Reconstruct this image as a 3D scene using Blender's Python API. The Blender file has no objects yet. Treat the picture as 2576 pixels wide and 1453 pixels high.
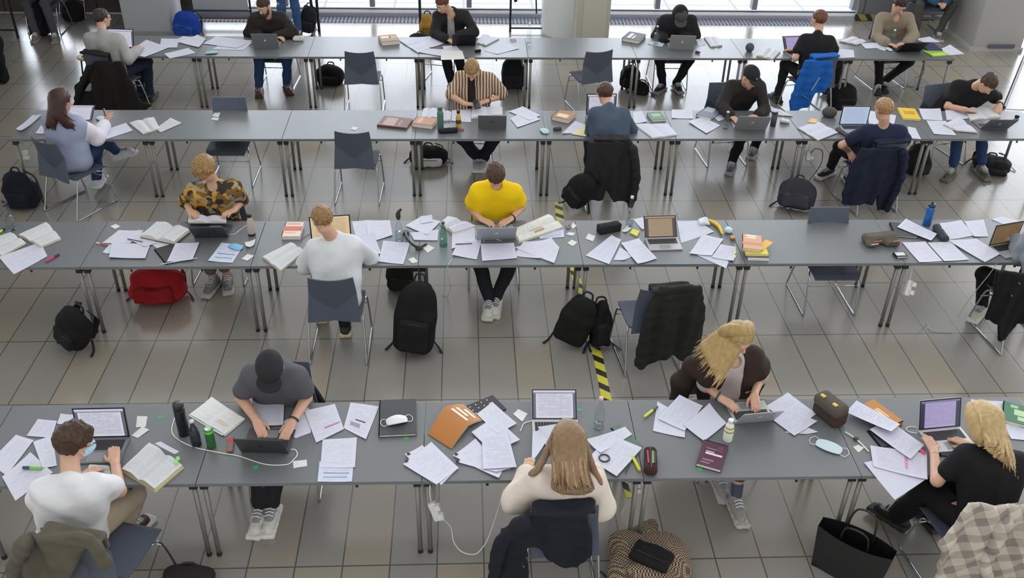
import bpy, bmesh, math, random
import numpy as np
from mathutils import Vector, Matrix
R = math.radians
scene = bpy.context.scene
COL = scene.collection
rng = random.Random(7)

# ------------------------------------------------------------------ camera
IW, IH = 2576, 1453
FPX, PITCH, YAW, ROLL, CAMH = 2410.22, 0.5886, 0.0582, 0.0257, 5.185
cp, sp = math.cos(PITCH), math.sin(PITCH)
FWD = np.array([math.sin(YAW)*cp, math.cos(YAW)*cp, -sp])
_rt = np.array([math.cos(YAW), -math.sin(YAW), 0.0]); _up = np.cross(_rt, FWD)
CR = _rt*math.cos(ROLL) + _up*math.sin(ROLL); CU = -_rt*math.sin(ROLL) + _up*math.cos(ROLL)
CAMP = np.array([0.0, 0.0, CAMH])
cam = bpy.data.cameras.new('camera'); camo = bpy.data.objects.new('camera', cam); COL.objects.link(camo)
cam.sensor_fit = 'HORIZONTAL'; cam.sensor_width = 36.0; cam.lens = FPX/IW*36.0; cam.clip_end = 200
camo.matrix_world = Matrix(((CR[0], CU[0], -FWD[0], 0), (CR[1], CU[1], -FWD[1], 0), (CR[2], CU[2], -FWD[2], CAMH), (0, 0, 0, 1)))
scene.camera = camo

# ------------------------------------------------------------------ world: soft daylight, brighter low in the window direction
wd = bpy.data.worlds.new('daylight'); scene.world = wd; wd.use_nodes = True
wn, wl = wd.node_tree.nodes, wd.node_tree.links; wn.clear()
wo = wn.new('ShaderNodeOutputWorld'); wb = wn.new('ShaderNodeBackground'); wt = wn.new('ShaderNodeTexCoord'); ws = wn.new('ShaderNodeSeparateXYZ')
wl.new(wt.outputs['Generated'], ws.inputs[0])
def wmap(src, a, b, c, d):
    n = wn.new('ShaderNodeMapRange'); n.interpolation_type = 'SMOOTHSTEP'
    for i, v in zip((1, 2, 3, 4), (a, b, c, d)): n.inputs[i].default_value = v
    wl.new(src, n.inputs[0]); return n.outputs[0]
fy = wmap(ws.outputs['Y'], .25, .75, 0, 1); fz = wmap(ws.outputs['Z'], .24, .52, 1, 0)
mu = wn.new('ShaderNodeMath'); mu.operation = 'MULTIPLY'; wl.new(fy, mu.inputs[0]); wl.new(fz, mu.inputs[1])
mx = wn.new('ShaderNodeMixRGB'); mx.inputs[1].default_value = (1.08, 1.09, 1.09, 1); mx.inputs[2].default_value = (6.6, 6.95, 7.6, 1)
wl.new(mu.outputs[0], mx.inputs[0]); wl.new(mx.outputs[0], wb.inputs[0]); wb.inputs[1].default_value = 1.0
wl.new(wb.outputs[0], wo.inputs[0])
scene.view_settings.view_transform = 'Standard'; scene.view_settings.look = 'None'
scene.view_settings.exposure = 0.0; scene.view_settings.gamma = 1.0; scene.view_settings.use_curve_mapping = False

# ------------------------------------------------------------------ picture point -> place on a level z
def at(u, v, z=0.0):
    d = FWD + CR*(u-IW/2)/FPX + CU*(IH/2-v)/FPX
    return CAMP + d*(z-CAMH)/d[2]
def aty(u, v, y):
    d = FWD + CR*(u-IW/2)/FPX + CU*(IH/2-v)/FPX
    return CAMP + d*y/d[1]
def proj(P):
    d = np.asarray(P)-CAMP; z = d@FWD
    return IW/2+FPX*(d@CR)/z, IH/2-FPX*(d@CU)/z
FRM = {'F': (0, 0, 1.0)}
for i, x in enumerate((0, 600, 1250, 1876)):
    FRM['T%d' % (i+1)] = (x, 0, 3.679); FRM['M%d' % (i+1)] = (x, 350, 3.679); FRM['L%d' % (i+1)] = (x, 650, 3.679); FRM['B%d' % (i+1)] = (x, 980, 3.0714)
def P2(fr, s):
    ox, oy, k = FRM[fr]
    return [(ox+float(a)/k, oy+float(b)/k) for a, b in (q.split(',') for q in s.split())]
def P3(fr, s, z): return np.array([at(u, v, z) for u, v in P2(fr, s)])

# ------------------------------------------------------------------ materials
def lin(h):
    h = h.lstrip('#'); c = [int(h[i:i+2], 16)/255 for i in (0, 2, 4)]
    return tuple(x/12.92 if x <= .04045 else ((x+.055)/1.055)**2.4 for x in c) + (1,)
MC = {}
def newmat(name):
    m = bpy.data.materials.new(name); m.use_nodes = True
    return m, m.node_tree.nodes, m.node_tree.links, m.node_tree.nodes['Principled BSDF']
def M(h, rough=.6, metal=0.0, noise=.10, scale=25.0, coat=0.0, spec=.5, bump=0.0, sheen=0.0):
    key = (h, rough, metal, noise, scale, coat, spec, bump)
    if key in MC: return MC[key]
    m, n, l, b = newmat('surface_' + h.strip('#'))
    b.inputs['Roughness'].default_value = rough; b.inputs['Metallic'].default_value = metal
    b.inputs['Coat Weight'].default_value = coat; b.inputs['Specular IOR Level'].default_value = spec
    c = lin(h); b.inputs['Base Color'].default_value = c
    if noise or bump:
        tc = n.new('ShaderNodeTexCoord'); nt = n.new('ShaderNodeTexNoise'); nt.inputs['Scale'].default_value = scale; nt.inputs['Detail'].default_value = 4
        l.new(tc.outputs['Object'], nt.inputs['Vector'])
        mxx = n.new('ShaderNodeMixRGB')
        mxx.inputs[1].default_value = tuple(x*(1-noise) for x in c[:3])+(1,); mxx.inputs[2].default_value = tuple(min(1, x*(1+noise)) for x in c[:3])+(1,)
        l.new(nt.outputs['Fac'], mxx.inputs[0]); l.new(mxx.outputs[0], b.inputs['Base Color'])
        if bump:
            bp = n.new('ShaderNodeBump'); bp.inputs['Strength'].default_value = bump; bp.inputs['Distance'].default_value = .01
            l.new(nt.outputs['Fac'], bp.inputs['Height']); l.new(bp.outputs[0], b.inputs['Normal'])
    MC[key] = m; return m
def cloth(h, noise=.16): return M(h, .85, 0, noise, 13, 0, .25, .7)
def ramp(n, stops, interp='CONSTANT'):
    r = n.new('ShaderNodeValToRGB'); r.color_ramp.interpolation = interp
    e = r.color_ramp.elements
    while len(e) < len(stops): e.new(.5)
    for i, (p, c) in enumerate(stops): e[i].position = p; e[i].color = lin(c) if isinstance(c, str) else c
    return r
def mathn(n, l, op, a, b=None):
    m = n.new('ShaderNodeMath'); m.operation = op
    for i, x in enumerate((a, b)):
        if x is None: continue
        if isinstance(x, (int, float)): m.inputs[i].default_value = x
        else: l.new(x, m.inputs[i])
    return m.outputs[0]
def textmat(name, paper, ink, rows=26, cols=1, dens=.5, head=False, emit=0.0, rough=.7, margin=.1, mark=None, x1=.9):
    """page or screen with rows of small unreadable writing, in UV space"""
    key = ('t', name)
    if key in MC: return MC[key]
    m, n, l, b = newmat(name)
    uv = n.new('ShaderNodeTexCoord'); s = n.new('ShaderNodeSeparateXYZ'); l.new(uv.outputs['UV'], s.inputs[0])
    U, V = s.outputs['X'], s.outputs['Y']
    row = mathn(n, l, 'MULTIPLY', V, rows); fr = mathn(n, l, 'FRACT', row); fl = mathn(n, l, 'FLOOR', row)
    line = mathn(n, l, 'GREATER_THAN', fr, .52)
    cu = mathn(n, l, 'FRACT', mathn(n, l, 'MULTIPLY', U, cols))
    inx = mathn(n, l, 'MULTIPLY', mathn(n, l, 'GREATER_THAN', cu, margin), mathn(n, l, 'LESS_THAN', cu, x1))
    iny = mathn(n, l, 'MULTIPLY', mathn(n, l, 'GREATER_THAN', V, .08), mathn(n, l, 'LESS_THAN', V, .93))
    cb = n.new('ShaderNodeCombineXYZ'); l.new(mathn(n, l, 'MULTIPLY', U, 60.0), cb.inputs[0]); l.new(mathn(n, l, 'MULTIPLY', fl, 7.3), cb.inputs[1])
    no = n.new('ShaderNodeTexNoise'); no.inputs['Scale'].default_value = 1.0; l.new(cb.outputs[0], no.inputs['Vector'])
    wrd = mathn(n, l, 'GREATER_THAN', no.outputs['Fac'], .42)
    cb2 = n.new('ShaderNodeCombineXYZ'); l.new(mathn(n, l, 'MULTIPLY', fl, 3.1), cb2.inputs[1]); l.new(mathn(n, l, 'MULTIPLY', U, 2.2), cb2.inputs[0])
    n2 = n.new('ShaderNodeTexNoise'); n2.inputs['Scale'].default_value = 1.0; l.new(cb2.outputs[0], n2.inputs['Vector'])
    par = mathn(n, l, 'LESS_THAN', n2.outputs['Fac'], .38+.3*dens)
    f = line
    for q in (inx, iny, wrd, par): f = mathn(n, l, 'MULTIPLY', f, q)
    f = mathn(n, l, 'MULTIPLY', f, .34 if not emit else .55)
    mxx = n.new('ShaderNodeMixRGB'); mxx.inputs[1].default_value = lin(paper); mxx.inputs[2].default_value = lin(ink); l.new(f, mxx.inputs[0])
    out = mxx.outputs[0]
    def band(u0, u1, v0, v1, colr, out):
        g = mathn(n, l, 'MULTIPLY', mathn(n, l, 'GREATER_THAN', U, u0), mathn(n, l, 'LESS_THAN', U, u1))
        g = mathn(n, l, 'MULTIPLY', g, mathn(n, l, 'MULTIPLY', mathn(n, l, 'GREATER_THAN', V, v0), mathn(n, l, 'LESS_THAN', V, v1)))
        q = n.new('ShaderNodeMixRGB'); q.inputs[2].default_value = lin(colr); l.new(g, q.inputs[0]); l.new(out, q.inputs[1]); return q.outputs[0]
    for bnd in (mark or ()): out = band(*bnd, out)
    l.new(out, b.inputs['Base Color']); b.inputs['Roughness'].default_value = rough
    if emit:
        l.new(out, b.inputs['Emission Color']); b.inputs['Emission Strength'].default_value = emit
        b.inputs['Base Color'].default_value = (.02, .02, .02, 1); l.remove(b.inputs['Base Color'].links[0]); b.inputs['Roughness'].default_value = .25
    MC[key] = m; return m
def glassmat(name, tint='#ffffff', alpha=.86, rough=.02):
    if name in MC: return MC[name]
    m, n, l, b = newmat(name); n.remove(b)
    o = [x for x in n if x.type == 'OUTPUT_MATERIAL'][0]
    t = n.new('ShaderNodeBsdfTransparent'); t.inputs[0].default_value = tuple(x*alpha for x in lin(tint)[:3])+(1,)
    g = n.new('ShaderNodeBsdfGlossy'); g.inputs['Roughness'].default_value = rough
    lw_ = n.new('ShaderNodeLayerWeight'); lw_.inputs[0].default_value = .5
    fz_ = n.new('ShaderNodeMapRange'); fz_.inputs[1].default_value = .45; fz_.inputs[3].default_value = .05; fz_.inputs[4].default_value = .3; l.new(lw_.outputs['Facing'], fz_.inputs[0])
    mm = n.new('ShaderNodeMixShader'); l.new(fz_.outputs[0], mm.inputs[0]); l.new(t.outputs[0], mm.inputs[1]); l.new(g.outputs[0], mm.inputs[2]); l.new(mm.outputs[0], o.inputs[0])
    MC[name] = m; return m
def patmat(name, build, rough=.85):
    if name in MC: return MC[name]
    m, n, l, b = newmat(name); b.inputs['Roughness'].default_value = rough; b.inputs['Specular IOR Level'].default_value = .25
    tc = n.new('ShaderNodeTexCoord'); l.new(build(n, l, tc.outputs['Object']), b.inputs['Base Color'])
    MC[name] = m; return m

# ------------------------------------------------------------------ objects and tags
def link(o, parent=None):
    COL.objects.link(o)
    if parent is not None: o.parent = parent
    return o
def empty(name, loc, rz=0.0):
    o = bpy.data.objects.new(name, None); o.location = Vector([float(x) for x in loc]); o.rotation_euler = (0, 0, rz); o.empty_display_size = .1
    COL.objects.link(o); return o
def tag(o, label, cat, group=None, kind=None):
    if label: o['label'] = label
    if cat: o['category'] = cat
    if group: o['group'] = group
    if kind: o['kind'] = kind
    return o
def struct(o): o['kind'] = 'structure'; return o
class MB:
    """collects shapes; build() links them as ONE mesh object"""
    def __init__(s): s.v = []; s.f = []; s.m = []; s.uv = {}
    def add(s, vs, fs, mi=0):
        k = len(s.v); s.v += [tuple(map(float, q)) for q in vs]
        for q in fs: s.f.append(tuple(i+k for i in q)); s.m.append(mi)
        return k
    def box(s, c, d, mi=0, rot=None):
        x, y, z = [q/2 for q in d]
        vs = [Vector((a, b, e)) for a in (-x, x) for b in (-y, y) for e in (-z, z)]
        if rot is not None: vs = [rot @ q for q in vs]
        s.add([q+Vector([float(t) for t in c]) for q in vs], [(0, 1, 3, 2), (4, 6, 7, 5), (0, 4, 5, 1), (2, 3, 7, 6), (0, 2, 6, 4), (1, 5, 7, 3)], mi); return s
    def tube(s, pts, r, n=8, mi=0, closed=False, caps=True):
        P = [np.array(p, float) for p in pts]; N = len(P); rr = r if isinstance(r, (list, tuple)) else [r]*N
        up = None; rings = []
        for i in range(N):
            a = P[i-1] if (i > 0 or closed) else P[i]; b = P[(i+1) % N] if (i < N-1 or closed) else P[i]
            t = b-a; t = t/(np.linalg.norm(t)+1e-9)
            if up is None:
                up = np.array([0, 0, 1.0]) if abs(t[2]) < .9 else np.array([1.0, 0, 0])
            up = up-t*(up@t); up = up/(np.linalg.norm(up)+1e-9); sd = np.cross(t, up)
            rings.append([P[i]+(up*math.cos(2*math.pi*k/n)+sd*math.sin(2*math.pi*k/n))*rr[i] for k in range(n)])
        k = len(s.v); vs = [q for g in rings for q in g]; fs = []
        for i in range(N if closed else N-1):
            j = (i+1) % N
            for q in range(n): fs.append((i*n+q, i*n+(q+1) % n, j*n+(q+1) % n, j*n+q))
        if caps and not closed: fs += [tuple(range(n-1, -1, -1)), tuple((N-1)*n+q for q in range(n))]
        s.add(vs, fs, mi); return s
    def lathe(s, prof, c=(0, 0, 0), n=18, mi=0):
        vs = []; fs = []
        for r, z in prof:
            for q in range(n): a = 2*math.pi*q/n; vs.append((c[0]+r*math.cos(a), c[1]+r*math.sin(a), c[2]+z))
        for i in range(len(prof)-1):
            for q in range(n): fs.append((i*n+q, i*n+(q+1) % n, (i+1)*n+(q+1) % n, (i+1)*n+q))
        fs += [tuple(range(n-1, -1, -1)), tuple((len(prof)-1)*n+q for q in range(n))]
        s.add(vs, fs, mi); return s
    def prism(s, poly, z0, z1, mi=0, fn=None):
        n = len(poly); vs = [(x, y, z0) for x, y in poly]+[(x, y, z1) for x, y in poly]
        if fn: vs = [fn(q) for q in vs]
        s.add(vs, [tuple(range(n-1, -1, -1)), tuple(range(n, 2*n))]+[(i, (i+1) % n, n+(i+1) % n, n+i) for i in range(n)], mi); return s
    def slab(s, G, th, mi=0, uv=True):
        """thin solid from a grid of top points G[i][j]"""
        ni, nj = len(G), len(G[0]); vs = [G[i][j] for i in range(ni) for j in range(nj)]
        top = list(vs); bot = [np.array(q)-np.array([0, 0, th]) for q in vs]; k0 = len(s.v)
        fs = []; o = ni*nj
        for i in range(ni-1):
            for j in range(nj-1):
                a, b, c, d = i*nj+j, (i+1)*nj+j, (i+1)*nj+j+1, i*nj+j+1
                fs.append((a, b, c, d)); fs.append((o+d, o+c, o+b, o+a))
        rim = [i*nj for i in range(ni)]+[(ni-1)*nj+j for j in range(1, nj)]+[i*nj+nj-1 for i in range(ni-2, -1, -1)]+[j for j in range(nj-2, 0, -1)]
        for a, b in zip(rim, rim[1:]+rim[:1]): fs.append((b, a, o+a, o+b))
        s.add(top+bot, fs, mi)
        if uv:
            for i in range(ni):
                for j in range(nj): s.uv[k0+i*nj+j] = s.uv[k0+o+i*nj+j] = (i/(ni-1), 1-j/(nj-1))
        return s
    def build(s, name, mats, parent=None, smooth=False, bevel=0.0, xf=None):
        me = bpy.data.meshes.new(name); me.from_pydata(s.v, [], s.f)
        for m in (mats if isinstance(mats, (list, tuple)) else [mats]): me.materials.append(m)
        me.polygons.foreach_set('material_index', s.m)
        if smooth: me.polygons.foreach_set('use_smooth', [True]*len(s.f))
        if s.uv:
            ul = me.uv_layers.new(name='UVMap'); ul.data.foreach_set('uv', [x for lp in me.loops for x in s.uv.get(lp.vertex_index, (0.0, 0.0))])
        bm = bmesh.new(); bm.from_mesh(me); bmesh.ops.recalc_face_normals(bm, faces=bm.faces)
        if bevel: bmesh.ops.bevel(bm, geom=list(bm.edges), offset=bevel, segments=2, affect='EDGES', profile=.6)
        bm.to_mesh(me); bm.free()
        me.update(); o = bpy.data.objects.new(name, me)
        if xf is not None: me.transform(xf)
        return link(o, parent)
def local(o_root, pts):
    """world points -> points in an unscaled root's own space (location + z rotation)"""
    a = -o_root.rotation_euler[2]; L = np.array(o_root.location)
    q = np.asarray(pts, float)-L; c, s_ = math.cos(a), math.sin(a)
    return np.stack([q[..., 0]*c-q[..., 1]*s_, q[..., 0]*s_+q[..., 1]*c, q[..., 2]], -1)
def smooth_path(pts, k=5):
    P = [np.array(p, float) for p in pts]; out = []
    for i in range(len(P)-1):
        p0 = P[max(i-1, 0)]; p1 = P[i]; p2 = P[i+1]; p3 = P[min(i+2, len(P)-1)]
        for j in range(k):
            t = j/k; out.append(.5*((2*p1)+(-p0+p2)*t+(2*p0-5*p1+4*p2-p3)*t*t+(-p0+3*p1-3*p2+p3)*t**3))
    out.append(P[-1]); return out

# ------------------------------------------------------------------ soft bodies: signed distance shapes meshed as one continuous surface
def nrm(v): v = np.asarray(v, float); return v/(np.linalg.norm(v)+1e-9)
class SD:
    def __init__(s): s.ops = []; s.lo = np.full(3, 1e9); s.hi = np.full(3, -1e9); s.disp = None; s.cuts = []
    def _b(s, p, r): s.lo = np.minimum(s.lo, np.asarray(p)-r); s.hi = np.maximum(s.hi, np.asarray(p)+r)
    def rc(s, a, b, ra, rb, k=.02, m=0):
        a = np.asarray(a, float); b = np.asarray(b, float); s._b(a, ra); s._b(b, rb); s.ops.append(('rc', a, b-a, ra, rb, k, m)); return s
    def chain(s, pts, rs, k=.02, m=0):
        if not isinstance(rs, (list, tuple)): rs = [rs]*len(pts)
        for i in range(len(pts)-1): s.rc(pts[i], pts[i+1], rs[i], rs[i+1], k, m)
        return s
    def el(s, c, rad, rot=None, k=.02, m=0):
        c = np.asarray(c, float); s._b(c, max(rad)); s.ops.append(('el', c, np.asarray(rad, float), np.eye(3) if rot is None else np.asarray(rot), k, m)); return s
    def bx(s, c, half, rot=None, rd=.02, k=.02, m=0):
        c = np.asarray(c, float); s._b(c, np.linalg.norm(half)); s.ops.append(('bx', c, np.asarray(half, float), np.eye(3) if rot is None else np.asarray(rot), rd, k, m)); return s
    def pr(s, poly, o, S, T, th, rd=.01, k=.02, m=0, bow=0.0, fold=None):
        """solid made of an outline (in S,T from o) with half thickness th"""
        poly = np.asarray(poly, float); S = nrm(S); T = nrm(T); N = np.cross(S, T)
        for q in poly: s._b(o+S*q[0]+T*q[1], th+abs(bow)*.3+.05)
        s.ops.append(('pr', poly, np.asarray(o, float), np.stack([S, T, N]), th, rd, k, m, bow, fold)); return s
    def cut(s, fn): s.cuts.append(fn); return s
    def one(s, op, p):
        t = op[0]
        if t == 'rc':
            _, a, ab, ra, rb, k, m = op; q = p-a; h = np.clip((q@ab)/(ab@ab+1e-12), 0, 1)
            return np.linalg.norm(q-h[:, None]*ab, axis=1)-(ra+(rb-ra)*h)
        if t == 'el':
            _, c, rad, rot, k, m = op; q = (p-c)@rot.T; n1 = np.linalg.norm(q/rad, axis=1); n2 = np.linalg.norm(q/rad**2, axis=1)
            return n1*(n1-1)/(n2+1e-9)
        if t == 'bx':
            _, c, hf, rot, rd, k, m = op; q = np.abs((p-c)@rot.T)-(hf-rd)
            return np.linalg.norm(np.maximum(q, 0), axis=1)+np.minimum(q.max(1), 0)-rd
        _, poly, o, fr, th, rd, k, m, bow, fold = op
        q = (p-o)@fr.T; x, y, n = q[:, 0], q[:, 1], q[:, 2]
        n = n-bow*x*x
        if fold: n = n+fold(x, y)
        d = np.full(len(p), 1e9); sg = np.ones(len(p)); N = len(poly); j = N-1
        for i in range(N):
            ex, ey = poly[j]-poly[i]; wx, wy = x-poly[i][0], y-poly[i][1]
            h = np.clip((wx*ex+wy*ey)/(ex*ex+ey*ey+1e-12), 0, 1); d = np.minimum(d, (wx-ex*h)**2+(wy-ey*h)**2)
            c1 = y >= poly[i][1]; c2 = y < poly[j][1]; c3 = ex*wy > ey*wx
            fl = (c1 & c2 & c3) | (~c1 & ~c2 & ~c3); sg[fl] *= -1; j = i
        d2 = sg*np.sqrt(d)+rd; dn = np.abs(n)-th+rd
        return np.minimum(np.maximum(d2, dn), 0)+np.sqrt(np.maximum(d2, 0)**2+np.maximum(dn, 0)**2)-rd
    def ev(s, p):
        d = None
        for op in s.ops:
            q = s.one(op, p); k = op[5] if op[0] in ('rc', 'bx') else (op[4] if op[0] == 'el' else op[6])
            if op[0] == 'bx': k = op[5]
            if d is None: d = q
            else:
                h = np.clip(.5+.5*(d-q)/k, 0, 1); d = d*(1-h)+q*h-k*h*(1-h)
        if s.disp is not None: d = d+s.disp(p)
        for fn in s.cuts: d = np.maximum(d, fn(p))
        return d
    def mid(s, p):
        best = np.full(len(p), 1e9); mi = np.zeros(len(p), int)
        for op in s.ops:
            q = s.one(op, p); mm = op[7] if op[0] == 'pr' else op[-1]; w = q < best; best[w] = q[w]; mi[w] = mm
        return mi
    def mesh(s, h=.01, pad=.02, B=8):
        lo = s.lo-pad-h; n = np.ceil((s.hi+pad+h-lo)/h/B).astype(int); D = np.full(tuple(n*B+1), 1.0, np.float32)
        bi = np.stack(np.meshgrid(*[np.arange(x) for x in n], indexing='ij'), -1).reshape(-1, 3)
        cd = s.ev(lo+(bi*B+B/2)*h); keep = np.abs(cd) < B*h*1.15+pad; ins = (cd < 0) & ~keep
        for b in bi[ins]: D[b[0]*B:b[0]*B+B+1, b[1]*B:b[1]*B+B+1, b[2]*B:b[2]*B+B+1] = -1
        off = np.stack(np.meshgrid(*[np.arange(B+1)]*3, indexing='ij'), -1).reshape(-1, 3)
        kb = bi[keep]
        for c0 in range(0, len(kb), 150):
            ii = (kb[c0:c0+150, None, :]*B+off[None]).reshape(-1, 3)
            D[ii[:, 0], ii[:, 1], ii[:, 2]] = s.ev(lo+ii*h)
        return surfnet(D, lo, h)
def surfnet(D, lo, h):
    I = D < 0
    nx, ny, nz = D.shape
    cs = [(a, b, c) for a in (0, 1) for b in (0, 1) for c in (0, 1)]
    V8 = np.stack([I[a:nx-1+a, b:ny-1+b, c:nz-1+c] for a, b, c in cs]); cnt = V8.sum(0); act = (cnt > 0) & (cnt < 8)
    idx = np.full(act.shape, -1, np.int64); A = np.argwhere(act); idx[act] = np.arange(len(A))
    acc = np.zeros((len(A), 3)); num = np.zeros(len(A))
    for i, ca in enumerate(cs):
        for j, cb in enumerate(cs):
            if j <= i or sum(abs(ca[t]-cb[t]) for t in range(3)) != 1: continue
            da = D[A[:, 0]+ca[0], A[:, 1]+ca[1], A[:, 2]+ca[2]].astype(float); db = D[A[:, 0]+cb[0], A[:, 1]+cb[1], A[:, 2]+cb[2]].astype(float)
            x = (da < 0) != (db < 0); t = np.where(x, da/(da-db+1e-20), 0)
            pt = np.array(ca)+t[:, None]*(np.array(cb)-np.array(ca)); acc[x] += pt[x]; num[x] += 1
    verts = lo+(A+acc/np.maximum(num, 1)[:, None])*h
    F = []
    for ax in range(3):
        u, w = (ax+1) % 3, (ax+2) % 3
        sl0 = [slice(None)]*3; sl1 = [slice(None)]*3; sl0[ax] = slice(0, -1); sl1[ax] = slice(1, None)
        a, b = I[tuple(sl0)], I[tuple(sl1)]; E = np.argwhere(a != b)
        E = E[(E[:, u] > 0) & (E[:, w] > 0) & (E[:, u] < D.shape[u]-1) & (E[:, w] < D.shape[w]-1)]
        if not len(E): continue
        def cell(du, dw):
            q = E.copy(); q[:, u] -= du; q[:, w] -= dw; return idx[q[:, 0], q[:, 1], q[:, 2]]
        q = np.stack([cell(1, 1), cell(0, 1), cell(0, 0), cell(1, 0)], 1); fl = b[E[:, 0], E[:, 1], E[:, 2]]
        q[fl] = q[fl][:, ::-1]; F.append(q)
    F = np.concatenate(F) if F else np.zeros((0, 4), int)
    return verts, F[(F >= 0).all(1)]
def sd_obj(name, sds, mats, parent, root=None, h=.01):
    """sds: SD or list of (SD, h): joined into one mesh object"""
    if isinstance(sds, SD): sds = [(sds, h)]
    VV, FF, MM = [], [], []; k = 0
    for sd, hh in sds:
        v, f = sd.mesh(hh); 
        if not len(f): continue
        MM.append(sd.mid(v[f].mean(1)) if len(mats) > 1 else np.zeros(len(f), int)); VV.append(v); FF.append(f+k); k += len(v)
    V = np.concatenate(VV); F = np.concatenate(FF); Mi = np.concatenate(MM)
    if root is not None: V = local(root, V)
    me = bpy.data.meshes.new(name); me.vertices.add(len(V)); me.vertices.foreach_set('co', V.astype(np.float32).ravel())
    me.loops.add(F.size); me.loops.foreach_set('vertex_index', F.astype(np.int32).ravel())
    me.polygons.add(len(F)); me.polygons.foreach_set('loop_start', np.arange(0, F.size, 4, dtype=np.int32))
    for m in mats: me.materials.append(m)
    me.polygons.foreach_set('material_index', Mi.astype(np.int32)); me.polygons.foreach_set('use_smooth', np.ones(len(F), bool))
    me.update(calc_edges=True); me.validate()
    return link(bpy.data.objects.new(name, me), parent)
def folds(amp, freq, seed=0):
    g = np.random.RandomState(seed); A = g.randn(5, 3)*freq; ph = g.rand(5)*6
    def fn(p):
        s_ = 0
        for i in range(5): s_ = s_+np.sin(p@A[i]+ph[i]+1.5*np.sin(p@A[(i+2) % 5]*.5))
        return amp*s_/2.2
    return fn

# ================================================================== the hall
TH = .73; TL, TD = 1.4363, .779
ROW = {1: (12.1193, -4.9008, .0041), 2: (9.6116, -4.8477, .0033), 3: (7.0389, -3.282, -.0013), 4: (4.449, -1.7247, -.0061)}
def floor_mat():
    m, n, l, b = newmat('floor_tiles')
    tc = n.new('ShaderNodeTexCoord'); s = n.new('ShaderNodeSeparateXYZ'); l.new(tc.outputs['Object'], s.inputs[0])
    tx = mathn(n, l, 'DIVIDE', mathn(n, l, 'ADD', s.outputs['X'], 20.0-20*0-(-2.444)+.319*60-20.0), .319)
    ty = mathn(n, l, 'DIVIDE', mathn(n, l, 'ADD', s.outputs['Y'], .857*30-6.961), .857)
    fx, fy_ = mathn(n, l, 'FRACT', tx), mathn(n, l, 'FRACT', ty)
    gx = mathn(n, l, 'LESS_THAN', fx, .012/.319*.8); gy = mathn(n, l, 'LESS_THAN', fy_, .011/.857)
    g = mathn(n, l, 'MAXIMUM', gx, gy)
    cb = n.new('ShaderNodeCombineXYZ'); l.new(mathn(n, l, 'FLOOR', tx), cb.inputs[0]); l.new(mathn(n, l, 'FLOOR', ty), cb.inputs[1])
    wn_ = n.new('ShaderNodeTexWhiteNoise'); wn_.noise_dimensions = '2D'; l.new(cb.outputs[0], wn_.inputs['Vector'])
    no = n.new('ShaderNodeTexNoise'); no.inputs['Scale'].default_value = .9; no.inputs['Detail'].default_value = 5; l.new(tc.outputs['Object'], no.inputs['Vector'])
    f = mathn(n, l, 'ADD', mathn(n, l, 'MULTIPLY', wn_.outputs['Value'], .55), mathn(n, l, 'MULTIPLY', no.outputs['Fac'], .45))
    r = ramp(n, [(.25, '#8a8781'), (.5, '#908b82'), (.8, '#968d7f')], 'LINEAR'); l.new(f, r.inputs[0])
    mxx = n.new('ShaderNodeMixRGB'); mxx.inputs[2].default_value = lin('#57534c'); l.new(g, mxx.inputs[0]); l.new(r.outputs[0], mxx.inputs[1])
    l.new(mxx.outputs[0], b.inputs['Base Color'])
    n3 = n.new('ShaderNodeTexNoise'); n3.inputs['Scale'].default_value = 3; l.new(tc.outputs['Object'], n3.inputs['Vector'])
    mr = n.new('ShaderNodeMapRange'); mr.inputs[3].default_value = .15; mr.inputs[4].default_value = .26; l.new(n3.outputs['Fac'], mr.inputs[0]); l.new(mr.outputs[0], b.inputs['Roughness'])
    b.inputs['Specular IOR Level'].default_value = .8
    bp = n.new('ShaderNodeBump'); bp.inputs['Strength'].default_value = .25; bp.inputs['Distance'].default_value = .003; bp.invert = True; l.new(g, bp.inputs['Height']); l.new(bp.outputs[0], b.inputs['Normal'])
    return m
struct(MB().box((1, 8.0, -.05), (26, 16.1, .1)).build('floor', floor_mat()))
def paving():
    m, n, l, b = newmat('paving'); tc = n.new('ShaderNodeTexCoord'); br = n.new('ShaderNodeTexBrick'); l.new(tc.outputs['Object'], br.inputs['Vector'])
    br.inputs['Color1'].default_value = lin('#f3f3f6'); br.inputs['Color2'].default_value = lin('#e9eaee'); br.inputs['Mortar'].default_value = lin('#c4c7ce')
    br.inputs['Scale'].default_value = 1.0; br.inputs['Brick Width'].default_value = 1.2; br.inputs['Row Height'].default_value = .6; br.inputs['Mortar Size'].default_value = .02; br.offset = 0
    l.new(br.outputs['Color'], b.inputs['Base Color']); b.inputs['Roughness'].default_value = .7; return m
p = MB().box((2, 27.0, -.06), (44, 22, .1)).build('trim_1', paving()); struct(p)
ALU, ALUW = M('#a9adb6', .35, .4, .03), M('#f2f4f7', .4, .0, .02)
WY = 16.05
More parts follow.
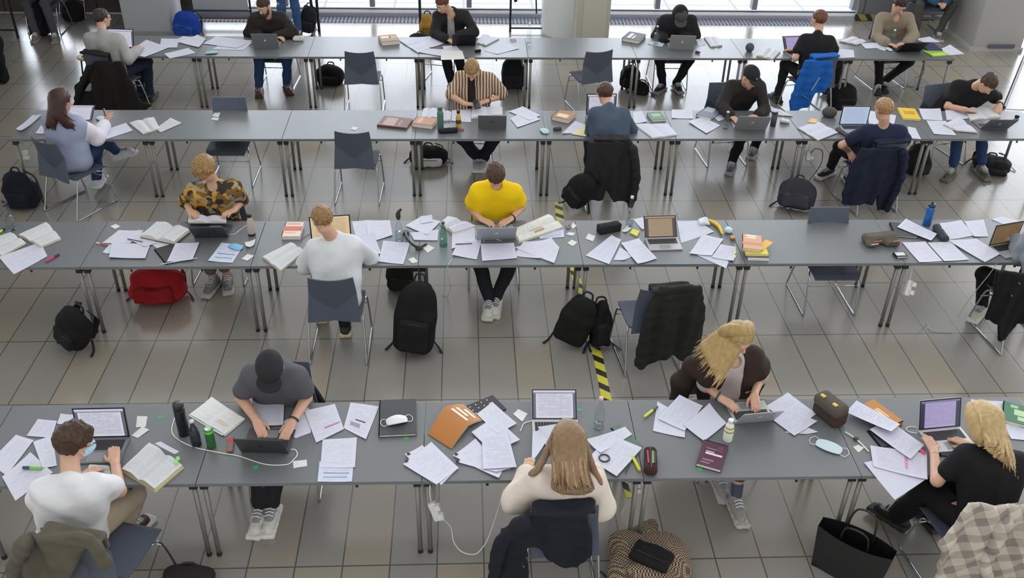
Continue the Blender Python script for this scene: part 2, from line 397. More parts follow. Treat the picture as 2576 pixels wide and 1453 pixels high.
# glazed wall: two runs of windows, left and right of the round column
def window(n_, x0, x1, mulls, top=5.2):
    root = struct(MB().box(((x0+x1)/2, WY-.01, .035), (x1-x0, .13, .07)).build('window_%d' % n_, ALU))
    q = MB(); q.box(((x0+x1)/2, WY+.01, .09), (x1-x0, .08, .045)); q.box(((x0+x1)/2, WY, top), (x1-x0, .14, .12)); q.box(((x0+x1)/2, WY, 2.6), (x1-x0, .10, .07))
    q.build('bottom_rail', ALUW, root)
    MB().box(((x0+x1)/2, WY+.012, .122), (x1-x0, .05, .02)).build('gasket', M('#3b3f48', .5), root)
    for mx_ in mulls:
        MB().box((mx_, WY-.01, top/2+.1), (.085, .14, top-.15)).build('mullion', M('#8d929c', .35, .5, .03), root)
    MB().box(((x0+x1)/2, WY+.02, top/2+.05), (x1-x0, .012, top-.1)).build('glass', glassmat('window_glass', '#fbfdfe', 1.0), root)
window(1, -4.45, 1.40, [-4.40, -2.95, -1.52, .09, 1.36])
window(2, 2.34, 6.72, [2.38, 3.27, 4.93, 6.66])
# convector grates in the floor
gm = M('#7b7f90', .35, .5, .05)
for k, (x0, x1) in enumerate(((-4.4, 1.36), (2.38, 5.9))):
    q = MB(); nb = int((x1-x0)/.062)
    fr_ = MB().box(((x0+x1)/2, 15.83, .003), (x1-x0, .26, .006)).build('trim_%d' % (k+2), M('#c0c4d2', .4, .2, .03)); struct(fr_)
    for i in range(nb): q.box((x0+(i+.5)*(x1-x0)/nb, 15.83, .012), (.03, .25, .012))
    q.build('grate_bars', M('#666a7e', .4, .3, .05), fr_)
# unseen slab added above the left side to darken the floor below
struct(MB().box((-9.6, 9.6, 3.3), (8.6, 13.6, .25)).build('shade_slab', M('#77746e', .8, 0, .04, 2)))
# left: dark back wall, square column
q = MB(); q.box((-10.8, 16.3, 2.6), (6.4, .3, 5.2)); q.box((-5.3, 16.3, 2.6), (1.6, .3, 5.2)); q.box((-6.85, 16.3, .14), (1.52, .3, .28)); q.box((-6.85, 16.3, 4.0), (1.52, .3, 2.4))
struct(q.build('wall_left', M('#4a443e', .8, 0, .08, 3)))
q = struct(MB().box((-6.85, 16.3, .31), (1.5, .12, .06)).build('window_3', ALU)); MB().box((-6.85, 16.3, 1.55), (1.5, .012, 2.45)).build('glass', glassmat('window_glass', '#fbfdfe', 1.0), q)
wall_p = M('#a6aaac', .8, 0, .02, 2)
struct(MB().box((-4.94, 15.33, 2.6), (.72, .72, 5.2)).build('wall_column', wall_p, None, bevel=.01))
struct(MB().box((-4.92, 15.33, .04), (.75, .74, .08)).build('baseboard_column', M('#8b8d8e', .6)))
# round column with the waste bin before it
struct(MB().lathe([(.40, 0), (.40, 5.2)], (1.66, 15.35, 0), 48).build('wall_round', M('#dde3e2', .35, 0, .03, 2), None, smooth=False))
# right: grey wall panel with hazard tape at its foot, big square pillar
struct(MB().box((7.6, 16.1, 2.6), (1.7, .12, 5.2)).build('wall_right', M('#77787b', .6, 0, .04, 2)))
q = struct(MB().box((7.5, 16.02, .75), (1.3, .05, 1.45)).build('door_1', M('#6b6c70', .5, .1, .04, 2)))
MB().box((7.5, 15.99, .62), (1.2, .02, .012)).build('door_seam', M('#4c4d52', .5), q)
def hazard(axis, sc):
    m, n, l, b = newmat('hazard_tape_%d' % int(sc*100)); tc = n.new('ShaderNodeTexCoord'); s = n.new('ShaderNodeSeparateXYZ'); l.new(tc.outputs['Object'], s.inputs[0])
    a = mathn(n, l, 'ADD', mathn(n, l, 'MULTIPLY', s.outputs['Y' if axis == 'y' else 'X'], 1/sc), mathn(n, l, 'MULTIPLY', s.outputs['X' if axis == 'y' else 'Z'], .8/sc))
    r = ramp(n, [(0, '#cfca3e' if sc < .2 else '#8b8648'), (.56, '#20201e')]); l.new(mathn(n, l, 'FRACT', a), r.inputs[0]); l.new(r.outputs[0], b.inputs['Base Color']); b.inputs['Roughness'].default_value = .45; return m
struct(MB().box((7.2, 15.97, .06), (1.0, .03, .10)).build('trim_4', hazard('x', .22)))
pil = M('#9d9b98', .7, 0, .03, 2)
struct(MB().box((8.50, 14.98, 2.6), (.80, .95, 5.2)).build('wall_pillar', [pil], None, bevel=.012))
q = MB().box((8.49, 14.98, .03), (.86, 1.0, .06)); struct(q.build('baseboard_pillar', M('#aba9a2', .6)))
struct(MB().box((8.55, 14.47, .09), (.42, .02, .06)).build('trim_5', M('#5a5968', .5)))
# side facade at the far right: its dark foot rail runs out of the frame
a_, b_ = at(2590, 112, 0), at(2524, 275, 0); d_ = nrm(b_-a_); L_ = np.linalg.norm(b_-a_)
struct(MB().tube([a_+[0, 0, .03], b_+[0, 0, .03]], .022, 8).build('trim_6', M('#3b3d40', .4, .4)))
struct(MB().prism([(a_[0]+.03, a_[1]), (b_[0]+.03, b_[1]), (13.5, b_[1]-.5), (13.5, a_[1]+2)], .001, .008).build('trim_7', M('#c9c8c4', .4, 0, .05, 2)))

# ------------------------------------------------------------------ tables
TOP = M('#676b6d', .34, 0, .03, 1.2, 0.0, .62); EDGE = M('#6e7173', .5, 0, .04); STEEL = M('#86857e', .4, .3, .05); DARK = M('#222325', .5)
tops = MB().box((TL/2, TD/2, TH-.0125), (TL-.004, TD, .025))
def table_proto():
    root = empty('folding_table', (0, 0, 0))
    top = tops.build('tabletop', TOP, root, bevel=.003)
    MB().box((TL/2, .0015, TH-.0125), (TL-.004, .006, .027)).build('edge_band', EDGE, root)
    for x in (.034, TL-.034):
        for y in (.055, TD-.055):
            lg = MB().tube([(x, y, .012), (x, y, TH-.025)], .0165, 12).build('leg', STEEL, root, smooth=True)
            q = MB(); q.tube([(x, y, 0), (x, y, .03)], .0185, 12); q.build('leg_cap', DARK, lg)
            MB().box((x, y, TH-.055), (.05, .05, .055)).build('bracket', DARK, lg)
    for x in (.034, TL-.034): MB().tube([(x, .06, TH-.06), (x, TD-.06, TH-.06)], .011, 8).build('rail', STEEL, root)
    for x in (.42, TL-.42): MB().tube([(x, .018, TH-.024), (x, .012, TH-.055)], .010, 8).build('coupling_hook', DARK, root)
    return root
def copy_tree(o, parent=None):
    c = o.copy(); COL.objects.link(c); c.parent = parent
    for ch in list(o.children): copy_tree(ch, c)
    return c
RN = {1: 'back row by the windows', 2: 'second row from the windows', 3: 'third row from the windows', 4: 'front row'}
RANGE = {1: (0, 8), 2: (0, 8), 3: (-1, 6), 4: (-2, 4)}
ORD = ['leftmost', 'second from the left', 'third from the left', 'fourth from the left', 'fifth from the left', 'sixth from the left', 'seventh from the left', 'rightmost']
tp = table_proto(); first = True
for r_ in (1, 2, 3, 4):
    Y0, X0, a = ROW[r_]; i0, i1 = RANGE[r_]
    for k, i in enumerate(range(i0, i1)):
        o = tp if first else copy_tree(tp); first = False
        s = X0+i*TL; o.location = (s*math.cos(a), Y0+s*math.sin(a), 0); o.rotation_euler = (0, 0, a)
        tag(o, 'grey steel-legged folding table in the %s, %s' % (RN[r_], 'rightmost' if i == i1-1 else ORD[k]), 'table', 'folding tables in long rows')

# ------------------------------------------------------------------ chairs
SHELL = M('#4d5562', .55, 0, .05, 8); CHROME = M('#b9bcbe', .18, .95, .03)
def chair_proto(shell=SHELL):
    root = empty('shell_chair', (0, 0, 0))
    # seat: slightly dished with a rolled front edge
    q = MB(); nu, nv = 13, 13; G = []
    for i in range(nu):
        u = -1+2*i/(nu-1); row = []
        for j in range(nv):
            v = j/(nv-1); w = .225-.02*abs(2*v-1)**6
            row.append(np.array([u*w, -.20+.43*v, .445-.012*(1-u*u)*math.sin(math.pi*v)-.05*max(0, v-.82)**2*30*.3-.018*(v > .92)]))
        G.append(row)
    q.slab(G, .014, uv=False); q.build('seat', shell, root, smooth=False)
    q = MB(); nu, nv = 25, 25; G = []
    for i in range(nu):
        u = -1+2*i/(nu-1); row = []
        for j in range(nv):
            v = j/(nv-1); w = .222-.038*v; vl = .24+.36*abs(u)
            y = -.205-.105*v+.030*u*u-.17*max(0, vl-v)
            row.append(np.array([u*w, y, .435+.435*v+.014*u*u*v]))
        G.append(row)
    vs = [G[i][j] for i in range(nu) for j in range(nv)]; off = [p_-np.array([0, .013, 0]) for p_ in vs]
    fs = []; o_ = nu*nv
    for i in range(nu-1):
        for j in range(nv-1):
            A_ = (i*nv+j, (i+1)*nv+j, (i+1)*nv+j+1, i*nv+j+1); fs.append(A_); fs.append(tuple(o_+t for t in A_[::-1]))
    rim = [i*nv for i in range(nu)]+[(nu-1)*nv+j for j in range(1, nv)]+[i*nv+nv-1 for i in range(nu-2, -1, -1)]+[j for j in range(nv-2, 0, -1)]
    for A_, B_ in zip(rim, rim[1:]+rim[:1]): fs.append((B_, A_, o_+A_, o_+B_))
    q.add(vs+off, fs); q.build('backrest', shell, root, smooth=False)
    for sx in (-1, 1):
        x = .235*sx
        pts = [(x*.82, .02, .425), (x*.96, .10, .42), (x*1.0, .16, .36), (x*1.04, .235, .05), (x*1.04, .225, .014), (x*1.04, .17, .010), (x*1.04, -.26, .010), (x*1.04, -.315, .014), (x*1.04, -.31, .05), (x*.98, -.20, .38), (x*.9, -.17, .42), (x*.7, -.12, .427)]
        MB().tube(smooth_path(pts, 4), .0085, 8).build('sled_frame', CHROME, root, smooth=True)
    MB().tube([(-.238, .188, .31), (.238, .188, .31)], .006, 8).build('crossbar', CHROME, root, smooth=True)
    return root
ch0 = chair_proto(); chair_used = [False]
def chair(x, y, yaw, label):
    o = ch0 if not chair_used[0] else copy_tree(ch0); chair_used[0] = True
    o.location = (x, y, 0); o.rotation_euler = (0, 0, -R(yaw))
    return tag(o, label, 'chair', 'grey shell chairs')

# ================================================================== people
JN = ['head', 'neck', 'sa', 'sb', 'ea', 'eb', 'wa', 'wb', 'ha', 'hb', 'pa', 'pb', 'ka', 'kb', 'aa', 'ab', 'ta', 'tb']
POSE = {
'masked': '-2.34,4.37,1.18 -2.34,4.19,1.02 -2.51,4.17,1.02 -2.17,4.20,1.02 -2.63,4.25,0.78 -2.16,4.36,0.78 -2.44,4.45,0.79 -2.26,4.61,0.78 -2.37,4.53,0.79 -2.29,4.70,0.79 -2.56,4.23,0.53 -2.37,4.23,0.53 -2.35,4.61,0.52 -2.19,4.62,0.48 -2.33,4.66,0.10 -2.35,4.57,0.09 -2.26,4.81,0.04 -2.31,4.44,0.05',
'cap': '-1.29,5.04,1.20 -1.31,5.21,1.06 -1.47,5.21,1.03 -1.15,5.16,1.05 -1.57,5.22,0.79 -1.12,5.22,0.79 -1.43,5.00,0.78 -1.18,4.97,0.79 -1.39,4.92,0.76 -1.21,4.89,0.76 -1.41,5.39,0.54 -1.22,5.39,0.54 -1.45,4.96,0.52 -1.31,4.97,0.52 -1.46,4.85,0.11 -1.38,4.86,0.11 -1.48,4.67,0.04 -1.39,4.68,0.04',
'cream': '0.61,4.32,1.18 0.60,4.21,0.99 0.44,4.19,1.01 0.77,4.22,0.97 0.31,4.22,0.78 0.85,4.21,0.72 0.38,4.44,0.78 0.83,4.44,0.79 0.40,4.52,0.79 0.76,4.45,0.78 0.52,4.28,0.53 0.69,4.28,0.53 0.48,4.68,0.50 0.72,4.68,0.50 0.48,4.68,0.10 0.71,4.69,0.10 0.46,4.83,0.04 0.72,4.84,0.04',
'blondej': '1.90,5.31,1.21 1.90,5.35,0.99 1.74,5.32,1.00 2.06,5.37,0.99 1.75,5.37,0.74 2.16,5.42,0.75 1.80,5.15,0.80 2.06,5.20,0.79 1.87,5.09,0.78 2.05,5.12,0.77 1.86,5.52,0.53 1.98,5.38,0.53 1.88,5.12,0.50 1.96,4.99,0.49 1.88,5.10,0.10 1.95,4.86,0.11 1.89,4.95,0.04 1.96,4.70,0.04',
'blackb': '3.26,4.45,1.17 3.34,4.35,0.99 3.17,4.36,1.01 3.51,4.34,0.97 3.04,4.34,0.77 3.53,4.43,0.71 3.12,4.59,0.79 3.39,4.64,0.79 3.12,4.68,0.80 3.35,4.70,0.77 3.27,4.15,0.53 3.44,4.22,0.53 3.12,4.51,0.51 3.34,4.62,0.51 3.07,4.64,0.14 3.33,4.65,0.10 3.03,4.69,0.04 3.30,4.79,0.04',
'floral': '-2.34,7.89,1.22 -2.32,8.00,1.01 -2.50,7.99,1.00 -2.13,8.00,1.01 -2.63,8.12,0.77 -2.12,8.15,0.77 -2.54,7.88,0.81 -2.14,7.90,0.80 -2.50,7.81,0.82 -2.17,7.82,0.82 -2.46,8.12,0.53 -2.28,8.17,0.53 -2.43,7.69,0.51 -2.30,7.75,0.50 -2.42,7.83,0.11 -2.30,7.88,0.10 -2.45,7.67,0.04 -2.27,7.73,0.05',
'white': '-1.19,7.03,1.19 -1.10,7.04,0.98 -1.28,7.05,0.95 -0.93,7.02,0.99 -1.40,7.10,0.69 -0.83,7.13,0.74 -1.30,7.32,0.78 -1.01,7.31,0.79 -1.26,7.40,0.78 -1.03,7.39,0.77 -1.20,6.86,0.53 -1.01,6.81,0.53 -1.31,7.27,0.52 -1.13,7.22,0.49 -1.32,7.28,0.10 -1.09,7.06,0.10 -1.33,7.43,0.04 -1.11,7.22,0.04',
'yellow': '0.28,7.80,1.21 0.29,7.93,1.05 0.12,7.91,1.01 0.46,7.92,1.01 0.05,8.01,0.76 0.54,8.02,0.76 0.15,7.77,0.77 0.43,7.78,0.77 0.21,7.71,0.77 0.37,7.71,0.77 0.18,8.03,0.53 0.37,8.05,0.53 0.10,7.60,0.51 0.47,7.62,0.51 0.22,7.41,0.12 0.29,7.46,0.11 0.20,7.23,0.04 0.27,7.29,0.04',
'edge': '5.10,7.22,1.19 5.15,7.07,1.00 4.97,7.05,1.01 5.33,7.08,0.99 4.98,7.11,0.72 5.45,7.22,0.77 5.04,7.35,0.79 5.23,7.35,0.79 4.96,7.38,0.78 5.18,7.42,0.78 5.06,6.90,0.53 5.25,6.88,0.53 4.76,7.20,0.50 5.24,7.31,0.52 4.90,7.28,0.11 5.24,7.29,0.10 4.79,7.16,0.04 5.24,7.45,0.04',
'brown': '-4.15,9.51,1.20 -4.20,9.54,0.99 -4.36,9.57,1.00 -4.04,9.51,0.98 -4.39,9.68,0.76 -3.93,9.60,0.75 -4.14,9.79,0.78 -3.91,9.83,0.79 -4.07,9.84,0.78 -3.88,9.88,0.84 -4.28,9.44,0.53 -4.11,9.48,0.53 -4.04,9.75,0.50 -3.97,9.85,0.60 -4.14,9.86,0.14 -3.96,10.13,0.34 -4.14,9.96,0.04 -3.81,10.12,0.39',
'stripe': '0.09,10.57,1.15 0.12,10.76,1.01 -0.05,10.81,0.98 0.30,10.70,1.02 -0.15,10.60,0.82 0.45,10.71,0.78 0.00,10.40,0.81 0.27,10.53,0.79 0.09,10.39,0.80 0.20,10.47,0.79 -0.01,10.67,0.53 0.17,10.62,0.53 -0.02,10.25,0.44 0.34,10.23,0.45 0.15,10.44,0.11 0.22,10.45,0.10 0.14,10.29,0.05 0.20,10.29,0.05',
'bluegrey': '1.54,9.88,1.15 1.58,9.70,1.01 1.41,9.65,1.04 1.75,9.75,0.99 1.40,9.74,0.76 1.87,9.82,0.74 1.47,9.98,0.79 1.69,10.00,0.79 1.54,10.04,0.78 1.76,10.04,0.78 1.50,9.52,0.53 1.70,9.51,0.53 1.43,9.94,0.52 1.67,9.94,0.52 1.43,9.89,0.10 1.67,9.88,0.10 1.45,10.05,0.04 1.72,10.04,0.04',
'capb': '3.29,10.38,1.15 3.31,10.55,0.99 3.13,10.53,1.00 3.49,10.56,0.98 3.00,10.36,0.81 3.52,10.37,0.76 3.05,10.12,0.79 3.38,10.15,0.78 3.09,10.04,0.77 3.31,10.11,0.78 3.08,10.63,0.53 3.24,10.74,0.53 3.26,10.23,0.51 3.66,10.70,0.49 3.23,10.35,0.11 3.61,10.77,0.07 3.17,10.20,0.04 3.54,10.63,0.06',
'navy': '4.46,9.37,1.19 4.51,9.36,0.97 4.33,9.39,0.95 4.69,9.33,0.97 4.14,9.46,0.73 4.87,9.45,0.77 4.30,9.60,0.59 4.85,9.70,0.78 4.30,9.52,0.57 4.84,9.79,0.78 4.47,9.47,0.53 4.65,9.43,0.53 4.33,9.95,0.47 4.52,9.91,0.52 4.37,10.17,0.11 4.54,9.87,0.10 4.24,10.08,0.05 4.54,10.03,0.04',
'blackr': '6.11,10.39,1.08 6.07,10.59,0.95 5.90,10.66,0.96 6.24,10.52,0.93 5.78,10.51,0.74 6.46,10.65,0.78 5.89,10.29,0.80 6.36,10.42,0.80 5.97,10.29,0.78 6.32,10.35,0.78 5.74,10.66,0.53 5.93,10.66,0.53 5.87,10.25,0.52 6.18,10.31,0.51 5.86,10.14,0.11 6.25,10.20,0.11 5.75,10.02,0.04 6.25,10.04,0.04',
'greysw': '-4.57,12.20,1.19 -4.55,12.04,1.01 -4.73,12.03,1.02 -4.37,12.05,0.99 -4.77,12.13,0.75 -4.26,11.94,0.75 -4.52,12.24,0.78 -4.21,12.19,0.78 -4.42,12.28,0.78 -4.20,12.28,0.78 -4.62,11.99,0.53 -4.44,11.97,0.53 -4.33,12.44,0.55 -4.19,12.42,0.54 -4.35,12.43,0.12 -4.23,12.38,0.12 -4.35,12.57,0.04 -4.23,12.52,0.04',
'blacksw': '-2.65,12.78,1.18 -2.64,12.92,1.00 -2.81,12.85,1.01 -2.47,12.99,0.98 -2.92,12.91,0.76 -2.31,12.84,0.80 -2.74,12.74,0.79 -2.54,12.74,0.79 -2.66,12.70,0.78 -2.47,12.70,0.78 -2.71,13.07,0.53 -2.52,13.08,0.53 -2.77,12.64,0.51 -2.40,12.67,0.51 -2.83,12.68,0.10 -2.46,12.77,0.11 -2.81,12.52,0.04 -2.41,12.61,0.04',
'blazer': '-0.29,12.96,1.17 -0.17,13.07,1.00 -0.35,13.06,0.99 0.02,13.08,1.00 -0.38,12.88,0.77 0.14,12.90,0.81 -0.24,12.66,0.79 -0.09,12.77,0.79 -0.17,12.61,0.77 -0.04,12.70,0.78 -0.40,13.20,0.53 -0.21,13.19,0.53 -0.26,12.79,0.52 -0.07,12.78,0.51 -0.18,12.85,0.10 -0.02,12.87,0.10 -0.20,12.69,0.04 -0.05,12.71,0.04',
'hood': '2.92,12.70,1.11 2.95,12.90,0.99 2.76,12.92,0.99 3.13,12.88,1.00 2.69,13.00,0.72 3.22,12.96,0.74 2.76,12.76,0.78 3.01,12.82,0.79 2.83,12.71,0.78 3.05,12.75,0.78 2.83,13.12,0.53 3.01,13.12,0.53 2.71,12.70,0.50 3.13,12.71,0.50 2.81,12.82,0.11 3.02,12.85,0.12 2.71,12.69,0.04 3.04,12.69,0.04',
'blackt': '4.68,12.30,1.21 4.67,12.19,1.00 4.49,12.20,1.00 4.84,12.17,0.99 4.38,12.06,0.76 4.98,12.22,0.74 4.45,12.31,0.79 4.93,12.46,0.79 4.38,12.36,0.77 5.00,12.51,0.78 4.56,12.02,0.53 4.74,12.05,0.53 4.40,12.45,0.54 5.19,12.60,0.53 4.37,12.42,0.11 5.29,12.75,0.13 4.35,12.57,0.04 5.16,12.69,0.04',
'beige': '6.01,12.92,1.22 6.04,13.02,1.01 5.85,13.06,1.01 6.22,12.99,1.03 5.77,12.89,0.77 6.26,12.78,0.83 5.82,12.64,0.78 6.08,12.61,0.79 5.88,12.57,0.77 5.99,12.59,0.77 5.99,13.15,0.53 6.18,13.19,0.53 5.83,12.75,0.51 6.29,12.78,0.46 5.95,12.84,0.11 6.05,12.91,0.12 5.90,12.69,0.04 6.02,12.75,0.04',
}
def hvec(yaw, pitch=0):
    y, p_ = R(yaw), R(pitch); return np.array([math.sin(y)*math.cos(p_), math.cos(y)*math.cos(p_), -math.sin(p_)])
def frame(fwd, up=(0, 0, 1)):
    f = nrm(fwd); r_ = nrm(np.cross(f, up)); return np.stack([r_, f, np.cross(r_, f)])      # rows: right, forward, up
SKIN = {'a': M('#c99f86', .5, 0, .05, 12, 0, .35), 'b': M('#b98a70', .5, 0, .05, 12, 0, .35), 'c': M('#8a604a', .5, 0, .05, 12, 0, .35)}
EYE = M('#e6e4e0', .3, 0, 0); IRIS = M('#2a2320', .3, 0, 0); LIP = M('#ab6f63', .5, 0, .03)
def hairmat(h, long=False):
    key = ('hair', h, long)
    if key in MC: return MC[key]
    m, n, l, b = newmat('hair_'+h.strip('#')); b.inputs['Roughness'].default_value = .5; b.inputs['Specular IOR Level'].default_value = .35
    tc = n.new('ShaderNodeTexCoord'); mp = n.new('ShaderNodeMapping'); mp.inputs['Scale'].default_value = (45, 45, 10) if long else (110, 110, 45); l.new(tc.outputs['Object'], mp.inputs['Vector'])
    no = n.new('ShaderNodeTexNoise'); no.inputs['Scale'].default_value = 1.0; no.inputs['Detail'].default_value = 5; l.new(mp.outputs[0], no.inputs['Vector'])
    c = lin(h); r = ramp(n, [(.30, tuple(x*(.8 if long else .42) for x in c[:3])+(1,)), (.52, c), (.72, tuple(min(1, x*(1.15 if long else 1.55)+.005) for x in c[:3])+(1,))], 'LINEAR'); l.new(no.outputs['Fac'], r.inputs[0]); l.new(r.outputs[0], b.inputs['Base Color'])
    bp = n.new('ShaderNodeBump'); bp.inputs['Strength'].default_value = .25 if long else .6; bp.inputs['Distance'].default_value = .006; l.new(no.outputs['Fac'], bp.inputs['Height']); l.new(bp.outputs[0], b.inputs['Normal'])
    MC[key] = m; return m
def limb(d, a, b, ra, rb, k=.03, m=0): d.rc(a, b, ra, rb, k, m)
def torso(d, J, g, s, k=.05, m=0, low=1.0):
    mh = (J['pa']+J['pb'])/2; ax = J['neck']-mh; sx = nrm(J['sb']-J['sa']); fw = nrm(np.cross(ax, sx)); 
    if fw@J['F'] < 0: fw = -fw
    for q in 'ab':
        sh = J['s'+q]; hp = J['p'+q]
        ia = sh*.72+J['neck']*.28-nrm(ax)*.07*s
        d.rc(ia, hp*.9+mh*.1+nrm(ax)*.03, (.092+g)*s, (.098+g)*s, k, m)
    d.rc(J['sa']*.93+J['neck']*.07-nrm(ax)*.034*s, J['neck']-nrm(ax)*.018*s, (.048+g)*s, (.058+g)*s, k, m); d.rc(J['sb']*.93+J['neck']*.07-nrm(ax)*.034*s, J['neck']-nrm(ax)*.018*s, (.048+g)*s, (.058+g)*s, k, m)
    d.rc(J['neck']-nrm(ax)*.10-fw*.02, mh+nrm(ax)*.10-fw*.005, (.098+g)*s, (.100+g)*s, k, m)
    d.rc(J['neck']-nrm(ax)*.03, J['neck']+nrm(ax)*(.04 if g > 0 else .02)*s, (.068+g*.6)*s, (.054+g*.4)*s, .04, m)
    if low: d.rc(J['pa'], J['pb'], (.098+g)*s, (.098+g)*s, k, m)
    return fw, nrm(ax), mh
def hand_sd(J, q, other, s):
    d = SD(); w, h = J['w'+q], J['h'+q]; fw = nrm(h-w); up = np.array([0, 0, 1.0]); up = nrm(up-fw*(up@fw)); sd = np.cross(fw, up)
    med = J[('w'+other)]-w
    if sd@med < 0: sd = -sd                      # sd: towards the thumb side
    kn = w+fw*.088*s
    d.rc(J['e'+q]*.12+w*.88, w, .031*s, .027*s, .02)
    offs = [.027, .009, -.009, -.026]; lens = [(.040, .024, .019), (.045, .028, .020), (.042, .026, .019), (.032, .019, .017)]
    rr = random.Random(q+str(round(w[0], 2)))
    for o, L in zip(offs, lens):
        k0 = w+sd*o*.62*s+fw*.014*s; k1 = kn+sd*o*s-fw*abs(o)*.25*s+up*.004
        d.rc(k0, k1, .0155*s, .0118*s, .012)
        a = R(6+rr.uniform(-8, 6)); p0 = k1; spread = sd*o*2.2
        for li, (l_, da) in enumerate(zip(L, (20, 30, 24))):
            dr = nrm(fw*math.cos(a)-up*math.sin(a)+spread*.35); p1 = p0+dr*l_*s; d.rc(p0, p1, (.0098-.0012*li)*s, (.0088-.0012*li)*s, .006); p0 = p1; a += R(da)
    t0 = w+fw*.022*s+sd*.020*s; t1 = t0+nrm(fw*.75+sd*.75-up*.25)*.040*s; t2 = t1+nrm(fw*.95+sd*.30-up*.22)*.032*s; t3 = t2+nrm(fw*1.0+sd*.05-up*.3)*.024*s
    d.rc(t0, t1, .0155*s, .0115*s, .012); d.rc(t1, t2, .0112*s, .0098*s, .006); d.rc(t2, t3, .0098*s, .0075*s, .006)
    return d
def person(key, label, yaw, o):
    X = [np.array([float(t) for t in q.split(',')]) for q in POSE[key].split()]; J = dict(zip(JN, X)); s = o.get('s', 1.0)
    J['F'] = hvec(yaw)
    for k_, v in o.get('fix', {}).items(): J[k_] = np.array(v, float)
    mh = (J['pa']+J['pb'])/2
    root = empty('person', (mh[0], mh[1], 0)); tag(root, label, 'person')
    sk = SKIN[o.get('skin', 'a')]; hc = hairmat(o.get('hair', '#3a2a20'), o.get('cut') == 'long')
    fr = frame(hvec(*o['look'])); H = J['head']; hs = s*1.0
    def hp(x, y, z): return H+(fr[0]*x+fr[1]*y+fr[2]*z)*hs
    # ---- body
    d = SD(); fw, ax, mh = torso(d, J, -.008, s)
    d.rc(J['neck']-ax*.02, hp(0, -.03, -.075), .058*s, .052*s, .03)
    for q in 'ab':
        limb(d, J['s'+q]-ax*.032, J['e'+q], .044*s, .039*s, .035); limb(d, J['e'+q], J['w'+q], .042*s, .027*s, .02)
        limb(d, J['p'+q], J['k'+q], .086*s, .058*s, .03); limb(d, J['k'+q], J['a'+q], .056*s, .036*s, .025)
        hd = nrm((J['t'+q]-J['a'+q])*[1, 1, 0]); lw = .02 if J['a'+q][2] < .2 else .055; limb(d, J['a'+q]-[0, 0, lw], J['t'+q]-hd*.04-[0, 0, lw-.02], .034*s, .024*s, .02)
    e = SD()
    e.el(hp(0, -.014, .028), (.074*hs, .094*hs, .086*hs), fr, .03); e.el(hp(0, .022, -.030), (.058*hs, .072*hs, .084*hs), fr, .03)
    e.el(hp(0, .040, -.088), (.036*hs, .040*hs, .026*hs), fr, .025)
    e.rc(hp(0, .086, .008), hp(0, .108, -.028), .008*hs, .0135*hs, .012); e.rc(hp(-.008, .098, -.033), hp(.008, .098, -.033), .011*hs, .011*hs, .008)
    e.rc(hp(-.036, .078, .022), hp(.036, .078, .022), .013*hs, .013*hs, .015)
    e.el(hp(0, .090, -.060), (.022*hs, .010*hs, .007*hs), fr, .006, 3)
    for sx in (-1, 1):
        e.el(hp(.029*sx, .078, .002), (.0135*hs, .012*hs, .009*hs), fr, .003, 1); e.el(hp(.029*sx, .086, .002), (.0062*hs, .0062*hs, .0062*hs), fr, .002, 2)
        e.rc(hp(.014*sx, .0905, .022), hp(.045*sx, .078, .024), .0055*hs, .005*hs, .003, 4)
        e.el(hp(.074*sx, -.006, -.004), (.011*hs, .021*hs, .032*hs), fr, .008)
    e.rc(hp(0, -.03, -.05), J['neck']+ax*.01, .050*s, .055*s, .03)
    parts = [(d, .012), (e, .0055*hs)]
    for q, ot in (('a', 'b'), ('b', 'a')): parts.append((hand_sd(J, q, ot, s), .0042))
    sd_obj('body', parts, [sk, EYE, IRIS, LIP, hc], root, root)
    # ---- hair
    hk = o.get('cut', 'short'); h = SD()
    if hk != 'none':
        t = {'short': .012, 'crop': .007, 'curly': .026, 'mop': .022, 'long': .014}[hk]
        h.el(hp(0, -.018, .034), ((.076+t)*hs, (.095+t)*hs, (.085+t)*hs), fr, .02)
        if hk in ('curly', 'mop'):
            rr = random.Random(key)
            for i in range(46 if hk == 'curly' else 26):
                a, b = rr.uniform(0, 6.28), rr.uniform(-.1, 1.45); dx, dy, dz = math.cos(a)*math.cos(b), math.sin(a)*math.cos(b), math.sin(b)
                if dy > .55 and dz < .25: continue
                c_ = hp(dx*.088, -.012+dy*.105, .032+dz*.10); rad = rr.uniform(.016, .026)*hs; h.el(c_, (rad, rad, rad), None, .012)
        low = -.078 if hk != 'long' else -.10
        fz = o.get('fringe', .045)
        def facecut(p):
            q = (p-H)@fr.T/hs; face = np.minimum(np.minimum(q[:, 1]-.030, fz-q[:, 2]+.25*np.maximum(0, q[:, 1]-.06)), 1)     # inside where face
            side = np.minimum(np.minimum(q[:, 1]+.022, .010-q[:, 2]), 1)
            nape = low+.55*np.maximum(0, q[:, 1]+.02)-q[:, 2]
            c_ = np.maximum(np.maximum(face, side) if hk != 'long' else face, nape); return c_*hs
        h.cut(facecut); f1 = folds(.0035 if hk != 'long' else .0012, 90, 3); h.disp = f1
        hl = [(h, .0065)]
        for st in o.get('strands', []):
            g, b_ = SD(), SD()
            for si, (pts, rs) in enumerate(st(hp, J, fw, ax)):
                rr_ = list(np.interp(np.linspace(0, 1, (len(pts)-1)*3+1), np.linspace(0, 1, len(rs)), rs)); big = max(rs) > .012
                (b_ if big else g).chain(smooth_path(pts, 3), rr_, .035 if big else .004, 0 if big else (0, 1, 0, 2, 0, 0, 1, 0)[si % 8])
            if b_.ops: hl.append((b_, .008))
            if g.ops: hl.append((g, .0056))
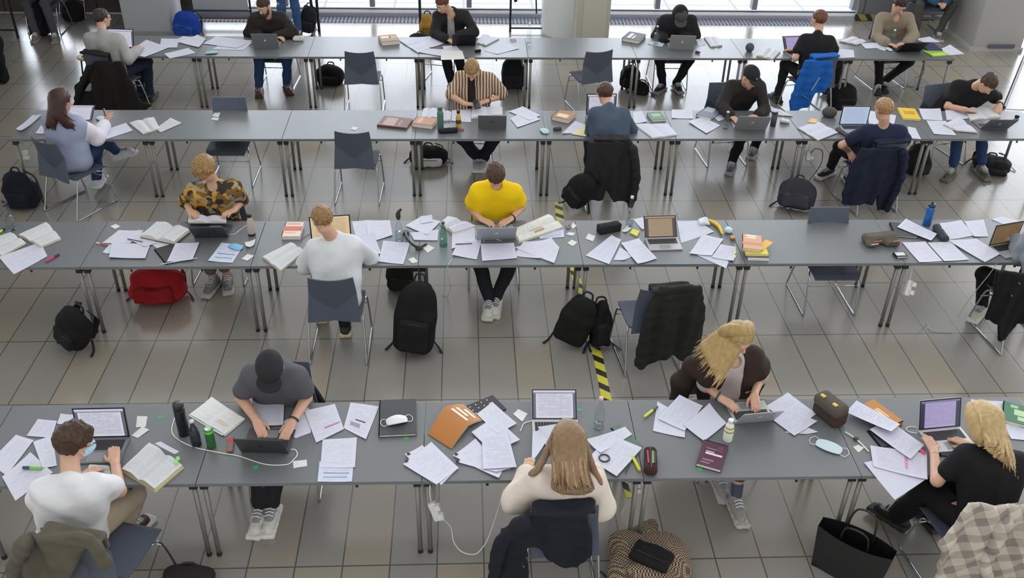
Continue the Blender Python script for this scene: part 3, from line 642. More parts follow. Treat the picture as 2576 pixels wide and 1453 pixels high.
        sd_obj('hair', hl, [hc] if hk != 'long' else [hc, hairmat(o.get('light', '#b09468'), True), hairmat(o.get('dark', '#4e3b2a'), True)], root, root)
    # ---- headwear and face things
    if o.get('beard'):
        b_ = SD(); b_.chain([hp(-.060, .02, -.035), hp(-.050, .045, -.078), hp(-.022, .080, -.100), hp(.022, .080, -.100), hp(.050, .045, -.078), hp(.060, .02, -.035)], [.014, .020, .022, .022, .020, .014], .01); b_.rc(hp(-.025, .094, -.048), hp(.025, .094, -.048), .008, .008, .006); b_.disp = folds(.002, 90, 4)
        sd_obj('beard', [(b_, .0055)], [hc], root, root)
    if 'cap' in o:
        c = SD(); t = .017; c.el(hp(0, -.014, .040), ((.076+t)*hs, (.096+t)*hs, (.084+t)*hs), fr, .02)
        c.cut(lambda p: (.030-.10*((p-H)@fr[1])-((p-H)@fr[2])))
        b = SD(); b.el(hp(0, .097, .036), (.087*hs, .074*hs, .0105*hs), frame(hvec(o['look'][0], o['look'][1]+10)), .01)
        b.cut(lambda p: .055*hs-((p-H)@fr[1]))
        capo = sd_obj('cap', [(c, .0065)], [cloth(o['cap'])], root, root); sd_obj('visor', [(b, .006)], [cloth(o['cap'])], capo, root)
        MB().lathe([(.009, 0), (.008, .005), (.003, .008)], (0, 0, 0), 10).build('button', cloth(o['cap']), capo, xf=Matrix.Translation(Vector(local(root, hp(0, -.014, .138)))))
        if o.get('badge'):
            bb = SD(); bb.el(hp(.004, .098, .072), (.014*hs, .008*hs, .010*hs), fr); sd_obj('badge', [(bb, .004)], [M(o['badge'], .5)], capo, root)
    if 'mask' in o:
        c = SD(); c.el(hp(0, .036, -.046), (.066*hs, .080*hs, .052*hs), fr, .02); c.el(hp(0, .094, -.036), (.026*hs, .026*hs, .03*hs), fr, .03)
        c.cut(lambda p: .030-((p-H)@fr[1])); c.disp = folds(.0015, 110, 2)
        mo = sd_obj('face_mask', [(c, .0055)], [M(o['mask'], .8)], root, root)
        for sx in (-1, 1):
            MB().tube([local(root, hp(.058*sx, .035, -.02)), local(root, hp(.076*sx, .005, .012)), local(root, hp(.078*sx, -.016, .004)), local(root, hp(.062*sx, .03, -.065))], .002, 5).build('ear_loop', M('#e8ecee', .7), mo)
    if o.get('glasses'):
        gq = MB()
        for sx in (-1, 1):
            gq.tube([local(root, hp(.031*sx+.022*math.cos(a), .098, .004+.017*math.sin(a))) for a in np.linspace(0, 6.28, 13)[:-1]], .0022, 5, closed=True)
            gq.tube([local(root, hp(.053*sx, .096, .008)), local(root, hp(.082*sx, .05, .010)), local(root, hp(.082*sx, -.005, .010))], .002, 5)
        gq.tube([local(root, hp(-.009, .10, .006)), local(root, hp(.009, .10, .006))], .002, 5); gq.build('glasses', DARK, root)
    # ---- clothing
    def sleeves(d, g, ln, rw=0.0, m=0):
        for q in 'ab':
            S_, E_, W_ = J['s'+q]-nrm(J['neck']-(J['pa']+J['pb'])/2)*.022, J['e'+q], J['w'+q]
            if ln == 'short': d.rc(S_, S_+(E_-S_)*.60, (.049+g)*s, (.050+g+rw)*s, .03, m)
            elif ln == 'elbow': d.rc(S_, S_+(E_-S_)*.90, (.050+g)*s, (.051+g+rw)*s, .03, m)
            else:
                d.rc(S_, E_, (.048+g)*s, (.041+g+rw)*s, .03, m); d.rc(E_, E_+(W_-E_)*(.96 if ln == 'long' else .75), (.041+g+rw)*s, (.034+g+rw*.7)*s, .02, m)
    def garment(name, mt, ln, g=.010, rw=0.0, open_=0.0, hem=.02, seed=1, fold=.0075, parent=root, mats=None, noslv=False, lowneck=0.0):
        d = SD(); torso(d, J, g, s, .05, 0, 1.0)
        if not noslv: sleeves(d, g, ln, rw)
        for pts, r_ in (o.get('cape', ()) if name == 'jacket' else ()): d.chain([np.array(q_) for q_ in pts], r_, .05)
        d.disp = folds(fold, 15, seed)
        lowp = mh-ax*(.06+hem)
        d.cut(lambda p: -((p-lowp)@ax) if o.get('tuck', 1) else -((p-lowp)@ax))
        nk = J['neck']+ax*(.034-lowneck)+fw*.055
        d.cut(lambda p: (.050 if not lowneck else .075)*s-np.linalg.norm((p-nk)*1.0, axis=1))
        if open_:
            ch = J['neck']-ax*.05; sx = nrm(J['sb']-J['sa'])
            d.cut(lambda p: np.minimum(((p-mh)@fw)-.0, open_*(.75+1.0*np.clip(((ch-p)@ax), 0, .5)*.6)-np.abs((p-ch)@sx)))
        return sd_obj(name, [(d, .0105)], mats or [mt], parent, root)
    if o.get('shirt'):
        sh = garment(o.get('top', 'shirt'), o['shirt'], o.get('slv', 'short'), o.get('g', .010), o.get('rw', .012), seed=len(key)+ord(key[0]), lowneck=o.get('lowneck', 0.0), noslv=o.get('noslv', False), hem=o.get('hem', .02))
        if o.get('collar'):
            c = SD(); cc = J['neck']+ax*.035; fr2 = frame(fw, ax)
            c.el(cc, (.072*s, .068*s, .032*s), fr2, .01); c.cut(lambda p: .058*s-np.linalg.norm((p-cc)-np.outer((p-cc)@ax, ax), axis=1)); sd_obj('collar', [(c, .006)], [o['shirt']], sh, root)
    if o.get('jacket'): garment('jacket', o['jacket'], o.get('jslv', 'long'), o.get('jg', .024), .008, o.get('open', .07), .06, 5, .006, noslv=o.get('jslv') == 'none')
    if o.get('hoodmat'):
        c = SD(); hc_ = J['neck']+ax*.03-fw*.05
        c.el(hp(0, -.035, .015), (.108*hs, .115*hs, .125*hs), fr, .03); c.rc(hc_, J['neck']+ax*.02, .10*s, .09*s, .04); c.disp = folds(.004, 22, 3)
        c.cut(lambda p: np.minimum(((p-H)@fr[1])-.03, .10-np.abs((p-H)@fr[0]))); sd_obj('hood', [(c, .008)], [o['hoodmat']], root, root)
    # ---- trousers
    d = SD(); d.rc(J['pa'], J['pb'], .104*s, .104*s, .04); d.rc(mh, mh+ax*.09, .112*s, .106*s, .05); tl = o.get('leg', 1.02); tw = o.get('legw', .012)
    for q in 'ab':
        d.rc(J['p'+q], J['k'+q], .094*s, (.058+tw)*s, .03)
        kk = J['k'+q]; d.rc(kk, kk+(J['a'+q]-kk)*tl, (.058+tw)*s, (.040+tw*1.25)*s, .02)
    d.disp = folds(.0055, 20, 4); capz = mh+ax*.10; d.cut(lambda p: np.minimum((p-capz)@ax, .17-(p-mh)@J['F']))
    sd_obj(o.get('bottom', 'trousers'), [(d, .011)], [o['pants']], root, root)
    # ---- shoes and socks
    up = o.get('shoe', M('#d8d8d6', .6)); so = o.get('sole', M('#e2e1dc', .6))
    for q in 'ab':
        A_, T_ = J['a'+q], J['t'+q]; hd = T_-A_; 
        if A_[2] < .2: hd = hd*[1, 1, 0]
        hd = nrm(hd); upv = np.array([0, 0, 1.0]); upv = nrm(upv-hd*(upv@hd)); fr3 = np.stack([np.cross(hd, upv), hd, upv])
        zb = max(.032, A_[2]-.075) if A_[2] < .2 else A_[2]-.068
        base = np.array([A_[0], A_[1], zb]) if A_[2] < .2 else A_-upv*.068
        heel = base-hd*.045; toe = base+hd*.185*s; mid_ = base+hd*.07*s
        d = SD(); d.rc(heel+upv*.026, mid_+upv*.028, .041, .046, .03, 0); d.rc(mid_+upv*.026, toe-hd*.03+upv*.012, .047, .040, .03, 0); d.rc(base+upv*.03, A_+upv*.0-hd*.005, .047, .043, .03, 0)
        d.rc(base+hd*.03*s+upv*.060, base+hd*.115*s+upv*.040, .034, .031, .008, 2); d.bx(base+hd*.07*s-upv*.014, (.056, .158*s, .021), fr3, .018, .004, 1)
        d.disp = folds(.0022, 60, 7)
        sho = sd_obj('shoe', [(d, .0075)], [up, so, o.get('tongue', M('#8f9093', .7))], root, root)
        lc = MB()
        for t in (.05, .075, .10):
            c_ = base+hd*t*s+upv*(.078-.25*max(0, t-.05)); lc.tube([local(root, c_-fr3[0]*.030+upv*.004), local(root, c_+upv*.018), local(root, c_+fr3[0]*.030+upv*.004)], .0045, 5)
        lc.build('laces', o.get('lace', M('#e9e9e7', .7)), sho)
        if o.get('sock'):
            g = SD(); kk = J['k'+q]; g.rc(A_-[0, 0, .01], A_+(kk-A_)*.24, .041*s, .046*s, .02); sd_obj('sock', [(g, .008)], [o['sock']], root, root)
    if o.get('watch'):
        for q in o['watch']:
            W_ = J['w'+q]; dr = nrm(J['h'+q]-W_); u_ = nrm(np.cross(dr, [0, 0, 1])); v_ = np.cross(u_, dr); wq = MB()
            c_ = W_-dr*.02
            wq.tube([local(root, c_+(u_*math.cos(a)+v_*math.sin(a))*.031*s) for a in np.linspace(0, 6.28, 15)[:-1]], .0065, 6, closed=True); wb_ = wq.build('wrist_strap', M('#2b2b2e', .5), root)
    return root
# long hair strands: each returns a list of (points, radii)
def flow(path, nb=8, nt=54, rb=.025, rt=.0075, seed=3):
    """a smooth mass of hair with fine strands over it; path(t, rr, q, hp, J, fw, ax) gives one lock"""
    def st(hp, J, fw, ax):
        rr = random.Random(seed); out = []
        for i in range(nb):
            pts = path((i+.5)/nb, None, .86, hp, J, fw, ax); pts[-1] = pts[-2]*.4+pts[-1]*.6; n = len(pts); out.append((pts, list(np.interp(np.linspace(0, 1, 6), [0, .2, .7, 1], [rb*.8, rb, rb*.85, rb*.3]))))
        for i in range(nt):
            pts = path((i+rr.uniform(.1, .9))/nt, rr, rr.uniform(1.05, 1.12), hp, J, fw, ax); out.append((pts, [rt, rt*1.1, rt*1.1, rt, rt*.8, rt*.35]))
        return out
    return st
def straight_back(px_ends, depth):
    e0, e1 = px_ends
    def path(t, rr, q, hp, J, fw, ax):
        x = -1+2*t; a = math.sqrt(max(0, 1-.8*x*x)); u, v = e0[0]+(e1[0]-e0[0])*t, e0[1]+(e1[1]-e0[1])*t-14*abs(x)**3
        if rr: u += rr.uniform(-5, 5); v += rr.uniform(-20, 8)
        E_ = aty(u, v, J['neck'][1]-depth+(.03 if not rr else 0)); lay = rr.random() if rr else .5
        return [hp(x*.030, .04-.07*lay, .124*q), hp(x*.092*q, (-.055-.045*a)*q, .078*q), hp(x*.100*q, (-.062-.062*a)*q, -.01), hp(x*.09*q, (-.068-.055*a)*q, -.10)*.72+E_*.28+[0, -.02, .03], hp(x*.082*q, -.06-.04*a, -.14)*.3+E_*.7+[0, -.02, .015], E_]
    return flow(path, 8, 60)

# ================================================================== builders for the things on tables and floor
ZT = TH+.0012
sheet_n = [0]
PAPER = {
 'blank': M('#c4c7d4', .75, 0, .02, 4), 'warm': M('#d2d3ce', .75, 0, .02, 4),
 'text': textmat('printed_page', '#c6c8d6', '#85869a', 30, 1, .6), 'dense': textmat('dense_page', '#c6c7d4', '#74758a', 38, 1, .95),
 'light': textmat('faint_page', '#c8cad6', '#9a9cae', 24, 1, .35), 'two': textmat('two_column_page', '#cbcdd0', '#84868c', 34, 2, .9),
 'pink': textmat('page_with_pink_line', '#c8cad6', '#9a9cae', 26, 1, .5, mark=[(.42, .95, .28, .32, '#9c5a9a'), (.4, .8, .34, .37, '#d9a8d6')]),
 'black': textmat('page_with_black_bar', '#c8cad6', '#8a8c9c', 30, 1, .5, mark=[(.35, .75, .42, .46, '#33343c'), (.2, .6, .20, .34, '#8f919c')]),
 'green': textmat('page_with_green_line', '#c8cad6', '#9a9cae', 24, 1, .35, mark=[(.5, .72, .3, .36, '#b6dc62')]),
 'head': textmat('page_with_headings', '#c2c9dc', '#7c8092', 20, 1, .5, mark=[(.15, .9, .42, .455, '#4d5262'), (.15, .85, .22, .25, '#555a6a')]),
 'orange': textmat('page_with_orange_lines', '#d6d8d6', '#a2a4aa', 28, 2, .6, mark=[(.55, .85, .28, .30, '#d88a5c'), (.6, .9, .34, .36, '#d88a5c'), (.6, .88, .40, .42, '#d88a5c')]),
 'frame': textmat('page_with_grey_frame', '#c3c6c8', '#85888a', 26, 1, .8, mark=[(.0, 1, .0, .04, '#62666a'), (.0, 1, .93, 1, '#62666a'), (0, .05, 0, 1, '#62666a')]),
 'map': textmat('page_with_brown_pictures', '#d0d0ca', '#9c9c94', 22, 2, .4, mark=[(.50, .68, .30, .62, '#8d7448'), (.74, .86, .38, .62, '#a8915e')]),
 'pinkbook': textmat('printed_page_red', '#c8c8d6', '#8a7f9c', 26, 1, .95, mark=[(.60, .66, .25, .75, '#c58aa6')]),
}
def sheet(label, fr, quad, kind='light', lev=0, curl=.006, group='loose study sheets', th=.0007, name='paper_sheet', cat='paper', z0=None):
    sheet_n[0] += 1; rr = random.Random(sheet_n[0]*13+5)
    z = (ZT if z0 is None else z0)+.0018*lev
    c = P3(fr, quad, z); ctr = c.mean(0); root = None
    cl = [rr.uniform(0, curl) for _ in range(4)]; cl[rr.randrange(4)] += curl*.8; ph = rr.uniform(0, 6)
    G = []
    for i in range(9):
        u = i/8; row = []
        for j in range(9):
            v = j/8; q = c[0]*(1-u)*(1-v)+c[1]*u*(1-v)+c[2]*u*v+c[3]*(1-u)*v
            lift = cl[0]*((1-u)*(1-v))**2.5+cl[1]*(u*(1-v))**2.5+cl[2]*(u*v)**2.5+cl[3]*((1-u)*v)**2.5
            row.append(q+[0, 0, lift+.0007*(1+math.sin(5*u+ph))])
        G.append(row)
    o = MB().slab([[q-ctr for q in row] for row in G], th).build(name, PAPER[kind], None, smooth=False); o.location = Vector(ctr)
    return tag(o, label, cat, group)
def rect(c):
    """best rectangle (centre, unit x, unit y, half sizes) of four corner points"""
    ex = ((c[1]-c[0])+(c[2]-c[3]))/2; ey = ((c[3]-c[0])+(c[2]-c[1]))/2; lx, ly = np.linalg.norm(ex), np.linalg.norm(ey)
    X = nrm(nrm(ex)+nrm(np.array([ey[1], -ey[0], 0])*(1 if (ex[0]*ey[1]-ex[1]*ey[0]) > 0 else -1))*.6); Y = np.array([-X[1], X[0], 0])
    if Y@ey < 0: Y = -Y
    return c.mean(0), X, Y, lx/2, ly/2
def box_at(q, ctr, X, Y, z0, z1, hx, hy, mi=0, dx=0, dy=0):
    vs = []
    for z in (z0, z1):
        for sx, sy in ((-1, -1), (1, -1), (1, 1), (-1, 1)):
            p_ = ctr*[1, 1, 0]+X*(dx+sx*hx)+Y*(dy+sy*hy); vs.append((p_[0], p_[1], z))
    q.add(vs, [(3, 2, 1, 0), (4, 5, 6, 7), (0, 1, 5, 4), (1, 2, 6, 5), (2, 3, 7, 6), (3, 0, 4, 7)], mi)
def book(label, fr, quad, h, cover, deco=(), z0=None, spine=0, pages='#d9d6cc', cat='book', group='closed books', name='closed_book'):
    """closed book from its top face; deco: (u0,u1,v0,v1,colour) printed blocks on the cover"""
    z = TH+.001 if z0 is None else z0
    c = P3(fr, quad, z+h); ctr, X, Y, hx, hy = rect(c)
    root = empty(name, (ctr[0], ctr[1], z)); tag(root, label, cat, group)
    cm = M(cover, .5, 0, .06, 10); L0 = np.array([ctr[0], ctr[1], z]); o0 = np.zeros(3); q = MB(); t = .003
    box_at(q, o0, X, Y, 0, t, hx, hy); box_at(q, o0, X, Y, h-t, h, hx, hy)
    if spine == 0: box_at(q, o0, X, Y, 0, h, t, hy, 0, -hx+t, 0)
    elif spine == 1: box_at(q, o0, X, Y, 0, h, hx, t, 0, 0, hy-t)
    elif spine == 2: box_at(q, o0, X, Y, 0, h, t, hy, 0, hx-t, 0)
    elif spine == 3: box_at(q, o0, X, Y, 0, h, hx, t, 0, 0, -hy+t)
    q.build('cover', cm, root)
    q = MB(); box_at(q, o0, X, Y, t, h-t, hx-.005, hy-.005); q.build('pages', M(pages, .8, 0, .08, 40), root)
    mats = []; q = MB()
    for u0, u1, v0, v1, cl in deco:
        m = M(cl, .5, 0, 0); 
        if m not in mats: mats.append(m)
        box_at(q, o0, X, Y, h, h+.0006, hx*abs(u1-u0), hy*abs(v1-v0), mats.index(m), hx*(u0+u1-1), hy*(v0+v1-1))
    if deco: q.build('cover_print', mats, root)
    return root
def open_book(label, fr, quad, kind='two', h=.016, cover='#55585c', lev=0, z0=None, tilt=0.0, name='open_book', group='open books', cat='book', edge='#cfcabb'):
    """spread lying open: first edge of the quad runs across both pages"""
    z = (TH+.0015+.0016*lev) if z0 is None else z0
    c = P3(fr, quad, z+h*.6); c[:, 2] = z; ctr = c.mean(0); root = empty(name, ctr); tag(root, label, cat, group)
    def gr(uu, v, zz): 
        q = c[0]*(1-uu)*(1-v)+c[1]*uu*(1-v)+c[2]*uu*v+c[3]*(1-uu)*v-ctr; return np.array([q[0], q[1], zz])
    G = []
    for i in range(25):
        u = i/24; t = abs(u-.5)*2; pf = h*(.25+.75*math.sin(min(1, t*1.9)*math.pi/2)*(1-.62*max(0, t-.35)/.65)) if t > .02 else h*.22
        G.append([gr(.015+.97*u, .015+.97*j/8, .003+pf+.001*math.sin(j*1.3+u*5)) for j in range(9)])
    q = MB(); ni, nj = 25, 9; vs = [p_ for r_ in G for p_ in r_]; bot = [np.array([p_[0], p_[1], .003]) for p_ in vs]; o_ = ni*nj; fs = []; mi = []
    for i in range(ni-1):
        for j in range(nj-1): A_ = (i*nj+j, (i+1)*nj+j, (i+1)*nj+j+1, i*nj+j+1); fs.append(A_)
    q.add(vs, fs, 0)
    for i in range(ni):
        for j in range(nj): q.uv[i*nj+j] = (i/(ni-1), 1-j/(nj-1))
    q.build('pages', PAPER[kind], root, smooth=True)
    q = MB(); rim = [i*nj for i in range(ni)]+[(ni-1)*nj+j for j in range(1, nj)]+[i*nj+nj-1 for i in range(ni-2, -1, -1)]+[j for j in range(nj-2, 0, -1)]
    k = q.add([vs[i] for i in rim]+[bot[i] for i in rim], [(i, (i+1) % len(rim), len(rim)+(i+1) % len(rim), len(rim)+i) for i in range(len(rim))]); q.build('page_edges', M(edge, .8, 0, .2, 60), root)
    q = MB(); q.slab([[gr(-.012+1.024*i/4, -.012+1.024*j/2, .003) for j in range(3)] for i in range(5)], .003, uv=False); q.build('cover', M(cover, .6), root)
    return root
SCR = {
 'white': textmat('screen_text_white', '#dcdcec', '#7d7d96', 34, 1, .8, emit=.82, mark=[(0, 1, .93, 1, '#d8d6ec'), (.0, 1, .89, .93, '#8a8aa8'), (.0, .06, 0, .89, '#63657a'), (.94, 1, 0, .89, '#63657a'), (.66, .665, 0, .89, '#a0a0b8')]),
 'peach': textmat('screen_text_peach', '#efd2aa', '#b59468', 34, 1, .8, emit=.75, mark=[(0, 1, .95, 1, '#e9dcc8')]),
 'tan': textmat('screen_text_tan', '#c3a785', '#97805f', 40, 1, .8, emit=.6, mark=[(0, 1, .94, 1, '#cdb99c'), (0, 1, .89, .94, '#7b6a52'), (0, .10, 0, .9, '#54463a'), (.9, 1, 0, .9, '#54463a')]),
 'brown': textmat('screen_text_brown', '#8f754f', '#6d5639', 30, 2, .8, emit=.6, mark=[(0, 1, .93, 1, '#7b6545')]),
 'lilac': textmat('screen_text_lilac', '#c7b9ea', '#8d84b4', 34, 1, .8, emit=.66, mark=[(0, 1, .93, 1, '#8a86b4'), (0, .10, 0, .93, '#35335a'), (.9, 1, 0, .93, '#35335a')]),
 'blue': textmat('screen_text_blue', '#c9dcf6', '#9ab0d6', 36, 1, .8, emit=.72, mark=[(0, 1, .96, 1, '#e4ecf8')]),
}
def emblem_poly():
    p_ = []
    for i in range(30):
        a = 2*math.pi*i/30; r_ = 1.0-.10*math.cos(a*2)*0; x, y = math.cos(a)*.86, math.sin(a)*.9
        if y > .5: y -= .22*math.exp(-(x/.3)**2)
        if y < -.6: y += .10*math.exp(-(x/.25)**2)
        if x > .45 and abs(y-.12) < .48: x -= .34*math.cos((y-.12)/.48*math.pi/2)
        p_.append((x, y))
    return p_
def laptop(label, A, B, C, side, lid='#a9abae', screen=None, emblem=None, ratio=.70, frame_c=None, base=None, w=None, rng_=(84, 150)):
    """A,B: hinge ends, C: middle of the lid's upper edge, all in the photograph; side N: user on the near side, S: far side"""
    a = at(A[0], A[1], TH+.013); b = at(B[0], B[1], TH+.013); ctr = (a+b)/2; X = nrm((b-a)*[1, 1, 0]); W_ = w or float(np.clip(np.linalg.norm(b-a), .27, .36))
    Un = np.array([X[1], -X[0], 0.0]) if side == 'N' else np.array([-X[1], X[0], 0.0])     # towards the user
    D_ = W_*ratio; best = min(range(rng_[0], rng_[1]), key=lambda t: abs(proj(ctr+(Un*math.cos(R(t))+np.array([0, 0, 1])*math.sin(R(t)))*D_)[1]-C[1]))
    t = R(best); LD = Un*math.cos(t)+np.array([0, 0, 1.0])*math.sin(t); LN = np.cross(X, LD); 
    if LN@Un < 0: LN = -LN
    root = empty('laptop', (ctr[0], ctr[1], TH+.001)); tag(root, label, 'laptop'); o0 = np.array([ctr[0], ctr[1], 0]); bm_ = M(base or lid, .38, .25, .03); dk = M('#26272a', .5)
    def Bx(q, x0, x1, y0, y1, z0, z1, mi=0):
        vs = [X*x+Un*y+np.array([0, 0, z]) for z in (z0, z1) for x, y in ((x0, y0), (x1, y0), (x1, y1), (x0, y1))]
        q.add(vs, [(3, 2, 1, 0), (4, 5, 6, 7), (0, 1, 5, 4), (1, 2, 6, 5), (2, 3, 7, 6), (3, 0, 4, 7)], mi)
    q = MB(); Bx(q, -W_/2, W_/2, -.004, D_, .001, .0135); q.build('base', bm_, root, bevel=.003)
    q = MB()
    kx, ky = 14, 5
    for i in range(kx):
        for j in range(ky):
            x0 = -W_*.44+W_*.88*i/kx; y0 = .022+D_*.42*j/ky; Bx(q, x0, x0+W_*.88/kx-.002, y0, y0+D_*.42/ky-.002, .0135, .0152)
    q.build('keyboard', dk, root)
    q = MB(); Bx(q, -.052, .052, D_*.60, D_*.94, .0135, .0139); q.build('trackpad', M('#8d8f92' if lid not in ('#2e2f31', '#232427') else '#3a3b3d', .3, .3, 0), root)
    def Lx(q, x0, x1, y0, y1, n0, n1, mi=0, uv=False):
        h0 = np.array([0, 0, .010])
        vs = [h0+X*x+LD*y+LN*n for n in (n0, n1) for x, y in ((x0, y0), (x1, y0), (x1, y1), (x0, y1))]
        k = q.add(vs, [(3, 2, 1, 0), (4, 5, 6, 7), (0, 1, 5, 4), (1, 2, 6, 5), (2, 3, 7, 6), (3, 0, 4, 7)], mi)
        if uv:
            for z in (0, 4):
                for i, t_ in enumerate(((0, 0), (1, 0), (1, 1), (0, 1))): q.uv[k+z+i] = t_
    q = MB(); Lx(q, -W_/2, W_/2, 0, D_, -.006, 0); ld = q.build('lid', M(lid, .38, .2, .03), root, bevel=.0022)
    q = MB(); Lx(q, -W_/2+.002, W_/2-.002, .006, D_-.002, 0, .0008); q.build('bezel', M(frame_c or '#1b1b1e', .35), ld)
    sx = 1 if side == 'N' else -1
    q = MB(); Lx(q, -sx*(W_/2-.012), sx*(W_/2-.012), .016, D_-.011, .0008, .0014, 0, True); q.build('screen', SCR[screen or 'white'], ld)
    if emblem:
        q = MB(); ep = emblem_poly(); sc = .0175; h0 = np.array([0, 0, .010])
        pts = [(x*sc, y*sc) for x, y in ep]
        vs = [h0+X*x+LD*(D_*.52+y)+LN*n for n in (-.0068, -.0058) for x, y in pts]; n_ = len(pts)
        q.add(vs, [tuple(range(n_)), tuple(range(2*n_-1, n_-1, -1))]+[(i, n_+i, n_+(i+1) % n_, (i+1) % n_) for i in range(n_)])
        lf = [(.002+.007*math.cos(a)*.55+.004, .0215+.006*math.sin(a)) for a in np.linspace(0, 6.28, 9)[:-1]]
        vs = [h0+X*x+LD*(D_*.52+y)+LN*n for n in (-.0068, -.0058) for x, y in lf]; n_ = 8
        q.add(vs, [tuple(range(n_)), tuple(range(2*n_-1, n_-1, -1))]+[(i, n_+i, n_+(i+1) % n_, (i+1) % n_) for i in range(n_)])
        q.build('emblem', M(emblem, .25, .3, 0), ld)
    return root
def bottle(label, base, prof, mats, h, r, name='bottle', cat='bottle', z=None, group='drink bottles', tilt=None):
    """prof: list of parts (part name, material, [(r,z) in fractions])"""
    p_ = at(base[0], base[1], TH if z is None else z); root = empty(name, (p_[0], p_[1], (TH if z is None else z)+.001)); tag(root, label, cat, group)
    for nm, mt, pr_ in prof: MB().lathe([(a*r, b*h) for a, b in pr_], (0, 0, 0), 20).build(nm, mt, root, smooth=True)
    return root
GLS = glassmat('clear_bottle', '#f8fafa', .97); GLG = glassmat('green_tinted_bottle', '#d2ece0', .90); GLD = glassmat('grey_tinted_bottle', '#b4bcbe', .80); WATER = glassmat('water', '#f0f6f8', .97)
def clear_bottle(label, base, h=.28, r=.038, cap='#d8dada', gl=GLS, water=.4, capk=.06):
    body = [(.0, 0), (.92, 0), (1, .03), (1, .45), (.92, .58), (.55, .74), (.36, .84), (.34, .94), (.34, .945)]
    pr_ = [('body', gl, body), ('cap', M(cap, .5), [(.42, .93), (.44, .935), (.44, .99), (.40, 1.0), (0, 1.0)])]
    if water: pr_.append(('water', WATER, [(0, .012), (.90, .014), (.94, .04), (.94, water), (0, water)]))
    return bottle(label, base, pr_, None, h, r)
def tube_at(label, fr, pts, zs, r, mat_, name='cable', cat='cable', group=None):
    P = P2(fr, pts); zz = zs if isinstance(zs, (list, tuple)) else [zs]*len(P)
    W_ = [at(u, v, z) for (u, v), z in zip(P, zz)]; c = W_[0]
    o = MB().tube([q-c for q in smooth_path(W_, 6)], r, 6).build(name, mat_, None, smooth=True); o.location = Vector(c)
    return tag(o, label, cat, group)
def pen(label, fr, pts, col, tip='#26282c', r=.0065, name='marker', cat='pen', group='pens and markers', z=.012):
    a, b = P3(fr, pts, TH+z); root = empty(name, ((a+b)/2)*[1, 1, 1]); tag(root, label, cat, group); d = nrm(b-a); o0 = (a+b)/2
    MB().tube([a-o0, a-o0+(b-a)*.62], r, 10).build('barrel', M(col, .45, 0, 0), root, smooth=False)
    MB().tube([a-o0+(b-a)*.62, b-o0-d*.002, b-o0], [r*1.12, r*1.0, r*.7], 10).build('cap', M(tip, .45, 0, 0), root)
    return root
def cardtag(label, fr, quad, kind='blank', lev=0, ink=True):
    o = sheet(label, fr, quad, 'warm', lev, .002, 'small white seat cards', .0012, 'seat_card', 'card')
    return o
def mask(label, fr, c, w=.17, yaw=0, col='#9cc4dc', loops=True, z=.004, flat=.5):
    u, v = P2(fr, c)[0]; p_ = at(u, v, TH+z+.012); root = empty('face_mask', (p_[0], p_[1], TH+z), -R(yaw)); tag(root, label, 'mask', 'face masks left on tables'); L0 = np.array(root.location)
    nu, nv = 15, 11; G = []
    for i in range(nu):
        x = -1+2*i/(nu-1); row = []
        for j in range(nv):
            y = -1+2*j/(nv-1); row.append(np.array([x*w/2*(1-.10*y*y), y*w*.30*(1-.30*x*x), .006+.030*flat*(1-x*x)*(1-.6*y*y)+.0022*math.sin(j*2.2)]))
        G.append(row)
    o = MB().slab(G, .0015, uv=False).build('panel', M(col, .85, 0, .05, 8), root, smooth=True)
    if loops:
        for sx in (-1, 1):
            pts = [(sx*w*.47, w*.20, .008), (sx*w*.62, w*.26, .004), (sx*w*.74, w*.05, .003), (sx*w*.66, -w*.2, .003), (sx*w*.47, -w*.2, .008)]
            MB().tube(smooth_path(pts, 5), .0022, 5).build('ear_loop', M('#dfe4e6', .8, 0, 0), root)
    return root
# ---- bags
def strap(root, pts, w, mt, name='strap', th=.004):
    """flat webbing along a path"""
    P = smooth_path(pts, 5); G = []
    for i, p_ in enumerate(P):
        t = nrm(P[min(i+1, len(P)-1)]-P[max(i-1, 0)]); s_ = nrm(np.cross(t, [0.3, 0.2, 1.0])); G.append([p_-s_*w/2, p_, p_+s_*w/2])
    q = MB(); ni, nj = len(G), 3; vs = [np.array(x) for r_ in G for x in r_]; nn = []
    for i in range(ni):
        t = nrm(P[min(i+1, ni-1)]-P[max(i-1, 0)]); nn += [nrm(np.cross(t, G[i][2]-G[i][0]))]*3
    o_ = ni*nj; fs = []
    for i in range(ni-1):
        for j in range(2): A_ = (i*3+j, (i+1)*3+j, (i+1)*3+j+1, i*3+j+1); fs.append(A_); fs.append(tuple(o_+k for k in A_[::-1]))
    rim = [i*3 for i in range(ni)]+[(ni-1)*3+1]+[i*3+2 for i in range(ni-1, -1, -1)]+[1]
    for a, b in zip(rim, rim[1:]+rim[:1]): fs.append((b, a, o_+a, o_+b))
    q.add(vs+[v-n*th for v, n in zip(vs, nn)], fs); return q.build(name, mt, root, smooth=False)
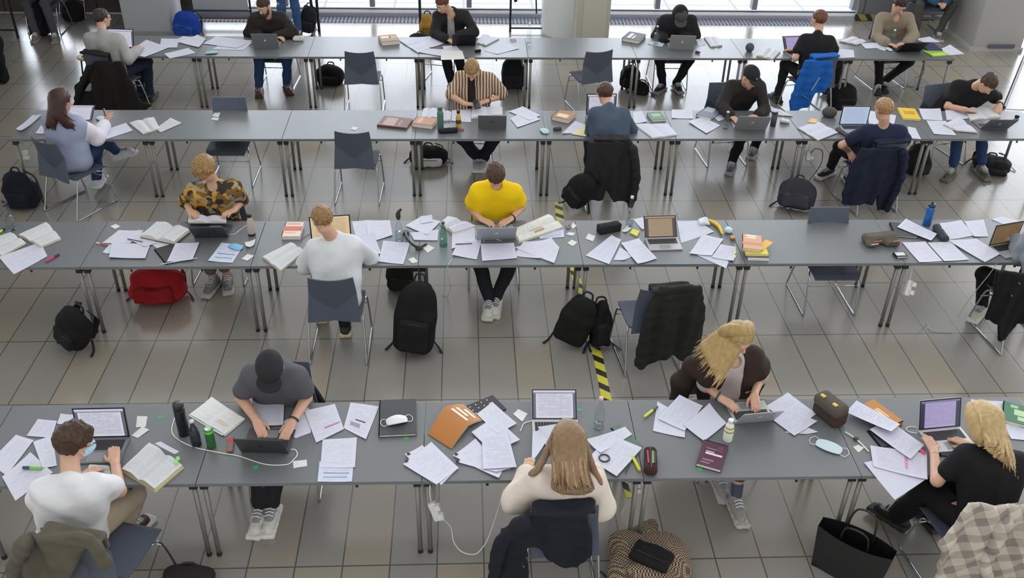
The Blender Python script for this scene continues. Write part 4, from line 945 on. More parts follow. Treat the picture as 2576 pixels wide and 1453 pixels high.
def backpack(label, px, w, h, d, yaw, lean=0, roll=0, col='#17181b', col2=None, seed=1, top=.55, straps=True, name='backpack', pocket=True, fold=.006, sink=0.0, sc2='#101114'):
    """upright pack whose bottom centre stands at the picture point on the floor; lean tips it back, roll tips it sideways"""
    p_ = at(px[0], px[1], 0); root = empty(name, (p_[0], p_[1], 0), -R(yaw)); tag(root, label, 'bag', 'bags on the floor')
    Rm = np.array(Matrix.Rotation(R(roll), 3, 'Y') @ Matrix.Rotation(R(lean), 3, 'X'))
    crn = np.array([[a*w/2, b*d/2, c_] for a in (-1, 1) for b in (-1, 1) for c_ in (0, h)])@Rm.T; lift = -crn[:, 2].min()-sink
    def W_(x, y, z): return Rm@np.array([x, y, z])+[0, 0, lift]
    S = SD(); S.bx(W_(0, 0, h*.32), (w/2, d/2, h*.32), Rm.T, min(d, w)*.34, .05); S.el(W_(0, .005, h*.60), (w*.49, d*.48, h*.40), Rm.T, .05)
    S.disp = folds(fold, 22, seed)
    body = sd_obj('body', [(S, .0095)], [cloth(col)], root)
    if pocket:
        S2 = SD(); S2.bx(W_(0, -d*.47, h*.30), (w*.36, d*.20, h*.23), Rm.T, .035, .03); S2.disp = folds(fold*.7, 26, seed+3); sd_obj('front_pocket', [(S2, .0095)], [cloth(col2 or col)], root)
        MB().tube(smooth_path([W_(-w*.33, -d*.60, h*.46), W_(0, -d*.66, h*.50), W_(w*.33, -d*.60, h*.46)], 4), .004, 5).build('zip', M('#2c2d31', .4, .4, 0), root)
    MB().tube(smooth_path([W_(-.05, d*.25, h*.94), W_(-.03, d*.3, h*1.05), W_(.03, d*.3, h*1.05), W_(.05, d*.25, h*.94)], 4), .009, 6).build('handle', M(sc2, .7), root)
    if straps:
        for sx in (-1, 1):
            strap(root, [W_(sx*w*.2, d*.46, h*.90), W_(sx*w*.34, d*.72, h*.66), W_(sx*w*.38, d*.62, h*.32), W_(sx*w*.40, d*.46, h*.08)], .05, M(sc2, .8), 'shoulder_strap', .009)
            pt = W_(sx*w*.42, d*.42, .05); strap(root, [pt, pt*[1, 1, 0]+[sx*.06, -.05, .02], pt*[1, 1, 0]+[sx*.10, -.12, .008]], .022, M(sc2, .8), 'loose_strap', .003)
    return root
# ---- garments hung over chair backs
def draped(label, fr, outline, pos, yaw, mt, sleeves=(), off=.275, th=.020, amp=.028, freq=26, seed=0, name='jacket', cat='jacket', flap=.10, tilt=.08, extra=None, topz=.90, topw=.19, parts=(), roll=True):
    """outline: the garment's back as seen in the photograph, carried onto the plane of the chair back"""
    F = hvec(yaw); S_ = np.array([F[1], -F[0], 0.0]); T_ = nrm(np.array([0, 0, 1.0])-F*tilt); O = np.array([pos[0], pos[1], 0])-F*off; N = np.cross(S_, T_)
    def onp(u, v):
        d = FWD+CR*(u-IW/2)/FPX+CU*(IH/2-v)/FPX; q = CAMP+d*(((O-CAMP)@N)/(d@N)); return q
    poly = []
    for u, v in P2(fr, outline):
        q = onp(u, v)-O; poly.append((q@S_, max(q@T_, .02)))
    root = empty(name, (pos[0], pos[1], 0)); tag(root, label, cat, 'garments hung over chairs')
    g = np.random.RandomState(seed); ph = g.rand(4)*6; tz = max(y for x, y in poly)
    def fold(x, y):
        k_ = np.clip((tz-y)/.35, 0, 1); return amp*(.25+.75*k_)*(np.sin(freq*x+ph[0]+2*y)+.6*np.sin(freq*1.9*x+ph[1]-3*y))*.7
    S = SD(); S.pr(poly, O, S_, T_, th, .014, .03, 0, 0.0, fold)
    c_ = np.array([pos[0], pos[1], 0])
    x0 = sum(x for x, y in poly if y > tz-.12)/max(1, len([1 for x, y in poly if y > tz-.12]))
    x0 = float(np.clip(x0, -.03, .03)); tl = -F*.30+np.array([0, 0, topz])
    if roll: S.bx(c_+tl+S_*x0-F*.012-[0, 0, .004], (topw, .052, .014), np.stack([S_, F, np.array([0, 0, 1.0])]), .013, .03)
    if flap: S.bx(c_-F*.262+S_*x0+[0, 0, topz-flap/2], (topw, .016, flap/2+.01), np.stack([S_, F, [0, 0, 1]]), .014, .03)
    S.disp = folds(.004, 24, seed)
    sd_obj('back', [(S, .0105)], [mt], root, root)
    for pts, r_ in sleeves:
        g_ = SD(); P = [onp(u, v)+(-F)*.035 for u, v in P2(fr, pts)]; P = [np.array([q[0], q[1], max(q[2], r_+.01)]) for q in P]
        g_.chain(smooth_path(P, 3), list(np.linspace(r_, r_*.75, (len(P)-1)*3+1)), .02); g_.disp = folds(.006, 30, seed+7); sd_obj('sleeve', [(g_, .0105)], [mt], root, root)
    for nm, pts, w_, mt_ in parts:
        P = [onp(u, v)-F*(th+.022) for u, v in P2(fr, pts)]; strap(root, [local(root, q) for q in P], w_, mt_, nm)
    return root

def recast(o, name, cat):
    o.name = name; o['category'] = cat
    if 'group' in o: del o['group']
    return o

# ================================================================== the people, their chairs and coats
def floral(n, l, co):
    v = n.new('ShaderNodeTexVoronoi'); v.inputs['Scale'].default_value = 22; no = n.new('ShaderNodeTexNoise'); no.inputs['Scale'].default_value = 9; no.inputs['Detail'].default_value = 3
    mx_ = n.new('ShaderNodeMixRGB'); mx_.inputs[0].default_value = .12; l.new(co, mx_.inputs[1]); l.new(co, no.inputs['Vector']); l.new(no.outputs['Color'], mx_.inputs[2]); l.new(mx_.outputs[0], v.inputs['Vector'])
    s = n.new('ShaderNodeSeparateXYZ'); l.new(v.outputs['Color'], s.inputs[0])
    r = ramp(n, [(0, '#3a3530'), (.28, '#7d6334'), (.44, '#c29a4a'), (.58, '#4d4638'), (.72, '#a8926a'), (.84, '#6f93ac'), (.92, '#b87f2e')]); l.new(s.outputs['X'], r.inputs[0]); return r.outputs[0]
def stripes(n, l, co):
    w = n.new('ShaderNodeTexWave'); w.bands_direction = 'X'; w.inputs['Scale'].default_value = 9; w.inputs['Distortion'].default_value = 1.5; l.new(co, w.inputs['Vector'])
    r = ramp(n, [(0, '#3f332c'), (.22, '#a8734a'), (.42, '#d8cfc2'), (.62, '#8f8a80'), (.8, '#c9a98a')]); l.new(w.outputs['Fac'], r.inputs[0]); return r.outputs[0]
def plaid(n, l, co):
    s = n.new('ShaderNodeSeparateXYZ'); l.new(co, s.inputs[0])
    a = mathn(n, l, 'FRACT', mathn(n, l, 'MULTIPLY', mathn(n, l, 'ADD', s.outputs['X'], mathn(n, l, 'MULTIPLY', s.outputs['Z'], .55)), 6.5)); b = mathn(n, l, 'FRACT', mathn(n, l, 'MULTIPLY', mathn(n, l, 'SUBTRACT', s.outputs['Z'], mathn(n, l, 'MULTIPLY', s.outputs['X'], .55)), 6.5))
    f = mathn(n, l, 'ADD', mathn(n, l, 'MULTIPLY', mathn(n, l, 'GREATER_THAN', a, .52), .5), mathn(n, l, 'MULTIPLY', mathn(n, l, 'GREATER_THAN', b, .52), .5))
    no = n.new('ShaderNodeTexNoise'); no.inputs['Scale'].default_value = 14; l.new(co, no.inputs['Vector']); f = mathn(n, l, 'ADD', f, mathn(n, l, 'MULTIPLY', mathn(n, l, 'SUBTRACT', no.outputs['Fac'], .5), .5))
    r = ramp(n, [(0, '#c6beb0'), (.45, '#aea69b'), (.95, '#8b827b')], 'LINEAR'); l.new(f, r.inputs[0]); return r.outputs[0]
def hound(n, l, co):
    c = n.new('ShaderNodeTexChecker'); c.inputs['Scale'].default_value = 95; c.inputs['Color1'].default_value = lin('#2b2522'); c.inputs['Color2'].default_value = lin('#a8947c'); l.new(co, c.inputs['Vector']); return c.outputs[0]
FLORAL = patmat('floral_print', floral); STRIPE = patmat('striped_print', stripes); PLAID = patmat('plaid_wool', plaid); HOUND = patmat('houndstooth_wool', hound)
BLACK, NEARB, DKGREY = cloth('#1b1a1b'), cloth('#222021'), cloth('#36353a')
JEAN, JEAND = cloth('#2e4468'), cloth('#232c3d')
WSH = M('#dadad8', .6); BSH = M('#1c1c1e', .6); BSOLE = M('#2b2b2c', .7)
def seat(key, yaw, label, dy=0.0, dx=0.0, fwd=.07):
    X = [np.array([float(t) for t in q.split(',')]) for q in POSE[key].split()]; mh = (X[10]+X[11])/2; F = hvec(yaw); p_ = mh+F*fwd
    chair(p_[0]+dx, p_[1]+dy, yaw, label); return (p_[0]+dx, p_[1]+dy)

def right_arm_strands(hp, J, fw, ax): return []
# --- front row
person('masked', 'person in white t-shirt, beige trousers and blue face mask typing at the bottom left', 25, dict(look=(48, 18), skin='a', hair='#3f2c1e', cut='mop', fringe=.03, shirt=cloth('#d6d6d8', .04), slv='short', g=.010, rw=.012, pants=cloth('#a89a84', .08), shoe=M('#3a2622', .6), sole=M('#cfcac2', .6), mask='#a9cfe0', glasses=True, tuck=0, hem=.06))
pm_ = at(168, 1346, .89)+hvec(14)*.31; pm = (pm_[0], pm_[1]); chair(pm[0], pm[1], 14, 'grey shell chair with an olive jacket on it, under the masked person in white t-shirt')
person('cap', 'person in grey t-shirt and dark cap bent over a laptop in the front row', 180, dict(look=(182, 52), skin='a', hair='#2a211b', cut='crop', cap='#2b2b2d', shirt=cloth('#55545a', .08), slv='short', g=.014, rw=.014, pants=cloth('#26262a'), leg=.93, shoe=M('#cfccc6', .6), sole=M('#d6d3cc', .6), watch='b', hem=.05))
pc = seat('cap', 180, 'grey shell chair with a dark coat on it under the person in grey t-shirt', dy=-.10)
person('cream', 'person with long light brown hair in cream sweater seen from behind in the front row', -2, dict(s=.96, look=(0, 22), hair='#836a4e', light='#9a8060', dark='#67513b', cut='long', shirt=cloth('#d3c8bc', .06), top='sweater', slv='long', g=.022, rw=.028, pants=JEAN, strands=[straight_back(((1388, 1240), (1496, 1244)), .17), lambda hp, J, fw, ax: [([hp(-.05, 0, .10), hp(-.10, -.03, 0), J['sa']+[-.01, .0, .07], J['sa']+[-.06, -.03, .055]], [.018, .02, .015, .007]), ([hp(.06, 0, .09), hp(.11, -.03, -.02), J['sb']+[.0, 0, .07], J['sb']+[.05, -.06, .0]], [.018, .02, .015, .007])]], hem=.0))
pcr = seat('cream', -2, 'grey shell chair with a navy jacket on it under the person in cream sweater')
def blond_path(t, rr, q, hp, J, fw, ax):
    e = at(1742+58*t**1.2+(rr.uniform(-9, 9) if rr else 0), 876+106*t+(rr.uniform(-10, 10) if rr else 0), 1.05-.10*t); L_ = rr.uniform(.7, 1.08) if rr else .9; w = rr.uniform(0, 6) if rr else 0; k = .013 if rr else 0
    m1 = hp(.02-.05*(1-t), -.035+.035*t, .126*q); m2 = hp((-.082-.016*(1-t))*q, (-.05+.09*t), .06-.05*t); m3 = m2*.62+e*.38+np.array([-.015, -.01, .05])+[k*math.sin(w), k*math.cos(w), 0]; m4 = m2*.3+e*.7+np.array([k*math.sin(w+2.2), k*math.cos(w+2.2), .028])
    return [m1, m2, m3, m4, m4+(e-m4)*L_]
def blond_cap(t, rr, q, hp, J, fw, ax):
    return [hp(.0, -.03+.06*(rr.random() if rr else .5), .126*q), hp((.066+.02*t)*q, -.05-.03*t, .055), hp(.06*q, (-.088-.02*t)*q, -.05), hp(.02-.05*t, -.095, -.12)]
person('blondej', 'person with wavy blonde hair in dark brown jacket typing in the front row', 170, dict(s=.96, look=(145, 34), hair='#a08757', light='#bba374', dark='#836c45', cut='long', fringe=.06, shirt=cloth('#b7aba6', .06), slv='elbow', jacket=cloth('#322722'), jslv='short', open=.085, cape=[([(1.74, 5.36, 1.0), (1.66, 5.44, .86), (1.61, 5.49, .66), (1.60, 5.50, .45)], [.055, .07, .075, .07]), ([(2.06, 5.40, 1.0), (2.15, 5.46, .86), (2.16, 5.49, .66), (2.15, 5.5, .45)], [.055, .065, .065, .06])], pants=cloth('#4a4340'), leg=.55, legw=.02, sock=cloth('#4d5568'), shoe=M('#9a9690', .6), sole=M('#b5b0a8', .6), strands=[flow(blond_path, 8, 64, .026, .0072, 4), flow(blond_cap, 5, 22, .024, .0075, 5)], watch='a'))
seat('blondej', 170, 'grey shell chair under the blonde person in brown jacket')
def blond_right(t, rr, q, hp, J, fw, ax):
    x = -1+2*t; a = math.sqrt(max(0, 1-.8*x*x)); e = aty(2476+84*t+(rr.uniform(-7, 7) if rr else 0), 1120+88*t+(rr.uniform(-30, 12) if rr else 0), J['neck'][1]-.12-.02*t+(.03 if not rr else 0))
    m3 = hp(-.03+.11*t, (-.085-.02*a)*q, -.12)*.6+e*.4+[0, -.02, .02]; lay = rr.random() if rr else .5
    return [hp(-.03+.06*t, .03-.05*lay, .126*q), hp((-.078+.162*t)*q, (-.045-.048*a)*q, .078*q), hp((-.080+.172*t)*q, (-.055-.058*a)*q, -.01), m3, e]
def blond_left(t, rr, q, hp, J, fw, ax):
    return [hp(-.03, .035, .124*q), hp(-.090*q, .015-.06*t, .05), hp(-.097*q, -.01-.05*t, -.04), hp(-.088+.04*t, -.05-.02*t, -.13)]
person('blackb', 'person with straight blonde hair in black t-shirt typing at the front row, right', -12, dict(s=.97, look=(-22, 24), hair='#b39a6e', light='#c8b185', dark='#967d54', cut='long', fringe=.05, shirt=cloth('#18181b'), slv='short', g=.012, lowneck=.02, hem=.06, pants=cloth('#19191c'), legw=.03, shoe=M('#151517', .5), sole=BSOLE, lace=M('#222224', .7), strands=[flow(blond_right, 8, 56, .025, .0075, 9), flow(blond_left, 4, 20, .022, .0075, 6)]))
pbb = (3.30, 4.25); chair(pbb[0], pbb[1], -8, 'grey shell chair with a plaid coat on it at the bottom right')
# --- third row from the windows
person('floral', 'person with curly fair hair in floral shirt reading a book', 183, dict(look=(190, 46), hair='#8f7143', cut='curly', shirt=FLORAL, slv='elbow', g=.012, rw=.016, pants=cloth('#6a665f'), leg=.7, shoe=M('#77787a', .6), sole=M('#b9b9b6', .6)))
seat('floral', 183, 'grey shell chair under the person in floral shirt')
person('white', 'person in white long-sleeved shirt seen from behind at a peach-coloured screen', 0, dict(look=(-28, 24), hair='#8f6f48', cut='short', shirt=cloth('#d0d3d5', .04), slv='long', g=.020, rw=.016, pants=cloth('#1d1f26'), shoe=M('#26262a', .6), sole=M('#cdbf92', .6), tuck=0, hem=.05))
seat('white', 0, 'grey shell chair under the person in white long-sleeved shirt')
person('yellow', 'person in bright yellow t-shirt typing with head bowed', 180, dict(look=(180, 56), hair='#4a3527', cut='short', shirt=cloth('#e9c312', .05), slv='short', g=.016, rw=.014, pants=cloth('#23252b'), shoe=M('#d6d6d4', .6), sole=M('#cfcbb8', .6), sock=cloth('#c9c9cc', .04), watch='b', hem=.06))
seat('yellow', 180, 'grey shell chair under the person in yellow t-shirt')
person('edge', 'person in grey shirt and black trousers cut off by the right edge of the photo', -5, dict(look=(0, 15), hair='#3a2c20', shirt=cloth('#8e959b', .06), slv='long', g=.018, pants=cloth('#1b1b1d'), shoe=M('#c9c7ad', .6), sole=M('#d9d9d6', .6), sock=cloth('#cfcfd2', .04)))
pe = seat('edge', -5, 'grey shell chair with a black coat on it at the right edge', dx=-.14)
# --- second row from the windows
def brown_back(t, rr, q, hp, J, fw, ax):
    x = -1+2*t; a = math.sqrt(max(0, 1-.8*x*x)); u = 117+76*t+(rr.uniform(-5, 5) if rr else 0); v = 322+(rr.uniform(-18, 10) if rr else 0)-(26 if .38 < t < .62 else 0); w = rr.uniform(0, 6) if rr else 0; k = .011 if rr else 0
    e = aty(u, v, J['neck'][1]-.13+(.03 if not rr else 0)); b_ = hp((-.08+.16*t)*q, (-.06-.04*a)*q, -.13)
    return [hp(-.03+.06*t, .02-.03*(rr.random() if rr else .5), .126*q), hp((-.094+.188*t)*q, (-.05-.048*a)*q, .06), hp((-.098+.196*t)*q, (-.055-.053*a)*q, -.05), b_*.62+e*.38+[k*math.sin(w), -.02, .025], b_*.25+e*.75+[k*math.sin(w+2), -.025, .012], e+[k*math.sin(w+4), 0, 0]]
person('brown', 'person with long dark brown hair in pale blue vest and white sleeves at the left', 40, dict(s=.97, look=(28, 14), hair='#45302a', light='#573b30', dark='#35251f', cut='long', shirt=cloth('#d6d3dc', .05), top='blouse', slv='long', g=.010, rw=.035, jacket=cloth('#9aa3bd', .06), jslv='none', jg=.027, open=.03, pants=JEAN, shoe=M('#d4d4d6', .6), sole=WSH, strands=[flow(brown_back, 9, 56, .024, .0075, 12)]))
seat('brown', 30, 'grey shell chair under the person with long brown hair at the left', fwd=.03)
person('stripe', 'person in open striped shirt over a black top looking at a phone', 180, dict(look=(188, 50), hair='#9a7a4e', cut='short', shirt=cloth('#2a2322'), slv='short', g=.003, noslv=True, jacket=STRIPE, jslv='elbow', open=.055, jg=.022, pants=cloth('#1f2430'), legw=.02, shoe=M('#a9a9a6', .6), sole=WSH, sock=cloth('#c9c9cc'), watch='b'))
seat('stripe', 180, 'grey shell chair under the person in striped shirt')
person('bluegrey', 'person with brown hair in blue-grey sweater seen from behind', 3, dict(look=(-8, 22), hair='#4d3624', cut='short', shirt=cloth('#4a5667', .07), top='sweater', slv='long', g=.016, pants=JEAND, shoe=BSH, sole=BSOLE))
pbg = seat('bluegrey', 3, 'grey shell chair with a black coat on it under the person in blue-grey sweater')
person('capb', 'person in black sweater and black cap at a silver laptop in the second row', 175, dict(look=(158, 26), hair='#33261d', cut='crop', cap='#262628', badge='#8d8d92', shirt=cloth('#2a2624'), top='sweater', slv='long', g=.018, pants=cloth('#1a1b1f'), shoe=M('#55565a', .6), sole=M('#9a9a98', .6)))
seat('capb', 175, 'grey shell chair under the person in black sweater and black cap')
person('navy', 'person with fair hair in navy t-shirt seen from behind at a pale blue screen', -10, dict(look=(-16, 14), hair='#a5815a', cut='short', shirt=cloth('#232a40', .08), slv='short', g=.016, pants=cloth('#25262b'), shoe=M('#1f1d1d', .6), sole=M('#cfcdc8', .6)))
pnv = seat('navy', -10, 'grey shell chair with a navy coat on it under the person in navy t-shirt')
person('blackr', 'person in black t-shirt and blue jeans bent over a big open book', 165, dict(look=(148, 52), hair='#46331f', cut='short', shirt=cloth('#19181a'), slv='short', g=.016, pants=JEAN, leg=.86, shoe=M('#565049', .6), sole=M('#6b665c', .6), watch='b'))
seat('blackr', 165, 'grey shell chair under the person in black t-shirt and jeans at the right')
# --- back row
person('greysw', 'person with short dark hair in light grey sweater, back row left', 35, dict(look=(38, 4), hair='#382a20', cut='crop', glasses=True, shirt=cloth('#a09f9c', .06), top='sweater', slv='long', g=.014, pants=JEAND, shoe=BSH, sole=BSOLE))
pgs = seat('greysw', 20, 'grey shell chair with a black padded coat on it, back row left')
person('blacksw', 'person with beard in black sweater and red-brown boots behind a silver laptop', 183, dict(look=(205, 30), hair='#3a2a20', cut='crop', beard=True, shirt=cloth('#292421'), top='sweater', slv='long', g=.022, rw=.012, pants=cloth('#31486d'), shoe=M('#5d2c22', .5), sole=M('#3a2520', .6), lace=M('#46231c', .6), watch='b'))
seat('blacksw', 183, 'grey shell chair under the person in black sweater and brown boots')
person('blazer', 'person in black blazer over a white t-shirt at a black laptop', 195, dict(look=(212, 28), hair='#5b3626', cut='short', shirt=cloth('#b9b5b3', .05), slv='short', g=.003, noslv=True, jacket=cloth('#232122'), jslv='long', open=.06, pants=cloth('#232324'), shoe=BSH, sole=BSOLE))
seat('blazer', 195, 'grey shell chair under the person in black blazer')
person('hood', 'person in black hooded top and grey cap bowed over a silver laptop', 180, dict(look=(180, 54), skin='c', hair='#1d1816', cut='crop', cap='#4a4845', shirt=cloth('#242325'), top='hoodie', slv='long', g=.026, hoodmat=cloth('#1f1e20'), pants=cloth('#1d1d22'), shoe=BSH, sole=M('#8c8c8f', .6)))
seat('hood', 180, 'grey shell chair under the person in black hooded top')
person('blackt', 'person with ginger hair in black t-shirt with a blue jacket on the chair behind', -8, dict(look=(-24, 6), hair='#6b452c', cut='short', shirt=cloth('#1c1c1f'), slv='short', g=.016, pants=cloth('#2b2a2c'), shoe=BSH, sole=BSOLE))
pbt = seat('blackt', -12, 'grey shell chair with a bright blue jacket on it')
person('beige', 'person in beige corduroy jacket at a black laptop, right end of back row', 172, dict(look=(168, 36), hair='#30231b', cut='short', shirt=cloth('#8a7f6d', .12), top='overshirt', slv='long', g=.022, rw=.010, pants=cloth('#1e1d1e'), shoe=BSH, sole=BSOLE))
seat('beige', 172, 'grey shell chair under the person in beige jacket')
# --- partly seen people
POSE['bluej'] = '8.06,15.10,1.20 8.05,15.28,1.02 7.86,15.28,1.00 8.26,15.28,1.00 7.80,15.15,.74 8.32,15.12,.74 7.95,14.92,.62 8.10,14.90,.62 8.00,14.86,.60 8.06,14.84,.60 7.96,15.42,.53 8.14,15.42,.53 7.78,15.05,.53 8.30,15.02,.53 7.80,15.02,.10 8.16,14.98,.10 7.78,14.86,.04 8.14,14.82,.04'
def move(key, new, dx, dy):
    POSE[new] = ' '.join('%.3f,%.3f,%s' % (float(a)+dx, float(b)+dy, c_) for a, b, c_ in (q.split(',') for q in POSE[key].split()))
move('bluej', 'bluejk', -.38, .12)
person('bluejk', 'person in petrol blue jacket and grey trousers sitting by the square pillar', 180, dict(look=(180, 35), hair='#2f241c', shirt=cloth('#33506a', .1), top='overshirt', slv='long', g=.026, pants=cloth('#4b4846'), shoe=M('#6a6660', .6), sole=M('#aaa69e', .6), glasses=False))
chair(7.67, 15.47, 180, 'grey shell chair under the person in blue jacket by the pillar')
c_ = at(734, 92, 0)
POSE['stand'] = ' '.join('%.3f,%.3f,%.3f' % (c_[0]+a, 14.95+b, z) for a, b, z in ((0, 0, 1.62), (0, .02, 1.42), (-.19, .02, 1.40), (.19, .02, 1.40), (-.24, .03, 1.12), (.24, .03, 1.12), (-.22, -.08, .88), (.22, -.08, .88), (-.21, -.12, .81), (.21, -.12, .81), (-.09, 0, .92), (.09, 0, .92), (-.10, -.02, .50), (.11, .0, .50), (-.10, .03, .09), (.12, .03, .09), (-.12, -.14, .04), (.15, -.13, .04)))
person('stand', 'person in blue jeans standing behind the back row, cut off at the waist', 180, dict(look=(180, 10), hair='#3a2a20', shirt=cloth('#44484f'), slv='long', pants=cloth('#3a5680'), shoe=BSH, sole=BSOLE))
POSE['corner'] = ' '.join('%.3f,%.3f,%.3f' % (-6.55+a, 15.1+b, z) for a, b, z in ((0, 0, 1.2), (0, .05, 1.0), (-.19, .05, 1.0), (.19, .05, 1.0), (-.25, .0, .74), (.25, .0, .74), (-.12, -.2, .72), (.12, -.2, .72), (-.08, -.27, .71), (.08, -.27, .71), (-.09, .18, .53), (.09, .18, .53), (-.12, -.22, .53), (.16, -.22, .53), (-.05, -.30, .10), (.24, -.32, .10), (-.03, -.46, .04), (.28, -.47, .04)))
person('corner', 'person in grey trousers and brown shoes sitting in the dark top left corner', 180, dict(look=(180, 30), hair='#2d231c', shirt=cloth('#8f9ab4'), slv='long', pants=cloth('#4a4a50'), shoe=M('#7a6e68', .6), sole=M('#8f8680', .6)))
chair(-6.55, 15.21, 180, 'grey shell chair under the person in the dark top left corner')

# --- empty chairs
def empty_chair(label, px, z, yaw, back=.31):
    p_ = at(px[0], px[1], z); F = hvec(yaw); c_ = p_+F*back; return chair(c_[0], c_[1], yaw, label)
empty_chair('empty grey shell chair at the back row, right of the black sports bag', (903, 131), .88, 0)
empty_chair('empty grey shell chair turned askew at the back row below the round column', (1510, 129), .88, -14)
empty_chair('empty grey shell chair facing the camera beyond the bare table of the second row', (577, 243), .88, 180)
empty_chair('empty grey shell chair at the second row, left of the brown books', (884, 333), .88, 2)
empty_chair('empty grey shell chair on the far side of the third row facing the bare table', (2086, 519), .88, 180)
pj = at(1678, 728, .88)+hvec(-6)*.31; chair(pj[0]-.03, pj[1], -6, 'grey shell chair with a dark green jacket hung over it, pulled out in the aisle')

# --- garments on chairs
draped('dark olive green jacket over the empty chair in the aisle', 'F', '1662,720 1765,716 1775,780 1768,850 1748,925 1712,905 1690,893 1655,905 1620,925 1596,920 1605,850 1632,775', (pj[0], pj[1]), -6, cloth('#2b2c28'), amp=.022, freq=30, seed=2, topw=.17)
draped('black coat hanging from the chair of the person in blue-grey sweater', 'F', '1480,356 1590,356 1602,390 1602,500 1585,517 1570,505 1545,505 1525,478 1518,505 1480,500 1462,515 1466,460 1475,400', pbg, 3, cloth('#2a282b'), [('1592,370 1600,440 1586,512', .05)], amp=.02, seed=3)
draped('navy coat hanging from the chair of the person in navy t-shirt', 'F', '2168,372 2272,372 2270,420 2250,500 2222,535 2206,528 2206,488 2192,512 2120,515 2118,490 2140,420', pnv, -10, cloth('#1e2536'), [('2268,380 2262,440 2228,520', .05)], amp=.02, seed=4)
draped('bright blue jacket on the chair of the person with ginger hair', 'F', '2026,152 2094,150 2092,200 2075,230 2050,236 2030,268 1984,285 1985,255 2002,205', pbt, -12, cloth('#1f62b4', .1), amp=.022, seed=5, parts=[('reflective_stripe', '2058,192 2037,225', .02, M('#9fb6d0', .4)), ('sleeve_print', '2012,236 2030,246', .03, M('#8aa0bd', .5))])
draped('black padded coat with a white label hung on a chair, back row left', 'F', '236,156 305,154 332,205 350,245 380,268 350,285 300,285 222,285 195,262 192,212 215,185', pgs, 20, cloth('#211f1e'), [('228,170 205,225 196,270', .045)], amp=.03, freq=20, seed=6, parts=[('white_label', '226,226 238,208', .07, M('#b9b9b4', .6))])
draped('navy denim jacket slipping off the chair of the person in cream sweater', 'F', '1335,1290 1475,1288 1490,1345 1488,1385 1452,1432 1395,1412 1345,1375 1325,1370 1330,1453 1235,1470 1232,1405 1262,1335', pcr, -2, cloth('#1d2029'), [('1318,1302 1262,1350 1240,1440', .045)], amp=.018, seed=8, parts=[('button', '1322,1388 1323,1391', .012, M('#b5b5b2', .3, .6)), ('button', '1314,1409 1315,1412', .012, M('#b5b5b2', .3, .6)), ('button', '1306,1442 1307,1445', .012, M('#b5b5b2', .3, .6))])
draped('beige and grey plaid coat over the chair at the bottom right', 'F', '2440,1268 2600,1272 2640,1500 2480,1450 2440,1462 2400,1500 2350,1500 2362,1440 2360,1360 2400,1320', pbb, -8, PLAID, [('2520,1300 2475,1390 2470,1440', .05)], amp=.035, freq=18, seed=9, topw=.20)
draped('olive grey jacket over the chair at the bottom left', 'F', '60,1345 232,1342 262,1380 285,1422 262,1428 222,1362 190,1430 150,1500 40,1500 28,1440 45,1380', pm, 14, cloth('#5c574c', .12), [('75,1352 50,1410 40,1475', .05)], amp=.03, freq=20, seed=10, topw=.19)
draped('black leather coat on the chair at the right edge', 'F', '2505,680 2600,690 2620,800 2560,812 2530,858 2510,855 2508,812 2478,805 2500,745', pe, -5, cloth('#141416'), amp=.02, seed=11, parts=[('snap_button', '2556,704 2557,707', .012, M('#c9c9c9', .3, .7)), ('snap_button', '2537,735 2538,738', .012, M('#c9c9c9', .3, .7))])
draped('dark coat on the chair behind the person in grey t-shirt', 'F', '640,960 772,935 800,985 820,1010 640,1015', pc, 180, cloth('#1b1c22'), flap=0, roll=False, amp=.018, seed=12, topw=.20)

# ================================================================== front row of tables
W = M('#e4e5e6', .5, 0, 0)
S = lambda *a, **k: sheet(*a, **k)
S('white page at the left edge of the front row, left of the masked student', 'B1', '-90,560 125,350 262,390 50,665', 'light', 1)
S('white printed page touching the left side of the masked student screen', 'B1', '205,355 295,228 440,240 400,372', 'text', 2)
S('white page half under the left corner of the masked student laptop', 'B1', '440,262 470,190 590,196 585,290', 'light', 0)
S('white page behind the masked student head', 'B1', '255,402 405,350 440,585 330,608', 'light', 3)
S('white page with the green highlighter on it overhanging the table edge', 'B1', '20,680 235,482 410,640 120,858', 'light', 4)
pen('green highlighter with dark cap on a white page beside the masked student', 'B1', '322,606 175,600', '#6cc04a', '#28454e', .010, z=.022)
laptop('dark laptop with webcam on top in front of the masked student', (311, 1101), (325.5, 1100), (253, 1024), 'N', '#54565b', 'white', base='#6c6d70') if 0 else None
lp = laptop('grey laptop with white screen in front of the masked student', (196, 1102), (327, 1099), (252, 1025), 'N', '#5a5c61', 'white', base='#77777a')
cardtag('upright white seat card right of the masked student laptop', 'B1', '1060,205 1140,205 1125,287 1050,290')
cardtag('tilted white seat card nearest the masked student keyboard', 'B1', '1015,352 1100,285 1156,310 1064,372', lev=1)
def dot(label, fr, c):
    u, v = P2(fr, c)[0]; p_ = at(u, v, TH); o = MB().lathe([(.018, 0), (.019, .0005), (.018, .001)], (0, 0, 0), 16).build('seat_sticker', M('#3f9b5b', .5, 0, .1)); o.location = (p_[0], p_[1], TH+.0004)
    tag(o, label, 'sticker', 'round green stickers on the tables')
for lb, fr, c in (('green round sticker above the open law book at the left', 'B1', '1240,212'), ('green round sticker in front of the person in grey t-shirt', 'B1', '1975,597'), ('green round sticker at the near edge of the dark folder', 'B2', '1295,374'), ('green round sticker right of the laptop used by the person in cream sweater', 'B3', '638,155'), ('green round sticker under the corner of the maroon book', 'B3', '1568,612')): dot(lb, fr, c)
open_book('thick open book with yellowish pages right of the masked student', 'B1', '1150,402 1415,580 1195,768 932,608', 'two', .045, '#b9ad86', edge='#c9c49a')
